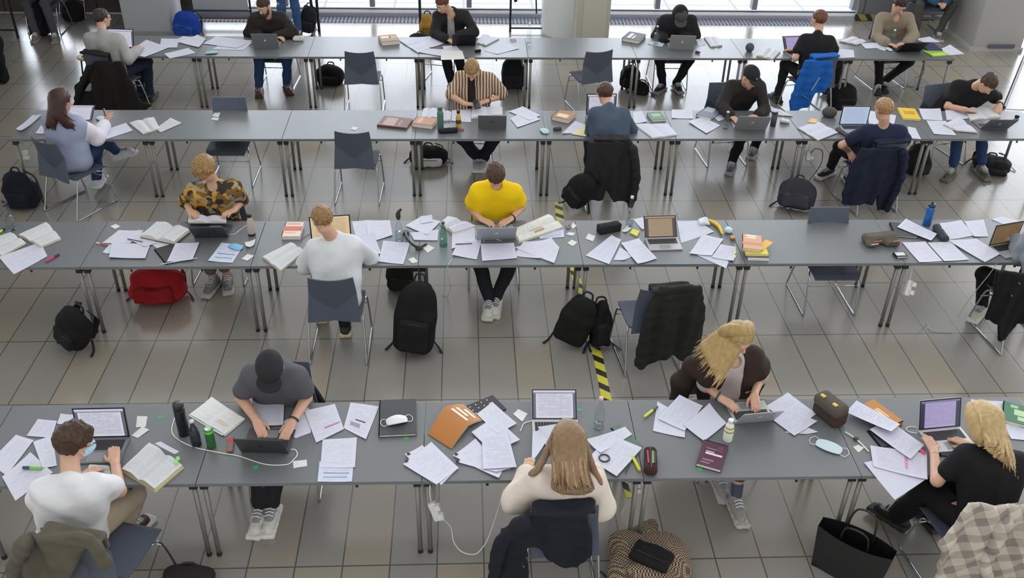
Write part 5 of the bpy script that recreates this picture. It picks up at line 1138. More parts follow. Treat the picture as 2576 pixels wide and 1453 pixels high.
S('folded note sticking out of the thick open book', 'B1', '1195,415 1240,400 1385,478 1350,500', 'light', 0, z0=TH+.05)
for k, (q, c_) in enumerate((('1355,520 1385,512 1392,540 1365,548', 'upper'), ('1345,545 1372,538 1380,562 1352,570', 'lower'))):
    o = S('%s green page flag on the thick open book' % c_, 'B1', q, 'blank', k, .001, 'page flags', name='page_flag', cat='page flag', z0=TH+.05); o.data.materials[0] = M('#8fdc6a', .6, 0, 0)
open_book('open book under the arm of the masked student', 'B1', '845,585 860,660 665,668 690,575', 'two', .025, '#a89e86', lev=0)
MBL = M('#17181a', .35, 0, .03)
bottle('tall black bottle standing left of the grey water bottle', P2('B1', '1425,342')[0], [('body', MBL, [(0, 0), (.95, 0), (1, .03), (1, .80), (.96, .83)]), ('cap', M('#232426', .4), [(.98, .83), (.98, .98), (.9, 1), (0, 1)])], None, .27, .037, 'thermos')
clear_bottle('grey see-through bottle with white cap between the black bottle and the green can', P2('B1', '1520,425')[0], .215, .034, '#c9cbc6', GLD, .55)
bottle('green energy drink can left of the dark laptop', P2('B1', '1637,440')[0], [('body', M('#3c7d3f', .3, .5, .35, 40), [(0, 0), (.85, 0), (1, .05), (1, .90), (.86, .97)]), ('lid', M('#a9c9a2', .3, .6, 0), [(.86, .968), (.80, 1), (.76, .985), (0, .985)]), ('ring', M('#6fd04f', .4), [(1.005, .80), (1.01, .82), (1.01, .88), (1.0, .90)])], None, .165, .030, 'drink_can', 'can')
q = P3('B1', '1765,385 1812,372 1800,492 1752,488', TH); ctr, X_, Y_, hx, hy = rect(q); rt_ = empty('snack_pack', (ctr[0], ctr[1], TH+.001)); tag(rt_, 'small red and white snack pack left of the dark laptop', 'snack')
mb = MB(); box_at(mb, np.zeros(3), X_, Y_, 0, .022, .021, hy); mb.build('wrapper', M('#7d5a55', .4, .1, .3, 30), rt_, bevel=.006)
mb = MB(); box_at(mb, np.zeros(3), X_, Y_, .004, .024, .0205, hy*.28, 0, 0, -hy*.62); mb.build('red_end', M('#b5302c', .4), rt_, bevel=.004)
WC = M('#e2e1dc', .5, 0, 0)
tube_at('long white charging cable running to the dark laptop in the front row', 'F', '456,1014 438,1055 433,1088 456,1110 495,1126 553,1138 602,1147 667,1167 720,1168 737,1157 748,1143 743,1131 732,1130', TH+.006, .0035, WC)
S('white page printed with orange lines behind the green can', 'B1', '1460,205 1635,58 1895,232 1720,362', 'orange', 0, .012)
open_book('white exercise book lying open behind the bottles', 'F', '532,999 614,1054 566,1094 476,1042', 'orange', .012, '#cfd0cc', lev=1)
laptop('dark grey laptop seen from its lid in front of the person in grey t-shirt', (606, 1133), (726, 1137), (660, 1104.5), 'S', '#3b3b3d', 'white', '#2b2b2d', base='#4a4a4d', rng_=(100, 150))
S('printed page lying on the keyboard of the person in grey t-shirt', 'B2', '105,62 355,58 345,272 120,285', 'dense', 8, .01)
S('white page under the right forearm of the person in grey t-shirt', 'B2', '340,250 545,140 560,330 440,376', 'light', 0)
S('page with purple line right of the person in grey t-shirt', 'B2', '510,165 745,110 815,305 600,410', 'pink', 2)
S('page with black bar between the purple-lined page and the dark folder', 'B2', '865,98 1085,128 985,388 812,295', 'black', 1)
S('long printed page hanging towards the table edge, the upper of two', 'B2', '650,385 915,368 900,602 632,602', 'light', 1)
S('printed page at the table edge under the long page', 'B2', '626,560 890,560 876,710 610,712', 'head', 0)
cardtag('white seat card beside the cable end', 'B2', '420,552 528,540 530,588 425,606')
bk = book('dark slate folder with a white respirator mask on it', 'B2', '1080,75 1365,72 1380,338 1092,352', .022, '#2e3236', cat='folder', name='ring_folder')
mask('white respirator mask lying on the dark folder', 'B2', '1222,232', .15, -15, '#dcdfe0', z=.024, flat=1.0)
# orange law book lying face down and open like a roof
def tent_book(label, fr, half1, half2, col, print_, rise=.035):
    z = TH+.002; a = P3(fr, half1, z); b = P3(fr, half2, z); c = (a.mean(0)+b.mean(0))/2; root = empty('open_book', c); tag(root, label, 'book', 'open books')
    def half(q, sp, nm, mat_, lift0, lift1, off=0):
        G = []
        for i in range(9):
            u = i/8; row = []
            for j in range(7):
                v = j/6; p_ = q[0]*(1-u)*(1-v)+q[1]*u*(1-v)+q[2]*u*v+q[3]*(1-u)*v-c; uu = u if sp else 1-u
                row.append(np.array([p_[0], p_[1], .006+rise*math.sin(uu*math.pi/2)**.8+off]))
            G.append(row)
        return G
    q = MB(); q.slab(half(a, 1, '', None, 0, 0), .003, uv=False); q.slab(half(b, 0, '', None, 0, 0), .003, uv=False); q.build('cover', M(col, .45, 0, .04, 6), root, smooth=False)
    q = MB(); A_, B_ = half(a*.97+a.mean(0)*.03, 1, '', None, 0, 0, -.004), half(b*.97+b.mean(0)*.03, 0, '', None, 0, 0, -.004)
    q.slab(A_, .010, uv=False); q.slab(B_, .010, uv=False); q.build('pages', M('#ddd9cc', .8, 0, .1, 50), root)
    q = MB(); Bq = half(b, 0, '', None, 0, 0, .0012)
    for (i0, i1, j0, j1) in print_:
        q.slab([[Bq[i][j] for j in range(j0, j1+1)] for i in range(i0, i1+1)], .0006, uv=False)
    q.build('title_print', M('#e3dccb', .5, 0, 0), root)
    return root
tent_book('orange law book lying open face down left of the paper pile', 'B2', '1465,345 1590,165 1780,305 1645,460'.replace('1590,165 1780,305 1645,460', '1590,165 1780,305 1645,460'), '1590,165 1740,115 1890,238 1780,305', '#a8691f', [(1, 2, 1, 5), (3, 4, 1, 4), (5, 6, 2, 5)])
book('black folder with white dots under the paper pile of the front row', 'B2', '1745,130 1955,42 2085,150 1850,230', .008, '#1c1c22', [(.1+.2*i, .14+.2*i, .12+.22*j, .17+.22*j, '#d0d0d4') for i in range(4) for j in range(4)], cat='folder', name='dotted_folder')
S('page on the dotted folder at the top of the pile', 'B2', '1840,190 1960,96 2150,262 2000,340', 'light', 5)
S('page in the middle of the pile right of the orange book', 'B2', '1800,330 1980,205 2175,390 1960,480', 'light', 6)
S('page with green highlighting at the left of the pile', 'B2', '1655,515 1830,380 2045,612 2010,692', 'green', 1, .01)
S('page beneath the pile reaching furthest towards the table edge', 'B2', '1690,560 1850,430 2130,600 1990,640', 'light', 3)
S('uppermost page of the pile right of the orange book', 'B2', '1880,362 2080,332 2150,600 1890,612', 'text', 8)
S('topmost page of the clipped notes left of the power cable', 'B2', '1270,575 1490,405 1702,605 1530,735', 'light', 4)
S('page sticking out at the left of the clipped notes', 'B2', '1285,505 1420,430 1590,590 1440,660', 'light', 1)
S('lowest page of the clipped notes, over the table edge', 'B2', '1420,560 1590,520 1692,612 1565,738', 'light', 2)
for lb, c in (('upper black binder clip on the clipped notes', '1312,497'), ('lower black binder clip on the clipped notes', '1296,552'), ('upper black binder clip on the paper pile', '1680,500'), ('lower black binder clip on the paper pile', '1690,552')):
    u, v = P2('B2', c)[0]; p_ = at(u, v, TH+.01); o = MB().prism([(-.011, -.009), (.011, -.009), (.005, .009), (-.005, .009)], 0, .011).build('binder_clip', DARK); o.location = (p_[0], p_[1], TH+.0075); o.rotation_euler = (0, 0, .6); tag(o, lb, 'clip', 'binder clips')
laptop('silver laptop with white page on screen, used by the person in cream sweater', (1338, 1056), (1453, 1056), (1396, 977), 'N', '#b4b6b9', 'white', base='#b9babc')
cardtag('white seat card behind the pile, left of the laptop of the person in cream sweater', 'B3', '125,187 165,150 238,185 195,247')
tube_at('short white charging cable at the left of the silver laptop in the front row', 'B3', '270,240 212,258 190,300 180,320', TH+.006, .0035, WC)
S('white page held upright by the person in cream sweater', 'B3', '275,330 340,322 388,400 268,570', 'blank', 26, .02)
S('pale lilac page on the keyboard of the person in cream sweater', 'B3', '318,285 480,262 480,430 380,442', 'blank', 12, .01)
clear_bottle('clear glass bottle with pink cap standing on the front row', P2('B3', '785,292')[0], .27, .036, '#d9aaa0', GLS, .12)
book('green folder under the pages right of the person in cream sweater', 'B3', '880,290 945,268 1130,430 1060,470', .006, '#4d6b5c', cat='folder', name='green_folder')
S('crumpled page behind the bracelet, right of the person in cream sweater', 'B3', '690,400 990,285 1045,345 800,500', 'light', 4, .02)
S('page with the black bracelet on it', 'B3', '705,532 880,345 1122,452 925,668', 'light', 7)
c_ = at(*P2('B3', '830,526')[0], TH+.022); o = MB().tube([(.034*math.cos(a), .034*math.sin(a), 0) for a in np.linspace(0, 6.28, 21)[:-1]], .0055, 6, closed=True).build('bracelet', M('#3b3b38', .5), None, smooth=True); o.location = Vector(c_); tag(o, 'black ring bracelet lying on a white page', 'bracelet')
pen('yellow highlighter left of the maroon pencil case', 'B3', '1048,516 1105,622', '#c9cf2c', '#c3c92a', .011)
pen('black ballpoint pen beside the yellow highlighter', 'B3', '1042,538 992,636', '#2c2d30', '#2c2d30', .004, 'ballpoint_pen')
def pencil_case(label, fr, a, b, r, col, zipc='#3a3b40', shape='round', opened=None, z=0.0, flat=.8):
    A_, B_ = P3(fr, a+' '+b, TH+r*flat); d = nrm(B_-A_); s_ = np.array([-d[1], d[0], 0]); up = np.array([0, 0, 1.0]); c = (A_+B_)/2; L_ = np.linalg.norm(B_-A_)/2
    root = empty('pencil_case', (c[0], c[1], TH+.001)); tag(root, label, 'pencil case', 'pencil cases'); o0 = np.array([0, 0, r*flat]); S_ = SD()
    S_.bx(o0, (L_, r, r*flat), np.stack([d, s_, up]), r*flat*(.92 if shape == 'round' else .35), .01); S_.disp = folds(.002, 45, len(label)); sd_obj('body', [(S_, .0055)], [cloth(col)], root)
    MB().tube([o0-d*L_*.85+up*r*flat*.99, o0+d*L_*.85+up*r*flat*.99], .0035, 6).build('zip', M(zipc, .4, .5, 0), root)
    for cl, t, w_ in (opened or ()): MB().tube([o0-d*L_*.5+s_*t*r+up*r*flat*.95, o0+d*L_*.5+s_*t*r*.8+up*r*flat*.98], .006, 6).build('pen', M(cl, .5, 0, 0), root)
    return root
pencil_case('open maroon pencil case with pens right of the yellow highlighter', 'B3', '1185,455', '1190,645', .044, '#3c2629', opened=[('#b4223c', -.5, 0), ('#7fae4a', .3, 0), ('#23242a', .6, 0)])
S('lower page left of the white drink bottle', 'B3', '1205,320 1240,92 1460,215 1450,375', 'light', 0)
S('upper printed page under the arm of the blonde person in brown jacket', 'B3', '1240,225 1410,40 1592,125 1450,320', 'text', 3)
S('folded blank page behind the maroon book', 'B3', '1440,275 1640,116 1772,262 1600,400', 'blank', 5, .014)
pen('yellow and black marker at the far table edge left of the printed pages', 'B3', '1140,208 1240,128', '#cbd24a', '#5a5c54', .010)
book('maroon textbook with white title at the near table edge', 'B3', '1612,388 1782,428 1742,625 1526,560', .028, '#4b2739', [(.22, .88, .46, .53, '#d8cdd2'), (.22, .55, .40, .44, '#c9b9c2'), (.18, .62, .72, .80, '#8a5a78'), (.62, .85, .12, .36, '#5f3550'), (.2, .6, .28, .31, '#9a7a8c'), (.15, .5, .86, .89, '#a78a9c')], spine=3)
bottle('small white drink bottle with yellow label behind the maroon book', P2('B3', '1780,388')[0], [('body', M('#e2e2da', .35, 0, 0), [(0, 0), (.95, 0), (1, .04), (1, .55), (.85, .72), (.5, .84), (.48, .88)]), ('label', M('#a9a452', .5, 0, .3, 60), [(1.02, .46), (1.02, .5), (.9, .68), (.87, .70)]), ('cap', M('#e6e6e4', .5), [(.55, .87), (.55, .99), (.5, 1), (0, 1)])], None, .185, .033)
laptop('silver laptop of the blonde person in brown jacket, seen from its lid', (1849, 1062), (1948, 1053), (1922, 1036), 'S', '#b3b5b8', 'white', '#e8e9ea', base='#aeb0b2', rng_=(100, 152))
S('printed page beside the brown satchel, upper of two', 'B4', '205,230 330,140 552,248 375,356', 'text', 3)
S('page under the lid of the silver laptop beside the satchel', 'B4', '150,132 325,20 545,190 400,290', 'light', 1)
S('small page behind the silver laptop lid', 'B4', '300,330 430,270 560,330 440,345', 'light', 0)
# satchel
c_ = at(2084, 1052, TH); rt_ = empty('satchel', (c_[0]+.0, c_[1]+.0, TH+.001), -R(62)); tag(rt_, 'brown leather satchel with gold clasps standing on the front row', 'bag')
Sx = SD(); Sx.bx((0, 0, .082), (.115, .062, .078), None, .03, .02); Sx.disp = folds(.002, 30, 2); sd_obj('body', [(Sx, .006)], [cloth('#443630')], rt_)
Sx = SD(); Sx.bx((0, -.012, .135), (.118, .068, .045), None, .038, .02); Sx.cut(lambda p: .10-p[:, 2]); sd_obj('flap', [(Sx, .006)], [cloth('#564e46')], rt_)
for x in (-.055, .055): MB().box((x, -.045, .181), (.036, .026, .014)).build('clasp', M('#c9b25a', .3, .8, 0), rt_, bevel=.003)
mask('pale blue face mask with loops spread out beside the satchel pages', 'B4', '645,432', .18, 35, '#c3d3da', flat=.3)
rt_ = tube_at('white wrist watch lying flat left of the phone', 'B4', '768,325 800,345 850,378 880,405 915,440 950,478', TH+.006, .006, M('#d8d6ce', .6), 'wrist_watch', 'watch')
c_ = at(*P2('B4', '852,378')[0], TH+.008); MB().lathe([(.0, 0), (.017, 0), (.018, .004), (.015, .008), (0, .008)], (0, 0, 0), 16).build('dial', DARK, rt_, xf=Matrix.Translation(Vector(c_)-rt_.location))
cardtag('white seat card with punched hole below the watch', 'B4', '828,440 870,425 915,450 870,485')
book('orange law book half covered by printed pages near the right end of the front row', 'B4', '900,112 985,72 1220,238 1115,292', .04, '#b3742c', [(.1, .25, .25, .75, '#e6d3ae'), (.35, .45, .3, .7, '#e6d3ae'), (.52, .6, .3, .7, '#e6d3ae')], spine=1)
S('printed page lying across the orange law book', 'B4', '775,170 855,85 1192,268 1120,330', 'text', 26, .01)
book('dark tablet under the printed pages at the right of the front row', 'B4', '950,315 1000,300 1140,430 1030,440', .008, '#23252f', cat='tablet', name='tablet')
S('printed page reaching from the orange book to the laptop at the right', 'B4', '955,312 1092,232 1378,430 1270,540', 'text', 8, .01)
S('closely printed page with red text under the left elbow of the person in black t-shirt', 'B4', '960,432 1400,490 1400,705 985,592', 'pinkbook', 4, .012)
S('blank page overhanging the table edge at the right of the front row', 'B4', '912,565 1060,530 1400,690 1150,850', 'blank', 1, .01)
o = S('pink page flag at the wrist of the person in black t-shirt', 'B4', '1335,462 1352,448 1400,486 1368,498', 'blank', 0, .001, 'page flags', name='page_flag', cat='page flag', z0=TH+.017); o.data.materials[0] = M('#d44a7c', .6, 0, 0)
laptop('silver laptop with lilac screen, used by the person in black t-shirt', (2311, 1083), (2416, 1073), (2359, 1002), 'N', '#b4b6b9', 'lilac', base='#c3c4c6')
tube_at('white cable looping left of the lilac screen laptop', 'B4', '1320,335 1265,325 1240,305 1265,285 1322,290', TH+.006, .003, WC)
S('white page behind the head of the person in black t-shirt', 'B4', '1735,78 1990,92 2005,240 1800,250', 'blank', 0)
S('white page under the green book at the right edge', 'B4', '1985,250 2150,290 2260,400 2050,380', 'light', 1)
book('green textbook with pale leaf print at the right edge of the front row', 'B4', '2000,82 2160,132 2200,285 1975,222', .03, '#2f6a43', [(.45, .9, .3, .6, '#a9c79a'), (.3, .6, .1, .25, '#8fb98a'), (.6, .95, .65, .85, '#a9c79a')])
o = book('black phone on the table edge in front of the person in black t-shirt', 'B4', '1500,488 1610,482 1612,505 1502,512', .008, '#151517', cat='phone', name='phone')

# ================================================================== third row of tables
clear_bottle('clear water bottle with black cap at the left end of the third row', P2('M1', '112,838')[0], .30, .036, '#2a2c2e', GLS, .45)
pen('yellow highlighter at the left edge of the third row', 'M1', '-20,870 45,825', '#d2d83a', '#2b2c2e', .010)
open_book('open law book with cream pages beside the water bottle', 'M1', '430,762 565,915 380,990 165,880', 'two', .035, '#8f8b80')
open_book('open book with beige pages at the left edge of the third row', 'M1', '95,858 245,955 10,1078 -120,930', 'two', .03, '#7c756c')
S('thick pile of lilac white pages overhanging the table at the left edge', 'M1', '-10,1095 375,955 440,1085 130,1252', 'light', 1, .012, th=.004)
pen('pink marker touching the lilac white pages at the left', 'M1', '425,1132 548,1062', '#c22b7e', '#45263a', .009)
cardtag('white seat card on the far edge left of the big open book', 'M1', '1020,805 1070,785 1116,806 1065,832')
S('white page with a red pen under its left corner', 'M1', '945,962 1100,842 1335,850 1205,962', 'light', 1)
pen('red pen sticking out under the left corner of the pages', 'M1', '1000,985 885,955', '#b24332', '#d8c9c4', .006)
S('page with a dark pen on it in front of the big open book', 'M1', '1180,920 1290,835 1450,960 1340,1000', 'light', 3)
S('white blank page nearest the table edge left of the tablet', 'M1', '1010,1098 1032,960 1392,968 1345,1105', 'blank', 4)
S('page under the front edge of the big open book', 'M1', '1350,930 1620,925 1590,1005 1480,1032', 'light', 0)
S('page corner poking out at the left of the blank page', 'M1', '950,1052 1010,975 1110,990 1010,1062', 'light', 0)
pen('dark ballpoint pen on the page before the big open book', 'M1', '1180,920 1320,948', '#4c4c50', '#4c4c50', .004, 'ballpoint_pen', z=.016)
open_book('big open law book with white pages on a pile of notes, third row', 'M1', '1450,758 1758,830 1610,948 1295,885', 'two', .05, '#55565a', lev=5)
book('black tablet folio under a printed page, third row', 'M1', '1490,1010 1600,950 1842,1075 1468,1160', .010, '#20242a', cat='tablet', name='tablet', spine=0)
S('printed page lying on the black tablet folio', 'M1', '1625,965 1845,958 1782,1115 1545,1138', 'text', 7)
tube_at('silver stylus along the near edge of the tablet folio', 'M1', '1470,1160 1822,1098', TH+.012, .005, M('#c9cbce', .3, .6, 0), 'stylus', 'pen')
p6 = at(520, 548, .815)
open_book('open book held at the table edge by the person in floral shirt', 'M1', '1740,700 2095,715 2100,765 1735,765', 'light', .03, '#43474a', z0=.77)
laptop('dark tablet laptop seen from its lid below the person in floral shirt', (489, 595), (575, 594), (527, 570), 'S', '#3c3f43', 'white', '#303338', base='#45484c', rng_=(100, 152))
tube_at('short white cable from the tablet laptop to the smoothie bottle', 'M1', '2122,880 2170,878 2220,840 2290,790', TH+.005, .003, WC)
bottle('cream coloured smoothie bottle with black cap', P2('M1', '2332,885')[0], [('body', M('#b6a79c', .3, 0, .04), [(0, 0), (.95, 0), (1, .05), (1, .50), (.88, .66), (.55, .80), (.5, .86)]), ('base_band', M('#3a2a28', .4), [(.96, .002), (1.01, .05), (1.01, .10), (1.0, .11)]), ('cap', M('#1f1f20', .5), [(.58, .86), (.60, .98), (.5, 1), (0, 1)])], None, .215, .034)
S('page with headings and a blue face mask on it', 'M1', '2050,955 2252,985 2152,1145 1925,1130', 'head', 0)
mask('light blue face mask on the page with headings', 'M1', '2180,990', .14, 35, '#7db4da', loops=False, z=.004)
S('crumpled white tissue beside the light blue mask', 'M1', '2268,965 2365,925 2352,990 2280,1015', 'warm', 1, .02, 'small white seat cards', name='tissue', cat='tissue')
cardtag('white seat card below the blue mask, near the table leg', 'M1', '2235,1105 2292,1062 2352,1076 2290,1127')
open_book('open book with printed pages left of the person in white shirt', 'M2', '485,950 612,1030 390,1218 218,1085', 'two', .025, '#9a9a98')
book('thick red and white book with orange band', 'M2', '440,768 602,765 570,900 395,895', .035, '#dcc9bc', [(0, 1, .30, .62, '#c9633f'), (.1, .85, .08, .18, '#c98f7c'), (.1, .7, .70, .78, '#d8a48f')], spine=0)
laptop('laptop with peach screen behind the person in white shirt', (781.5, 603), (886, 596), (833, 548), 'N', '#6b5a50', 'peach', '#4a3a30', base='#8d8f92')
tube_at('thin grey cable between the red book and the peach screen laptop', 'M2', '580,945 600,910 650,880 668,872', TH+.005, .0025, M('#5a5e62', .5))
S('white page beside the peach screen, lowest', 'M2', '1050,762 1200,752 1300,905 1085,915', 'light', 0)
S('large white page at the far edge right of the peach screen', 'M2', '1180,748 1402,755 1425,890 1205,955', 'light', 2)
S('white page under the right elbow of the person in white shirt', 'M2', '1085,905 1250,868 1322,1062 1225,1062', 'blank', 3)
S('printed page left of the white seat card, near the table edge', 'M2', '1340,945 1588,960 1525,1157 1295,1136', 'text', 1)
clear_bottle('clear bottle with black pump spout in the third row', P2('M2', '1490,935')[0], .235, .038, '#242628', GLS, .35)
c_ = at(*P2('M2', '1490,935')[0], TH); o = MB().tube(smooth_path([(0, 0, .235), (.0, 0, .275), (.012, .004, .30), (.03, .01, .315)], 4), [.022]*5+[.016]*4+[.012]*4, 8).build('pump_spout', DARK, None, smooth=True)
bt = [x for x in COL.objects if x.get('label', '').startswith('clear bottle with black pump')][0]; o.parent = bt
S('page at the far edge left of the green glass bottle', 'M2', '1545,800 1690,715 1872,760 1745,890', 'light', 2)
S('small page standing out behind the green glass bottle', 'M2', '1680,712 1790,705 1800,762 1690,782', 'blank', 4)
S('stack of papers with a red edge left of the green glass bottle', 'M2', '1590,868 1850,845 1842,935 1625,932', 'light', 3, .01, th=.005)
hb = tube_at('black over-ear headphones lying by the stack of papers', 'M2', '1545,860 1560,910 1600,965 1670,1000 1735,968', [TH+.02, TH+.05, TH+.045, TH+.02, TH+.012], .012, M('#1d1f23', .5), 'headphones', 'headphones')
for cc in ('1548,862', '1668,1000'):
    c_ = at(*P2('M2', cc)[0], TH+.014); MB().lathe([(0, 0), (.030, 0), (.034, .012), (.026, .024), (0, .024)], (0, 0, 0), 16).build('ear_cup', M('#25272c', .5), hb, xf=Matrix.Translation(Vector(c_)-Vector((0, 0, .012))-hb.location))
cardtag('white seat card right of the headphones', 'M2', '1700,1000 1760,980 1816,1006 1750,1052')
cardtag('white seat card below the headphones at the near edge', 'M2', '1570,1112 1620,1090 1662,1130 1612,1152')
clear_bottle('green tinted glass bottle with dark cap, third row', P2('M2', '1897,985')[0], .245, .036, '#3a4a44', GLG, .25)
open_book('open book with cream pages left of the person in yellow t-shirt', 'M2', '1935,708 2205,800 1985,862 1862,772', 'light', .03, '#b8b19c')
S('page with the pen on it, left of the yellow-shirted person', 'M2', '1980,815 2190,820 2192,930 1972,1022', 'light', 1)
S('page below the pen near the table edge', 'M2', '1976,1076 2040,920 2252,928 2205,1112', 'light', 2)
pen('dark grey pen lying on the pages left of the silver laptop', 'M2', '2160,964 2008,972', '#55565c', '#404146', .0055, 'ballpoint_pen', z=.010)
S('drawing page in front of the lid of the silver laptop, third row', 'M2', '2240,970 2548,965 2580,1100 2255,1127', 'text', 3)
laptop('silver laptop seen from its lid below the person in yellow t-shirt', (1198, 601), (1296, 598), (1247, 571), 'S', '#a6acb0', 'white', '#eef0f2', base='#9da1a4', rng_=(100, 152))
tube_at('white cable lying in front of the silver laptop in the third row', 'M2', '2265,952 2285,915 2310,897 2360,915 2430,940', TH+.005, .003, WC)
tube_at('white cable hanging from the third row down to the floor', 'F', '1136,652 1126,672 1128,700 1133,720 1126,745 1112,740', [TH+.004, TH-.02, .5, .25, .02, .012], .003, WC)
open_book('large open atlas with brown pictures right of the person in yellow t-shirt', 'M3', '480,688 618,808 200,948 148,832', 'map', .035, '#a8a698')
S('white leaflet under the atlas', 'M3', '392,885 620,838 622,908 395,918', 'head', 0)
S('thick stack of white notes near the table edge below the atlas', 'M3', '165,1002 505,918 578,1012 530,1152', 'light', 2, .012, th=.006)
S('lower page at the left of the thick stack below the atlas', 'M3', '150,1080 245,950 420,940 400,1110', 'light', 0)
rt_ = tube_at('bunch of keys with red tag by the atlas', 'M3', '640,800 655,830 675,815 668,785', TH+.006, .005, M('#6b5048', .5), 'keys', 'keys')
cardtag('white seat card beside the keys', 'M3', '690,800 705,770 738,805 700,830')
cardtag('white seat card just below the keys', 'M3', '640,880 668,858 728,870 700,895')
cardtag('white seat card left of the table seam in the third row', 'M3', '650,962 692,930 746,955 702,990')
cardtag('white seat card between the table seam and the black pencil case', 'M3', '820,920 845,872 912,900 890,945', lev=1)
pencil_case('black block-shaped pencil case left of the tan screen laptop', 'M3', '935,835', '1138,800', .042, '#202124', shape='block', flat=.95)
clear_bottle('clear plastic bottle with clear cap behind the yellow sticky notes', P2('M3', '1226,795')[0], .305, .035, '#c9d0d0', GLS, .2)
S('crumpled white tissue left of the yellow sticky notes', 'M3', '1150,850 1205,815 1245,830 1190,868', 'warm', 0, .02, 'small white seat cards', name='tissue', cat='tissue')
o = S('pad of yellow sticky notes by the tan screen laptop', 'M3', '1232,862 1258,828 1322,850 1298,895', 'blank', 1, .002, 'sticky notes', .012, 'sticky_note_pad', 'sticky notes', z0=TH+.011); o.data.materials[0] = M('#d8d254', .6, 0, .02)
S('printed page left of the tan screen laptop, nearest the pencil case', 'M3', '820,1075 1062,890 1152,932 1040,1157', 'text', 2)
S('page half hidden between the two pages before the tan screen laptop', 'M3', '1080,1118 1140,1000 1262,1080 1180,1122', 'light', 0)
S('white page reaching to the front of the tan screen laptop', 'M3', '1148,962 1312,920 1482,1106 1302,1160', 'light', 3)
S('page sticking out behind the tan screen laptop', 'M3', '1262,742 1345,722 1420,800 1345,842', 'light', 0)
laptop('unattended silver laptop with tan screen in the third row', (1622, 599), (1704, 596.5), (1658, 541), 'N', '#a6a7a9', 'tan', base='#a9abae', ratio=.69)
S('large lilac white page right of the tan screen laptop', 'M3', '1665,760 1872,756 2010,860 1705,962', 'blank', 0)
S('folded white pages in front of the banana', 'M3', '1780,1060 1902,888 2097,925 1985,1082', 'light', 3, .012)
S('booklet with yellow page markers left of the book stack', 'M3', '1990,1092 2070,970 2212,1002 2192,1132', 'text', 4, .01, th=.006)
S('pale page over the table edge below the booklet', 'M3', '1850,1072 1990,1050 2145,1135 2120,1196', 'blank', 0)
for k, t in enumerate(('2196,1020 2216,1030 2212,1060 2192,1052', '2192,1065 2212,1072 2206,1100 2186,1094')):
    o = S('%s yellow page flag on the booklet by the book stack' % ('upper', 'lower')[k], 'M3', t, 'blank', 0, .001, 'page flags', name='page_flag', cat='page flag', z0=TH+.013); o.data.materials[0] = M('#d6dc4a', .6, 0, 0)
bn = P3('M3', '1955,748 2010,772 2060,815 2088,880', TH+.02); c_ = bn.mean(0); rt_ = empty('banana', (c_[0], c_[1], TH+.001)); tag(rt_, 'yellow banana lying by the white plastic bag', 'fruit')
pth = smooth_path([q-[c_[0], c_[1], TH+.001] for q in bn], 5); nn_ = len(pth)
MB().tube(pth, [.008+.010*math.sin(math.pi*min(1, (i+1.5)/nn_))**.6 for i in range(nn_)], 8).build('peel', M('#d8b52c', .5, 0, .08), rt_, smooth=True)
MB().tube([pth[0], pth[0]-nrm(pth[1]-pth[0])*.022], [.007, .005], 6).build('stalk', M('#8a7a3a', .6), rt_)
Sx = SD(); c_ = at(*P2('M3', '1915,780')[0], TH); Sx.bx(c_+[0, 0, .02], (.052, .05, .018), None, .017, .02); Sx.disp = folds(.012, 38, 4); o = sd_obj('plastic_bag', [(Sx, .0065)], [M('#c8ced2', .35, 0, .04)], None); tag(o, 'crumpled white plastic bag left of the banana', 'bag')
Sx = SD(); c_ = at(*P2('M3', '2140,862')[0], TH); Sx.el(c_+[0, 0, .024], (.034, .045, .024), None); Sx.disp = folds(.006, 40, 6); o = sd_obj('wrapper', [(Sx, .006)], [M('#b9ccd2', .35, 0, .06)], None); tag(o, 'pale blue crumpled wrapper right of the banana', 'wrapper')
Sx = SD(); c_ = at(*P2('M3', '2183,925')[0], TH); Sx.el(c_+[0, 0, .018], (.028, .026, .018), None); Sx.disp = folds(.006, 60, 3); o = sd_obj('orange_peel', [(Sx, .005)], [M('#c98a3c', .5, 0, .1)], None); tag(o, 'piece of orange peel beside the pale blue wrapper', 'fruit peel')
zz = TH+.001
for k, (q, h_, col, lb, dec) in enumerate((('2310,1030 2500,1020 2500,1108 2320,1108', .016, '#e2e0dc', 'white book at the bottom of the book stack', ()), ('2300,1000 2500,990 2495,1085 2310,1085', .014, '#3a4468', 'dark blue and white book second from the bottom of the stack', ()), ('2280,960 2492,950 2490,1060 2300,1062', .022, '#d9c83a', 'yellow book second from the top of the stack', ()), ('2292,890 2462,880 2436,1030 2252,992', .030, '#cf9a74', 'peach book with white title on top of the stack', [(.2, .75, .05, .14, '#eee2d8'), (.25, .7, .2, .27, '#eee2d8'), (0, 1, .55, .72, '#b98462')]))):
    book(lb, 'M3', q, h_, col, dec, z0=zz, spine=3 if k < 3 else 0, group='book stack on the third row'); zz += h_+.0005
o = book('yellow leaflet leaning on the right of the book stack', 'M3', '2440,1000 2475,920 2494,940 2480,1060', .004, '#e0a93a', z0=zz-.030-.0005, cat='leaflet', name='leaflet')
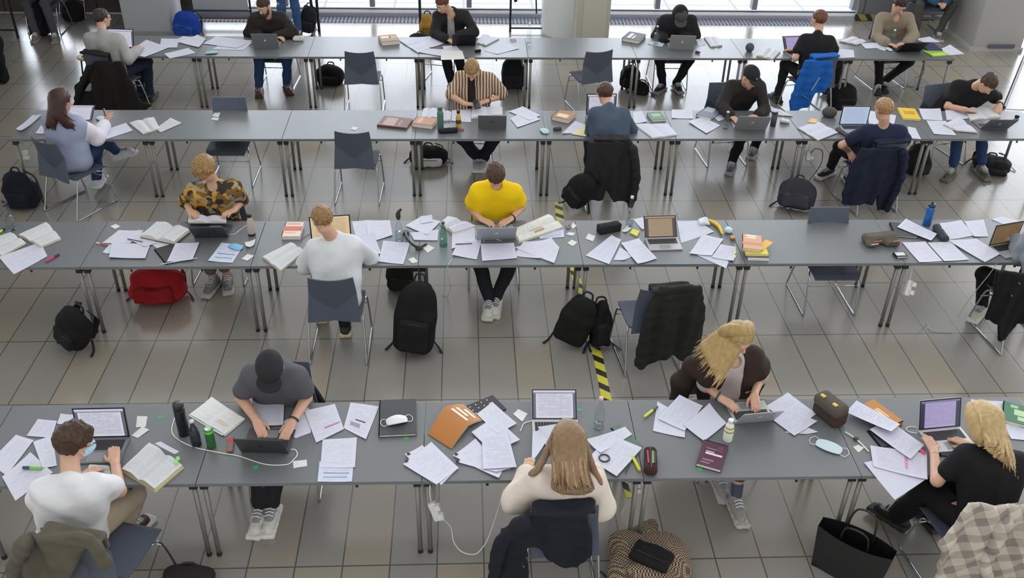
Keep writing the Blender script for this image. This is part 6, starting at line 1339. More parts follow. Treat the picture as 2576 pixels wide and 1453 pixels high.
# right part
pc_ = at(*P2('M4', '1240,965')[0], TH); rt_ = empty('pencil_case', (pc_[0], pc_[1], TH+.001), -R(-6)); tag(rt_, 'olive grey open pencil bag left of the black folio', 'pencil case', 'pencil cases')
Sx = SD(); Sx.bx((0, .03, .045), (.155, .065, .043), None, .04, .02); Sx.bx((.09, -.045, .03), (.07, .03, .026), None, .024, .03); Sx.bx((-.11, -.045, .03), (.05, .03, .026), None, .024, .03); Sx.disp = folds(.004, 28, 5); sd_obj('body', [(Sx, .0065)], [cloth('#5f594e')], rt_)
for a, b, cl in (((-.10, -.06, .058), (-.02, -.05, .06), '#b0605a'), ((-.13, -.075, .04), (-.06, -.075, .045), '#c9b7ac'), ((.08, -.07, .055), (.15, -.06, .055), '#b9786c'), ((.05, -.078, .04), (.13, -.08, .045), '#3b3836')): MB().tube([a, b], .006, 6).build('pen', M(cl, .5), rt_)
book('black power bank with a white charger on it', 'M4', '1372,1050 1470,1035 1492,1080 1395,1090', .022, '#2a2d35', [(.1, .9, .1, .75, '#cfd2d6')], cat='power bank', name='power_bank', z0=TH+.001)
book('closed dark grey laptop under a printed page at the right of the third row', 'M4', '1320,757 1480,790 1660,915 1385,880', .018, '#2f3238', cat='laptop', name='closed_laptop', spine=0)
S('printed page lying on the closed dark laptop', 'M4', '1400,815 1480,737 1768,880 1715,940', 'text', 12)
bottle('blue drinking bottle with dark flip cap', P2('M4', '1672,792')[0], [('body', M('#1f5a9e', .25, 0, .05), [(0, 0), (.95, 0), (1, .03), (.97, .35), (1, .75), (.85, .84)]), ('cap', M('#23303e', .4), [(.88, .83), (.90, .93), (.6, .97), (0, .97)]), ('loop', M('#2a3037', .4), [(.25, .96), (.28, 1.04), (.1, 1.06), (0, 1.06)])], None, .235, .038)
recast(pencil_case('dark grey glasses case right of the blue bottle', 'M4', '1755,800', '1855,935', .036, '#3a3d40'), 'glasses_case', 'glasses case')
S('white page right of the power bank', 'M4', '1445,955 1660,950 1822,1126 1605,1142', 'light', 1)
S('white page next to it with a black clip line, third row right', 'M4', '1680,957 1892,950 2068,1115 1836,1130', 'light', 2)
S('lilac white page behind the glasses case', 'M4', '1790,782 1992,752 2125,890 1880,932', 'light', 0)
S('page stack with red mark reaching to the laptop at the right edge', 'M4', '1870,942 2130,920 2358,1060 2215,1137', 'light', 4, .012, th=.003)
S('white page left of the brown screen', 'M4', '2020,762 2202,745 2245,900 2112,905', 'light', 1)
S('white pages behind the brown screen at the right edge', 'M4', '2270,742 2372,716 2580,770 2500,832', 'light', 0)
laptop('silver laptop with brown screen at the right edge of the third row', (2487, 618), (2557, 605.5), (2512, 560), 'N', '#8c8a88', 'brown', base='#9aa2ab')
tube_at('white cable hanging from the table at the right edge', 'F', '2508,660 2490,688 2440,750 2408,800 2397,830 2370,832 2340,828 2332,810 2322,745 2318,733', [TH, .62, .35, .1, .02, .012, .012, .02, .3, .36], .004, M('#b9bcbc', .5))

# ================================================================== power strips clipped to table legs
def power_strip(label, fr, a, b, za, zb, up):
    A_, B_ = at(*P2(fr, a)[0], za), at(*P2(fr, b)[0], zb); c = (A_+B_)/2; d = nrm(B_-A_); s_ = nrm(np.cross(d, [0, 1, 0])); n_ = np.cross(d, s_); L_ = np.linalg.norm(B_-A_)
    root = empty('power_strip', c); tag(root, label, 'power strip', 'white power strips on table legs'); wm = M('#d9d8d4', .5, 0, 0)
    rot = Matrix((s_, d, n_)).transposed()
    MB().box((0, 0, 0), (.05, L_, .04), 0, rot).build('body', wm, root, bevel=.006)
    for t in (-.28, .25): MB().box(rot @ Vector((.03, L_*t, .02)), (.042, .042, .045), 0, rot).build('plug', wm, root, bevel=.006)
    P = [at(u, v, z)-c for (u, v), z in zip(P2(fr, up[0]), up[1])]; MB().tube(smooth_path(P, 4), .005, 6).build('cord', wm, root, smooth=True)
    return root
power_strip('white power strip hanging at the table leg left of the person in cream sweater', 'B2', '1490,870', '1545,1000', .50, .36, ('1480,735 1478,800 1488,868', (.68, .6, .5)))
tube_at('white cable swinging from the power strip to the front row table', 'B2', '1568,990 1640,1062 1662,1172 1725,1250 1822,1270 1880,1225 1935,1130 2012,900 2052,750 2090,612', [.36, .25, .12, .05, .04, .06, .14, .40, .58, TH+.004], .0035, WC)
power_strip('white power strip hanging at the table leg near the right of the third row', 'L4', '1520,200', '1480,340', .52, .40, ('1540,80 1530,140 1515,210', (.68, .6, .52)))
power_strip('white power strip hanging at the far left table leg of the second row', 'M1', '230,100', '245,190', .52, .42, ('190,20 200,60 215,100', (.68, .6, .53)))
power_strip('white power strip under the table right of the black-capped person', 'M4', '580,110', '575,200', .50, .42, ('590,30 590,70 582,105', (.68, .6, .52)))
tube_at('black cable with plug looping under the second row', 'M4', '605,130 640,90 700,100 712,150 690,240 620,340 545,425', [.5, .56, .5, .4, .2, .05, .012], .005, M('#2b2c2e', .5))
power_strip('white power strip hanging at the hazard taped table leg in the front row', 'B3', '1040,700', '1060,780', .60, .50, ('1030,690 1035,695 1040,700', (.69, .66, .62)))
tube_at('white cable falling from the power strip beside the checked coat', 'B3', '1050,790 1040,850 990,900 965,970 980,1040 1008,1072', [.48, .4, .3, .2, .08, .02], .0035, WC)
tube_at('white cable on the floor at the bottom left chair', 'B1', '865,1275 885,1320 895,1380 910,1455', .012, .004, WC)

# ================================================================== second row
S('curled white page at the left end of the second row', 'T1', '150,1200 300,1072 392,1062 215,1222', 'blank', 1, .02)
S('white page at the left elbow of the person with long brown hair', 'T1', '330,1238 378,1160 420,1195 402,1240', 'blank', 0)
laptop('laptop with white screen beyond the person with long brown hair', (160, 303), (231, 303.5), (203, 264), 'N', '#4c4d52', 'white', base='#8a8b8e')
mask('pale blue face mask beside the hand of the person with long brown hair', 'T1', '930,1090', .14, 50, '#c3d8dc', loops=False)
o = tube_at('dark red snack bar in the hand of the person with long brown hair', 'T1', '960,1010 985,1090', [.86, .83], .014, M('#7d2f35', .4, 0, .2), 'snack_bar', 'snack')
S('white page in front of the person with long brown hair', 'T1', '925,1217 1165,1140 1232,1210 985,1287', 'light', 0)
open_book('open book beside the grey-framed page, second row left', 'T1', '1195,1135 1425,1080 1482,1190 1322,1238', 'two', .02, '#8f9490')
S('page with a grey printed frame right of the open book, second row left', 'T1', '1430,1195 1570,1086 1688,1140 1482,1230', 'frame', 1)
cardtag('white seat card on the bare table of the second row, upper', 'T1', '1965,1075 1985,1045 2040,1042 2022,1085')
cardtag('white seat card on the bare table of the second row, lower', 'T1', '1950,1105 1975,1085 2030,1092 2010,1118', lev=0)
cardtag('white seat card behind the empty chair of the second row', 'T2', '1035,1195 1060,1168 1118,1184 1080,1206')
book('flat reddish brown law book left of the thick brown book', 'T2', '1282,1150 1352,1068 1608,1096 1555,1190', .022, '#6d4438', [(.1, .85, .15, .55, '#a58a80'), (.15, .7, .65, .75, '#8f6a5e')], spine=0)
book('thick light brown law book left of the green flask', 'T2', '1605,1130 1652,1075 1842,1094 1790,1165', .05, '#a8744a', [(.15, .8, .2, .4, '#c49a74')], spine=3)
bottle('matt green flask in the second row', P2('T2', '1870,1188')[0], [('body', M('#4d7361', .5, 0, .03), [(0, 0), (.95, 0), (1, .03), (1, .72), (.75, .86)]), ('cap', M('#3f6152', .5), [(.62, .86), (.62, .98), (.5, 1), (0, 1)])], None, .255, .036, 'flask')
bottle('small yellow bottle with dark cap in the second row', P2('T2', '2036,1180')[0], [('body', M('#c2ab4a', .4, 0, .1), [(0, 0), (.95, 0), (1, .04), (1, .55), (.7, .75), (.55, .82)]), ('label', M('#4a3b2a', .5), [(1.02, .25), (1.02, .27), (1.02, .45), (1.01, .47)]), ('cap', M('#2d2f33', .4), [(.62, .82), (.62, .98), (.5, 1), (0, 1)])], None, .21, .030)
pencil_case('long black pencil case in front of the green flask', 'T2', '1848,1212', '2035,1200', .034, '#20252b')
pen('pink marker at the end of the long black pencil case', 'T2', '2042,1196 2088,1196', '#c24a70', '#b5345a', .009)
open_book('open book with cream pages behind the green flask, left one', 'T2', '1712,1003 1835,1000 1845,1088 1690,1085', 'light', .025, '#b5b09c')
open_book('open book with cream pages right of the green flask', 'T2', '1868,1008 1972,1035 1962,1112 1890,1118', 'light', .02, '#b5b09c')
S('white page beside the small yellow bottle', 'T2', '1975,1022 2152,1010 2152,1132 1970,1122', 'light', 0)
open_book('open book lying before the person in striped shirt', 'T2', '2160,990 2440,985 2445,1062 2150,1090', 'light', .025, '#b7b5a2')
laptop('grey laptop seen from its lid before the person in striped shirt', (1203, 320.5), (1273.5, 321.5), (1241, 290), 'S', '#6f7276', 'white', '#55585c', base='#7d8084', rng_=(88, 150))
S('white page right of the grey laptop, upper', 'T3', '105,1030 240,988 402,1068 300,1112', 'light', 2)
S('white page right of the grey laptop, lower', 'T3', '125,1100 250,1025 405,1105 190,1182', 'light', 1)
book('orange brown law book with white title, second row', 'T3', '510,1072 570,1013 736,1050 662,1110', .05, '#a06a34', [(.15, .6, .2, .8, '#dcc0a0')], spine=3)
recast(pencil_case('dark grey key pouch left of the large open page, second row', 'T3', '520,1195', '600,1190', .02, '#4a4a52'), 'key_pouch', 'pouch')
mask('teal face mask on the second row left of the person in blue-grey sweater', 'T3', '440,1205', .15, 75, '#a9cfd0', loops=False)
S('large page under the left arm of the person in blue-grey sweater', 'T3', '600,1240 722,1118 855,1165 840,1225', 'light', 1)
o = S('yellowish sticky notes on the page by the person in blue-grey sweater', 'T3', '690,1240 800,1165 842,1200 826,1262', 'blank', 3, .003, 'sticky notes', .004, 'sticky_note_pad', 'sticky notes'); o.data.materials[0] = M('#d9cf9a', .6, 0, .02)
laptop('laptop with white screen behind the person in blue-grey sweater', (1474, 288), (1549, 287), (1510, 235), 'N', '#3a3c40', 'white', base='#8b8d90')
S('white page right of the person in blue-grey sweater', 'T3', '1258,1040 1340,1028 1392,1130 1270,1142', 'light', 0)
open_book('wide open notebook at the near edge right of the person in blue-grey sweater', 'T3', '1270,1150 1582,1142 1672,1246 1440,1276', 'light', .012, '#c9cbd0')
S('white page behind the green book of the second row', 'T3', '1618,1012 1812,1018 1812,1100 1618,1096', 'light', 0)
book('green textbook of the second row', 'T3', '1410,1045 1530,1030 1546,1095 1432,1113', .032, '#4c7a58', [(.2, .8, .2, .6, '#86a88c')], spine=3)
book('blue-grey book at the left elbow of the black-capped person', 'T3', '1930,972 2056,1024 1992,1092 1866,1062', .035, '#5a6070', [(.1, .7, .1, .5, '#8a90a0')], spine=0)
o = S('yellow slip under the blue-grey book', 'T3', '1856,1080 1900,1050 1985,1080 1950,1112', 'blank', 0, .003); o.data.materials[0] = M('#d6d488', .6, 0, .02)
S('page nearest the table edge left of the glass carafe', 'T3', '1770,1130 1902,1080 2068,1160 1940,1236', 'light', 2)
S('page between the blue-grey book and the carafe', 'T3', '1985,1060 2080,1020 2152,1080 2050,1125', 'light', 0)
clear_bottle('small glass carafe left of the silver laptop, second row', P2('T3', '2117,1188')[0], .205, .036, '#cfd6d6', GLS, .15)
laptop('silver laptop seen from its lid before the black-capped person', (1846, 322), (1927, 324.5), (1902, 292.5), 'S', '#96989c', 'white', '#e8eaec', base='#9c9ea1', rng_=(88, 150))
bottle('black tumbler right of the silver laptop, second row', P2('T4', '250,1165')[0], [('body', M('#33363a', .4), [(0, 0), (.85, 0), (.9, .02), (1, .9)]), ('lid', M('#1f2022', .4), [(1.02, .9), (1.02, .97), (.9, 1), (0, 1)])], None, .17, .035, 'tumbler', 'cup')
Sx = SD(); c_ = at(*P2('T4', '365,1135')[0], TH); Sx.bx(c_+[0, 0, .02], (.05, .03, .018), None, .015); Sx.disp = folds(.008, 40, 9); o = sd_obj('tissue', [(Sx, .006)], [M('#d5d5d3', .7)], None); tag(o, 'crumpled white tissue pack right of the black tumbler', 'tissue')
open_book('magazine lying open behind the black tumbler', 'T4', '200,978 330,1020 432,1075 262,1062', 'light', .012, '#4c4d52')
open_book('open magazine on the near edge left of the person in navy t-shirt', 'T4', '650,1115 862,1225 668,1300 480,1185', 'light', .014, '#5c5a58')
o = S('orange sticky notes on the open magazine', 'T4', '575,1130 605,1092 665,1108 640,1140', 'blank', 0, .004, 'sticky notes', .003, 'sticky_note_pad', 'sticky notes', z0=TH+.02); o.data.materials[0] = M('#e0b566', .6, 0, .03)
pencil_case('narrow grey pencil case left of the person in navy t-shirt', 'T4', '840,1190', '945,1255', .022, '#5a5557')
Sx = SD(); c_ = at(*P2('T4', '768,1075')[0], TH); Sx.el(c_+[0, 0, .05], (.088, .078, .062)); Sx.cut(lambda p: TH+.002-p[:, 2]); o = sd_obj('knitted_hat', [(Sx, .007)], [cloth('#4f4d4e')], None); tag(o, 'dark grey knitted hat lying left of the pale blue screen', 'hat')
laptop('laptop with pale blue screen before the person in navy t-shirt', (2110, 314), (2181, 314), (2147, 266), 'N', '#7d8188', 'blue', '#6a7484', base='#a3a6aa')
S('white page hidden behind the head of the person in navy t-shirt', 'T4', '1130,1020 1392,1070 1372,1152 1140,1152', 'light', 0)
book('bright yellow book in the second row', 'T4', '1432,998 1578,998 1602,1100 1438,1092', .022, '#dfb92a', [(.2, .85, .3, .6, '#b9962e')], spine=3)
S('white page right of the bright yellow book', 'T4', '1598,1010 1802,1004 1822,1116 1642,1106', 'light', 0)
S('white page before the person in black t-shirt and jeans', 'T4', '1845,1020 2032,1018 2062,1100 1860,1112', 'light', 0)
S('white page at the near edge right of the person in navy t-shirt', 'T4', '1670,1115 1852,1120 1948,1252 1740,1242', 'light', 1)
open_book('open paperback on the white pages, second row right', 'T4', '1965,1075 2148,1222 1950,1205 1832,1150', 'light', .022, '#a9a59a', lev=3)
open_book('big open book under the arms of the person in black t-shirt and jeans', 'T4', '2020,1012 2252,972 2362,1080 2085,1112', 'two', .03, '#9c9a8c')
laptop('grey laptop turned away at the right edge of the second row', (2466, 322), (2536, 322), (2527, 300), 'S', '#6d7076', 'white', '#dfe1e4', base='#777a80', rng_=(88, 150))
recast(pencil_case('small black pouch at the right edge of the second row', 'T4', '2490,1075', '2535,1085', .018, '#232428'), 'pouch', 'pouch')
c_ = at(1199, 262, .835); rt_ = empty('phone', c_, .15); tag(rt_, 'dark phone in the hands of the person in striped shirt', 'phone'); MB().box((0, 0, 0), (.075, .15, .009), 0, Matrix.Rotation(R(18), 3, 'X')).build('body', M('#17181a', .4), rt_, bevel=.003); MB().box((0, .0, .0052), (.066, .136, .0015), 0, Matrix.Rotation(R(18), 3, 'X')).build('screen', M('#2a2d33', .15), rt_)
S('white page under the right arm of the person in navy t-shirt', 'T4', '1498,1172 1572,1185 1622,1290 1498,1278', 'light', 0)

# ================================================================== back row
S('large white page at the left end of the back row', 'T1', '1170,490 1355,368 1562,440 1340,532', 'light', 2)
S('small white page behind the large one, back row left', 'T1', '1478,440 1492,358 1652,360 1640,442', 'blank', 1)
S('white page in the middle of the loose pile, back row left', 'T1', '1650,392 1830,323 1905,360 1840,442', 'light', 3)
S('wide white page beside the silver laptop, back row left', 'T1', '1880,405 2000,338 2342,380 2185,445', 'light', 2)
S('page lying closest to the table edge, back row left', 'T1', '1520,500 1742,444 1812,490 1572,542', 'light', 0)
S('page under the loose pile next to the teal mask, back row', 'T1', '1965,455 2082,385 2335,395 2250,465', 'light', 0)
S('page tucked behind the loose pile at the far edge, back row left', 'T1', '1560,395 1700,340 1800,345 1700,400', 'light', 0)
mask('teal face mask on the near edge of the back row', 'T1', '1955,482', .16, -15, '#a3c3c4', loops=False)
laptop('laptop with white screen before the person in light grey sweater', (272, 119), (338, 121), (306, 67), 'N', '#3c3a3e', 'white', '#332e33', base='#5a585c')
laptop('silver laptop with glowing emblem before the bearded person', (638, 118.5), (703, 118.5), (672, 84.5), 'S', '#7d8288', 'white', '#f4f6f8', base='#8c9094', rng_=(88, 150))
Sx = SD(); c_ = at(*P2('T2', '555,372')[0], TH); Sx.bx(c_+[0, 0, .03], (.055, .04, .03), None, .015); Sx.disp = folds(.012, 30, 5); o = sd_obj('paper_bag', [(Sx, .007)], [M('#b7b5ae', .8)], None); tag(o, 'crumpled pale paper bag right of the bearded person', 'bag')
book('thick brown book box standing alone on the back row', 'T2', '1305,332 1462,312 1480,370 1318,388', .06, '#8a6434', [(.1, .6, .15, .5, '#d6c4a4'), (.55, .9, .2, .6, '#b58d52')], spine=3)
open_book('open folder with white pages left of the black laptop, back row', 'T2', '1612,345 1782,440 1662,490 1490,378', 'light', .012, '#5d5f66')
S('white page right of the open folder, back row', 'T2', '1600,345 1772,340 1912,400 1785,442', 'light', 3)
S('white page at the near edge under the open folder, back row', 'T2', '1660,485 1752,450 1902,460 1872,520', 'light', 1)
S('cream page overhanging the near edge of the back row', 'T2', '1875,470 2070,474 2096,548 1873,556', 'warm', 2)
S('white page left of the black laptop, back row', 'T2', '1890,430 2010,420 2062,478 1900,475', 'light', 0)
laptop('black laptop before the person in black blazer', (1137, 114), (1196, 113), (1171, 85.5), 'S', '#1d1d1f', 'white', '#333336', base='#29292b', rng_=(88, 150))
open_book('open book right of the black laptop, back row', 'T2', '2260,313 2412,356 2290,418 2198,392', 'light', .02, '#8f8f8c')
o = pencil_case('black computer mouse right of the black laptop', 'T2', '2185,475', '2245,468', .022, '#1d1d20')
o['category'] = 'mouse'; o.name = 'computer_mouse'; del o['group']
S('large white page right of the black mouse', 'T2', '2270,470 2452,398 2600,450 2395,502', 'light', 0)
clear_bottle('clear bottle standing alone near the middle of the back row', P2('T3', '297,412')[0], .30, .034, '#d3dadc', GLS, .15)
o = tube_at('pair of glasses on the back row left of the clear bottle', 'T3', '120,368 150,378 178,372 160,362 120,368', TH+.012, .004, M('#55565c', .4), 'glasses', 'glasses')
book('thick black law book with white title on the back row', 'T3', '1180,345 1222,284 1366,318 1316,384', .05, '#23242c', [(.15, .8, .2, .4, '#c9cad2'), (.15, .6, .5, .6, '#c9cad2')], spine=3)
clear_bottle('water bottle in front of the hooded person', P2('T3', '1470,412')[0], .26, .034, '#cfe0e8', GLS, .6)
S('white page left of the silver laptop of the hooded person', 'T3', '1390,408 1452,380 1552,395 1530,432', 'light', 0)
laptop('silver laptop seen from its lid before the hooded person', (1682, 121.5), (1745, 124), (1720, 88.5), 'S', '#9b9c9a', 'white', '#f2f3f4', base='#a2a3a4', rng_=(88, 150))
open_book('open book with grey cover right of the hooded person', 'T3', '1915,343 2042,338 2088,420 1980,432', 'light', .022, '#7b7f86')
S('small notepad left of the grey-covered open book, back row', 'T3', '1840,365 1900,358 1932,412 1870,428', 'light', 0)
recast(pencil_case('dark earphone pouch below the silver laptop of the hooded person', 'T3', '1838,478', '1882,490', .016, '#42434a'), 'earphone_pouch', 'pouch')
Sx = SD(); c_ = at(*P2('T4', '32,475')[0], TH); Sx.el(c_+[0, 0, .055], (.058, .058, .062)); Sx.cut(lambda p: TH+.002-p[:, 2]); o = sd_obj('woolly_hat', [(Sx, .007)], [cloth('#55545a')], None); tag(o, 'grey woolly hat at the near edge of the back row', 'hat')
open_book('open book with cream pages left of the ginger-haired person', 'T4', '165,430 322,476 250,548 100,512', 'two', .03, '#908d84')
laptop('laptop with lilac screen before the ginger-haired person', (1974, 129), (2030, 127), (1996, 89.5), 'N', '#3c3d44', 'lilac', base='#8a8b90')
open_book('open book right of the ginger-haired person', 'T4', '985,335 1122,382 1022,412 868,380', 'light', .022, '#4a4c52')
S('white pages left of the beige-jacketed person', 'T4', '1058,400 1222,398 1245,442 1110,452', 'light', 1)
S('white page at the near edge right of the ginger-haired person', 'T4', '850,450 1000,465 1006,536 850,538', 'blank', 0)
S('page under the hands of the beige-jacketed person', 'T4', '1210,402 1332,440 1290,472 1200,445', 'light', 0)
mask('teal face mask at the left of the black laptop, back row right', 'T4', '1325,452', .13, 80, '#a8cdd2', loops=False)
clear_bottle('clear bottle before the beige-jacketed person', P2('T4', '1345,432')[0], .24, .034, '#dfe4e6', GLS, .1)
laptop('black laptop before the beige-jacketed person', (2254, 129), (2316, 127.5), (2300, 107), 'S', '#1b191b', 'white', '#29272a', base='#252326', rng_=(88, 150))
book('dark blue folder right of the black laptop, back row', 'T4', '1650,395 1742,388 1805,462 1640,468', .02, '#2f3358', cat='folder', name='ring_folder')
book('lime green folder at the right end of the back row', 'T4', '1680,480 1800,442 1842,505 1712,522', .012, '#93b83c', [(.1, .9, .6, .95, '#b9d65c')], cat='folder', name='plastic_folder')
S('white page behind the dark blue folder', 'T4', '1560,357 1702,344 1802,390 1642,392', 'light', 0)
S('white page at the right end of the back row', 'T4', '1812,452 1890,414 2024,500 1850,512', 'light', 0)

# ================================================================== things on the floor
KB = '#17181b'
backpack('black backpack leaning on the table leg at the left of the third row', (190, 872), .30, .50, .20, 30, 10, 30, KB, '#1f2023', 3)
backpack('big red backpack lying under the third row', (402, 760), .50, .34, .30, 0, -12, 0, '#a01e24', '#86191e', 5, sc2='#4a1416', fold=.010)
backpack('dark navy backpack standing at the left edge below the girl with brown hair', (68, 520), .34, .42, .20, 8, 6, -3, '#171a26', '#1a1e2c', 6)
backpack('tall black travel backpack in the aisle before the third row', (1040, 885), .36, .66, .26, 6, -8, 5, '#151617', '#191a1c', 7)
backpack('olive black bag under the third row behind the tall travel backpack', (1010, 722), .26, .32, .18, 0, 0, 0, '#25261f', '#2b2c24', 8, straps=False)
backpack('smooth black laptop backpack leaning beside the hazard tape', (1425, 868), .30, .48, .17, 18, -6, 18, '#191817', '#1b1a19', 9, pocket=False, fold=.002)
backpack('slack black bag with tangled straps lying on the hazard tape', (1510, 878), .17, .42, .14, -8, -20, 4, '#131314', '#1a1a1b', 10, fold=.012)
backpack('black backpack leaning against the coat chair in the second row', (1440, 520), .30, .46, .22, 40, 10, 34, '#1c1c1d', '#212122', 11)
backpack('dark grey backpack on the floor in front of the second row at the right', (1996, 530), .40, .34, .24, 20, -18, 0, '#33323a', '#3a3942', 12, sc2='#26252b')
backpack('black rucksack behind the navy coat chair', (2298, 432), .30, .36, .26, -10, 0, 0, '#262628', '#2c2c2e', 13, straps=False)
backpack('flat black bag lying under the table behind the blue jeans', (2490, 425), .46, .16, .34, 20, 0, 0, '#1d1d1f', '#232325', 14, straps=True)
backpack('black sports bag left of the empty chair in the back row', (832, 208), .40, .26, .26, 10, 0, 0, '#131316', '#1a1a1e', 15, straps=False)
backpack('black backpack standing between the back row table legs', (1292, 222), .32, .46, .22, 0, 0, -3, '#202126', '#26272c', 16, straps=False)
backpack('round black bag behind the table legs of the back row', (1578, 222), .28, .32, .24, 0, 0, 10, '#131315', '#18181a', 17, straps=False)
backpack('small black shoulder bag on the floor right of the round black bag', (1612, 236), .20, .18, .14, 20, 0, 0, '#18181a', '#202022', 18)
backpack('black backpack right of the bright blue jacket', (2114, 268), .38, .34, .26, 0, 0, 0, '#151516', '#1a1a1b', 19, straps=False)
backpack('black and white sports bag under the second row', (1078, 410), .46, .22, .24, 0, 0, 0, '#17171a', '#d0d0ce', 20)
backpack('bright blue rucksack by the square column', (472, 92), .40, .38, .28, 10, 0, 8, '#1b3f96', '#24489c', 21, sc2='#16203c')
backpack('black rucksack leaning on the display stand', (772, 84), .26, .42, .22, 0, 8, 12, '#1b1b1f', '#222226', 22)
backpack('mustard yellow and black bag beside the person in black blazer', (1072, 98), .20, .40, .16, 0, 0, 4, '#a07a2c', '#7d5f24', 23, straps=False)
backpack('black bag on the floor behind the person in black blazer', (1058, 112), .34, .18, .22, 0, 0, 0, '#1b1a1c', '#201f21', 24, straps=False, pocket=False)
backpack('dark rucksack among the furniture in the top left corner', (105, 88), .30, .50, .26, 10, 0, 5, '#15171b', '#1a1c20', 25)
backpack('black bag at the far wall in the top left corner', (190, 50), .34, .34, .26, 0, 0, 0, '#141316', '#18171a', 26, straps=False)
backpack('black garment bag cut off by the left edge', (2, 208), .20, .85, .24, 0, 0, 6, '#0f0f10', '#121213', 27, straps=False, pocket=False, fold=.015)
backpack('dark red and black bag cut off by the bottom edge', (478, 1472), .34, .14, .2, 0, 0, 0, '#2b2226', '#5a2226', 28, straps=False)
# leather tote
p_ = at(2128, 1440, 0); rt_ = empty('tote_bag', (p_[0], p_[1], 0), -R(38)); tag(rt_, 'open black leather tote bag standing at the front row table leg', 'bag', 'bags on the floor')
lm = M('#1a1a1b', .35, 0, .06, 14); q = MB(); w0, d0, h0, w1, d1 = .22, .09, .34, .25, .07
for s_ in (-1, 1):
    G = [[np.array([x*(w0+(w1-w0)*t)-0, s_*(d0*(1-.25*x*x)+(d1-d0)*t+.03*t*(1-x*x)), .004+h0*t]) for t in np.linspace(0, 1, 8)] for x in np.linspace(-1, 1, 13)]
    vs = [p for r_ in G for p in r_]; o_ = len(vs); fs = []
    for i in range(12):
        for j in range(7): A_ = (i*8+j, (i+1)*8+j, (i+1)*8+j+1, i*8+j+1); fs.append(A_); fs.append(tuple(o_+k for k in A_[::-1]))
    rim = [i*8 for i in range(13)]+[12*8+j for j in range(1, 8)]+[i*8+7 for i in range(11, -1, -1)]+[j for j in range(6, 0, -1)]
    for a, b in zip(rim, rim[1:]+rim[:1]): fs.append((b, a, o_+a, o_+b))
    q.add(vs+[p-np.array([0, s_*.006, 0]) for p in vs], fs)
for s_ in (-1, 1):
    G = [[np.array([s_*(w0+(w1-w0)*t-.002), y*(d0*.75+(d1-d0)*t), .004+h0*t]) for t in np.linspace(0, 1, 6)] for y in np.linspace(-1, 1, 5)]
    vs = [p for r_ in G for p in r_]; o_ = len(vs); fs = []
    for i in range(4):
        for j in range(5): A_ = (i*6+j, (i+1)*6+j, (i+1)*6+j+1, i*6+j+1); fs.append(A_); fs.append(tuple(o_+k for k in A_[::-1]))
    q.add(vs+[p-np.array([s_*.006, 0, 0]) for p in vs], fs)
q.box((0, 0, .006), (w0*2, d0*1.7, .01)); q.build('body', lm, rt_, smooth=False)
for s_ in (-1, 1): MB().tube(smooth_path([(-.09, s_*.062, h0-.07), (-.09, s_*.066, h0+.02), (-.06, s_*.10, h0+.15), (.06, s_*.10, h0+.15), (.09, s_*.066, h0+.02), (.09, s_*.062, h0-.07)], 5), .007, 7).build('handle', lm, rt_, smooth=True)
for x in (-.09, .09): MB().box((x, -.078, h0-.06), (.022, .008, .03)).build('buckle', M('#3b3b3c', .3, .6), rt_)
# checked coat heap and black pouch
p_ = at(1632, 1435, 0); rt_ = empty('coat', (p_[0], p_[1], 0)); tag(rt_, 'houndstooth coat heaped on the floor at the bottom of the photo', 'coat')
Sx = SD(); Sx.el((0, -.02, .10), (.23, .20, .12), None, .06); Sx.el((-.14, .10, .10), (.13, .16, .10), None, .06); Sx.el((.13, .02, .10), (.14, .20, .11), None, .06); Sx.rc((-.02, .22, .07), (.06, .34, .05), .075, .05, .05); Sx.rc((-.2, -.1, .07), (-.16, -.3, .06), .09, .07, .05); Sx.rc((.12, -.1, .07), (.10, -.32, .06), .11, .09, .05)
Sx.disp = folds(.016, 13, 8); Sx.cut(lambda p: .003-p[:, 2]); sd_obj('heap', [(Sx, .010)], [HOUND], rt_)
p_ = at(1640, 1395, .23); rt_ = empty('pouch', (p_[0], p_[1], .19)); tag(rt_, 'black soft pouch lying on the houndstooth coat', 'pouch')
Sx = SD(); Sx.bx((0, 0, .03), (.135, .09, .028), np.array(Matrix.Rotation(R(32), 3, 'Z')), .022); Sx.disp = folds(.004, 25, 3); sd_obj('body', [(Sx, .008)], [cloth('#19191a')], rt_)
MB().tube([(-.10, .03, .058), (.07, -.08, .058)], .004, 6).build('zip', M('#2d2d2f', .4, .3), rt_)
tube_at('black pen lying on the floor left of the houndstooth coat', 'B3', '800,1400 850,1450', .008, .006, DARK, 'ballpoint_pen', 'pen')
# hazard tape strip on the floor
HZ = hazard('y', .19)
def tape(label, pts):
    P = [at(u, v, .003) for u, v in pts]; G = []
    for i, p in enumerate(P): t = nrm(P[min(i+1, len(P)-1)]-P[max(i-1, 0)]); s_ = np.array([t[1], -t[0], 0]); G.append([p-s_*.042, p, p+s_*.042])
    o = MB().slab(G, .002, uv=False).build('floor_tape', HZ); tag(o, label, 'floor tape'); return o
tape('yellow and black hazard tape running along the floor through the aisle', [(1405, 508), (1408, 545), (1428, 620), (1450, 700), (1482, 830), (1505, 900), (1526, 1003), (1548, 1090), (1580, 1220), (1590, 1250)])
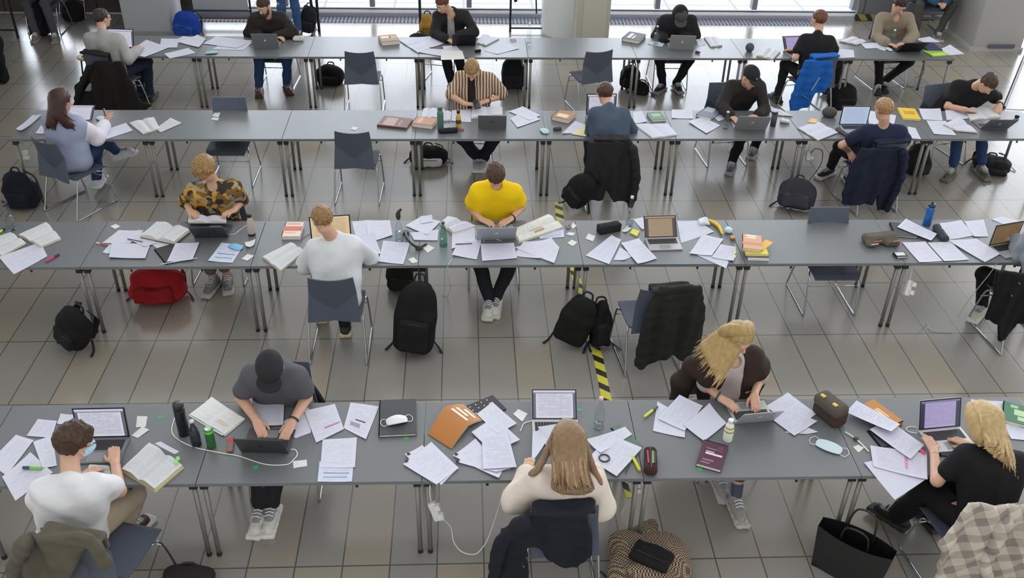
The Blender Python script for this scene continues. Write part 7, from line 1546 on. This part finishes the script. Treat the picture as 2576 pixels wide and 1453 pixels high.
# furniture and stands in the background
MTL = M('#2a2b30', .4, .5, .03)
a_ = at(790, 92, 0); rt_ = empty('display_stand', (a_[0]+.9, a_[1]+.2, 0)); tag(rt_, 'black metal display frame with crossed braces before the windows', 'stand')
xL, xR = -.93, .78
for x in (xL, xL+.09, xR): MB().tube([(x, 0, 0), (x, .02, 2.2)], .022, 8).build('post', MTL, rt_)
MB().tube([(xL, -.22, .02), (xL, .22, .02)], .018, 8).build('foot', MTL, rt_); MB().tube([(xR, -.22, .02), (xR, .22, .02)], .018, 8).build('foot', MTL, rt_)
MB().tube([(xL+.09, .01, .75), (xL+.55, .01, 1.35)], .014, 6).build('brace', MTL, rt_); MB().tube([(xL+.09, .01, .84), (xL+.5, .01, 1.38)], .010, 6).build('brace', MTL, rt_)
MB().tube([(xR, .01, .72), (xR-.5, .01, 1.3)], .014, 6).build('brace', MTL, rt_); MB().tube([(xR, .01, .92), (xR-.35, .01, 1.05)], .010, 6).build('brace', MTL, rt_)
a_ = at(1328, 80, 0); rt_ = empty('coat_rack', (a_[0], a_[1], 0)); tag(rt_, 'black metal rack with a dark red garment left of the round column', 'rack')
for x in (-.29, .27): MB().tube([(x, 0, 0), (x, 0, 1.5)], .018, 8).build('post', MTL, rt_)
MB().tube([(-.29, 0, .06), (.27, 0, .06)], .014, 6).build('lower_bar', MTL, rt_); MB().tube([(-.29, 0, .78), (.27, 0, .78)], .016, 6).build('shelf_bar', MTL, rt_)
o = MB().tube([(.1, 0, .78), (.13, 0, .30)], .012, 6).build('hook_rod', MTL, rt_)
Sx = SD(); g_ = np.array([a_[0]-.05, a_[1]-.02, 0]); Sx.bx(g_+[0, 0, 1.0], (.22, .06, .20), None, .05); Sx.rc(g_+[-.17, -.02, .9], g_+[-.16, -.02, .52], .04, .03); Sx.disp = folds(.012, 22, 3); o = sd_obj('garment', [(Sx, .010)], [cloth('#5a1f27')], None); tag(o, 'dark red garment hanging in the black rack', 'garment')
# whiteboard on feet
x0, x1 = at(505, 45, 0)[0], at(640, 45, 0)[0]; rt_ = empty('whiteboard', ((x0+x1)/2, 15.55, 0)); tag(rt_, 'grey mobile board standing before the windows right of the square column', 'board')
w_ = (x1-x0)/2; MB().box((0, 0, .95), (2*w_, .03, 1.4)).build('panel', M('#a7abb0', .35, 0, .02), rt_); MB().box((0, -.02, .235), (2*w_+.03, .03, .03)).build('lower_rail', M('#55585e', .4, .5), rt_)
for s_ in (-1, 1): MB().tube([(s_*(w_+.03), 0, .02), (s_*(w_+.03), 0, 1.7)], .018, 8).build('post', M('#3f4248', .4, .5), rt_); MB().tube([(s_*(w_+.03), -.28, .025), (s_*(w_+.03), .28, .025)], .02, 8).build('foot', MTL, rt_)
MB().tube([(-w_-.03, 0, .12), (w_+.03, 0, .12)], .03, 8).build('stretcher', M('#5a5852', .5), rt_)
# waste bin
rt_ = empty('waste_bin', (1.98, 14.62, 0)); tag(rt_, 'tall beige waste bin with dark slot before the round column', 'bin')
MB().box((0, 0, .51), (.52, .40, 1.02)).build('body', M('#b4b0a2', .5, 0, .02), rt_, bevel=.02); MB().box((.02, -.20, .50), (.36, .02, .86)).build('front_panel', M('#bcb8aa', .45, 0, .02), rt_, bevel=.01)
MB().box((.03, 0, 1.022), (.30, .16, .012)).build('slot', M('#26262a', .5), rt_)
# table and chair pieces in the top left corner
rt_ = empty('corner_table', (at(25, 84, 0)[0]-.35, at(25, 84, 0)[1]+.1, 0)); tag(rt_, 'dark steel-legged table with lilac things in the top left corner', 'table')
MB().box((0, 0, .72), (1.2, .7, .03)).build('tabletop', M('#6a6a72', .4), rt_)
for x in (-.55, .55):
    for y in (-.30, .30): MB().tube([(x, y, 0), (x, y, .71)], .02, 8).build('leg', MTL, rt_)
MB().tube([(-.55, -.30, .12), (.55, -.30, .12)], .014, 6).build('stretcher', MTL, rt_)
l0 = rt_.location; Sx = SD(); Sx.bx((l0[0]+.1, l0[1]-.05, .80), (.28, .2, .06), None, .05); Sx.disp = folds(.015, 20, 2); o = sd_obj('scarf', [(Sx, .010)], [cloth('#5c6488')], None); tag(o, 'lilac blue scarf on the dark table in the top left corner', 'scarf')
chair(at(60, 62, 0)[0]+.75, at(60, 62, 0)[1]+.55, 200, 'grey shell chair behind the dark rucksack in the top left corner')
# second-hand chair with wooden seat behind the light grey sweater
rt_ = empty('stool', (at(220, 142, .45)[0], at(220, 142, .45)[1], 0)); tag(rt_, 'small stool with beige wooden seat left of the light grey sweater', 'stool')
MB().lathe([(.13, 0), (.14, .01), (.14, .025), (.12, .032)], (0, 0, .43), 24).build('seat', M('#b3a27a', .5, 0, .08), rt_)
for a in (.6, 2.2, 3.8, 5.3): MB().tube([(.09*math.cos(a), .09*math.sin(a), .43), (.14*math.cos(a), .14*math.sin(a), 0)], .012, 8).build('leg', MTL, rt_)
# extension lead under the right end of the back row
o = tube_at('grey extension cable lying under the right end of the back row', 'T4', '1400,790 1460,785 1540,800 1590,760 1560,720 1640,690 1650,600', [.012, .012, .012, .012, .012, .1, .5], .006, M('#6a6a70', .5))
o = tube_at('thin white strip lying on the floor right of the black-capped person', 'M3', '2330,165 2400,205', .006, .008, M('#c9cbcc', .4), 'floor_strip', 'strip')
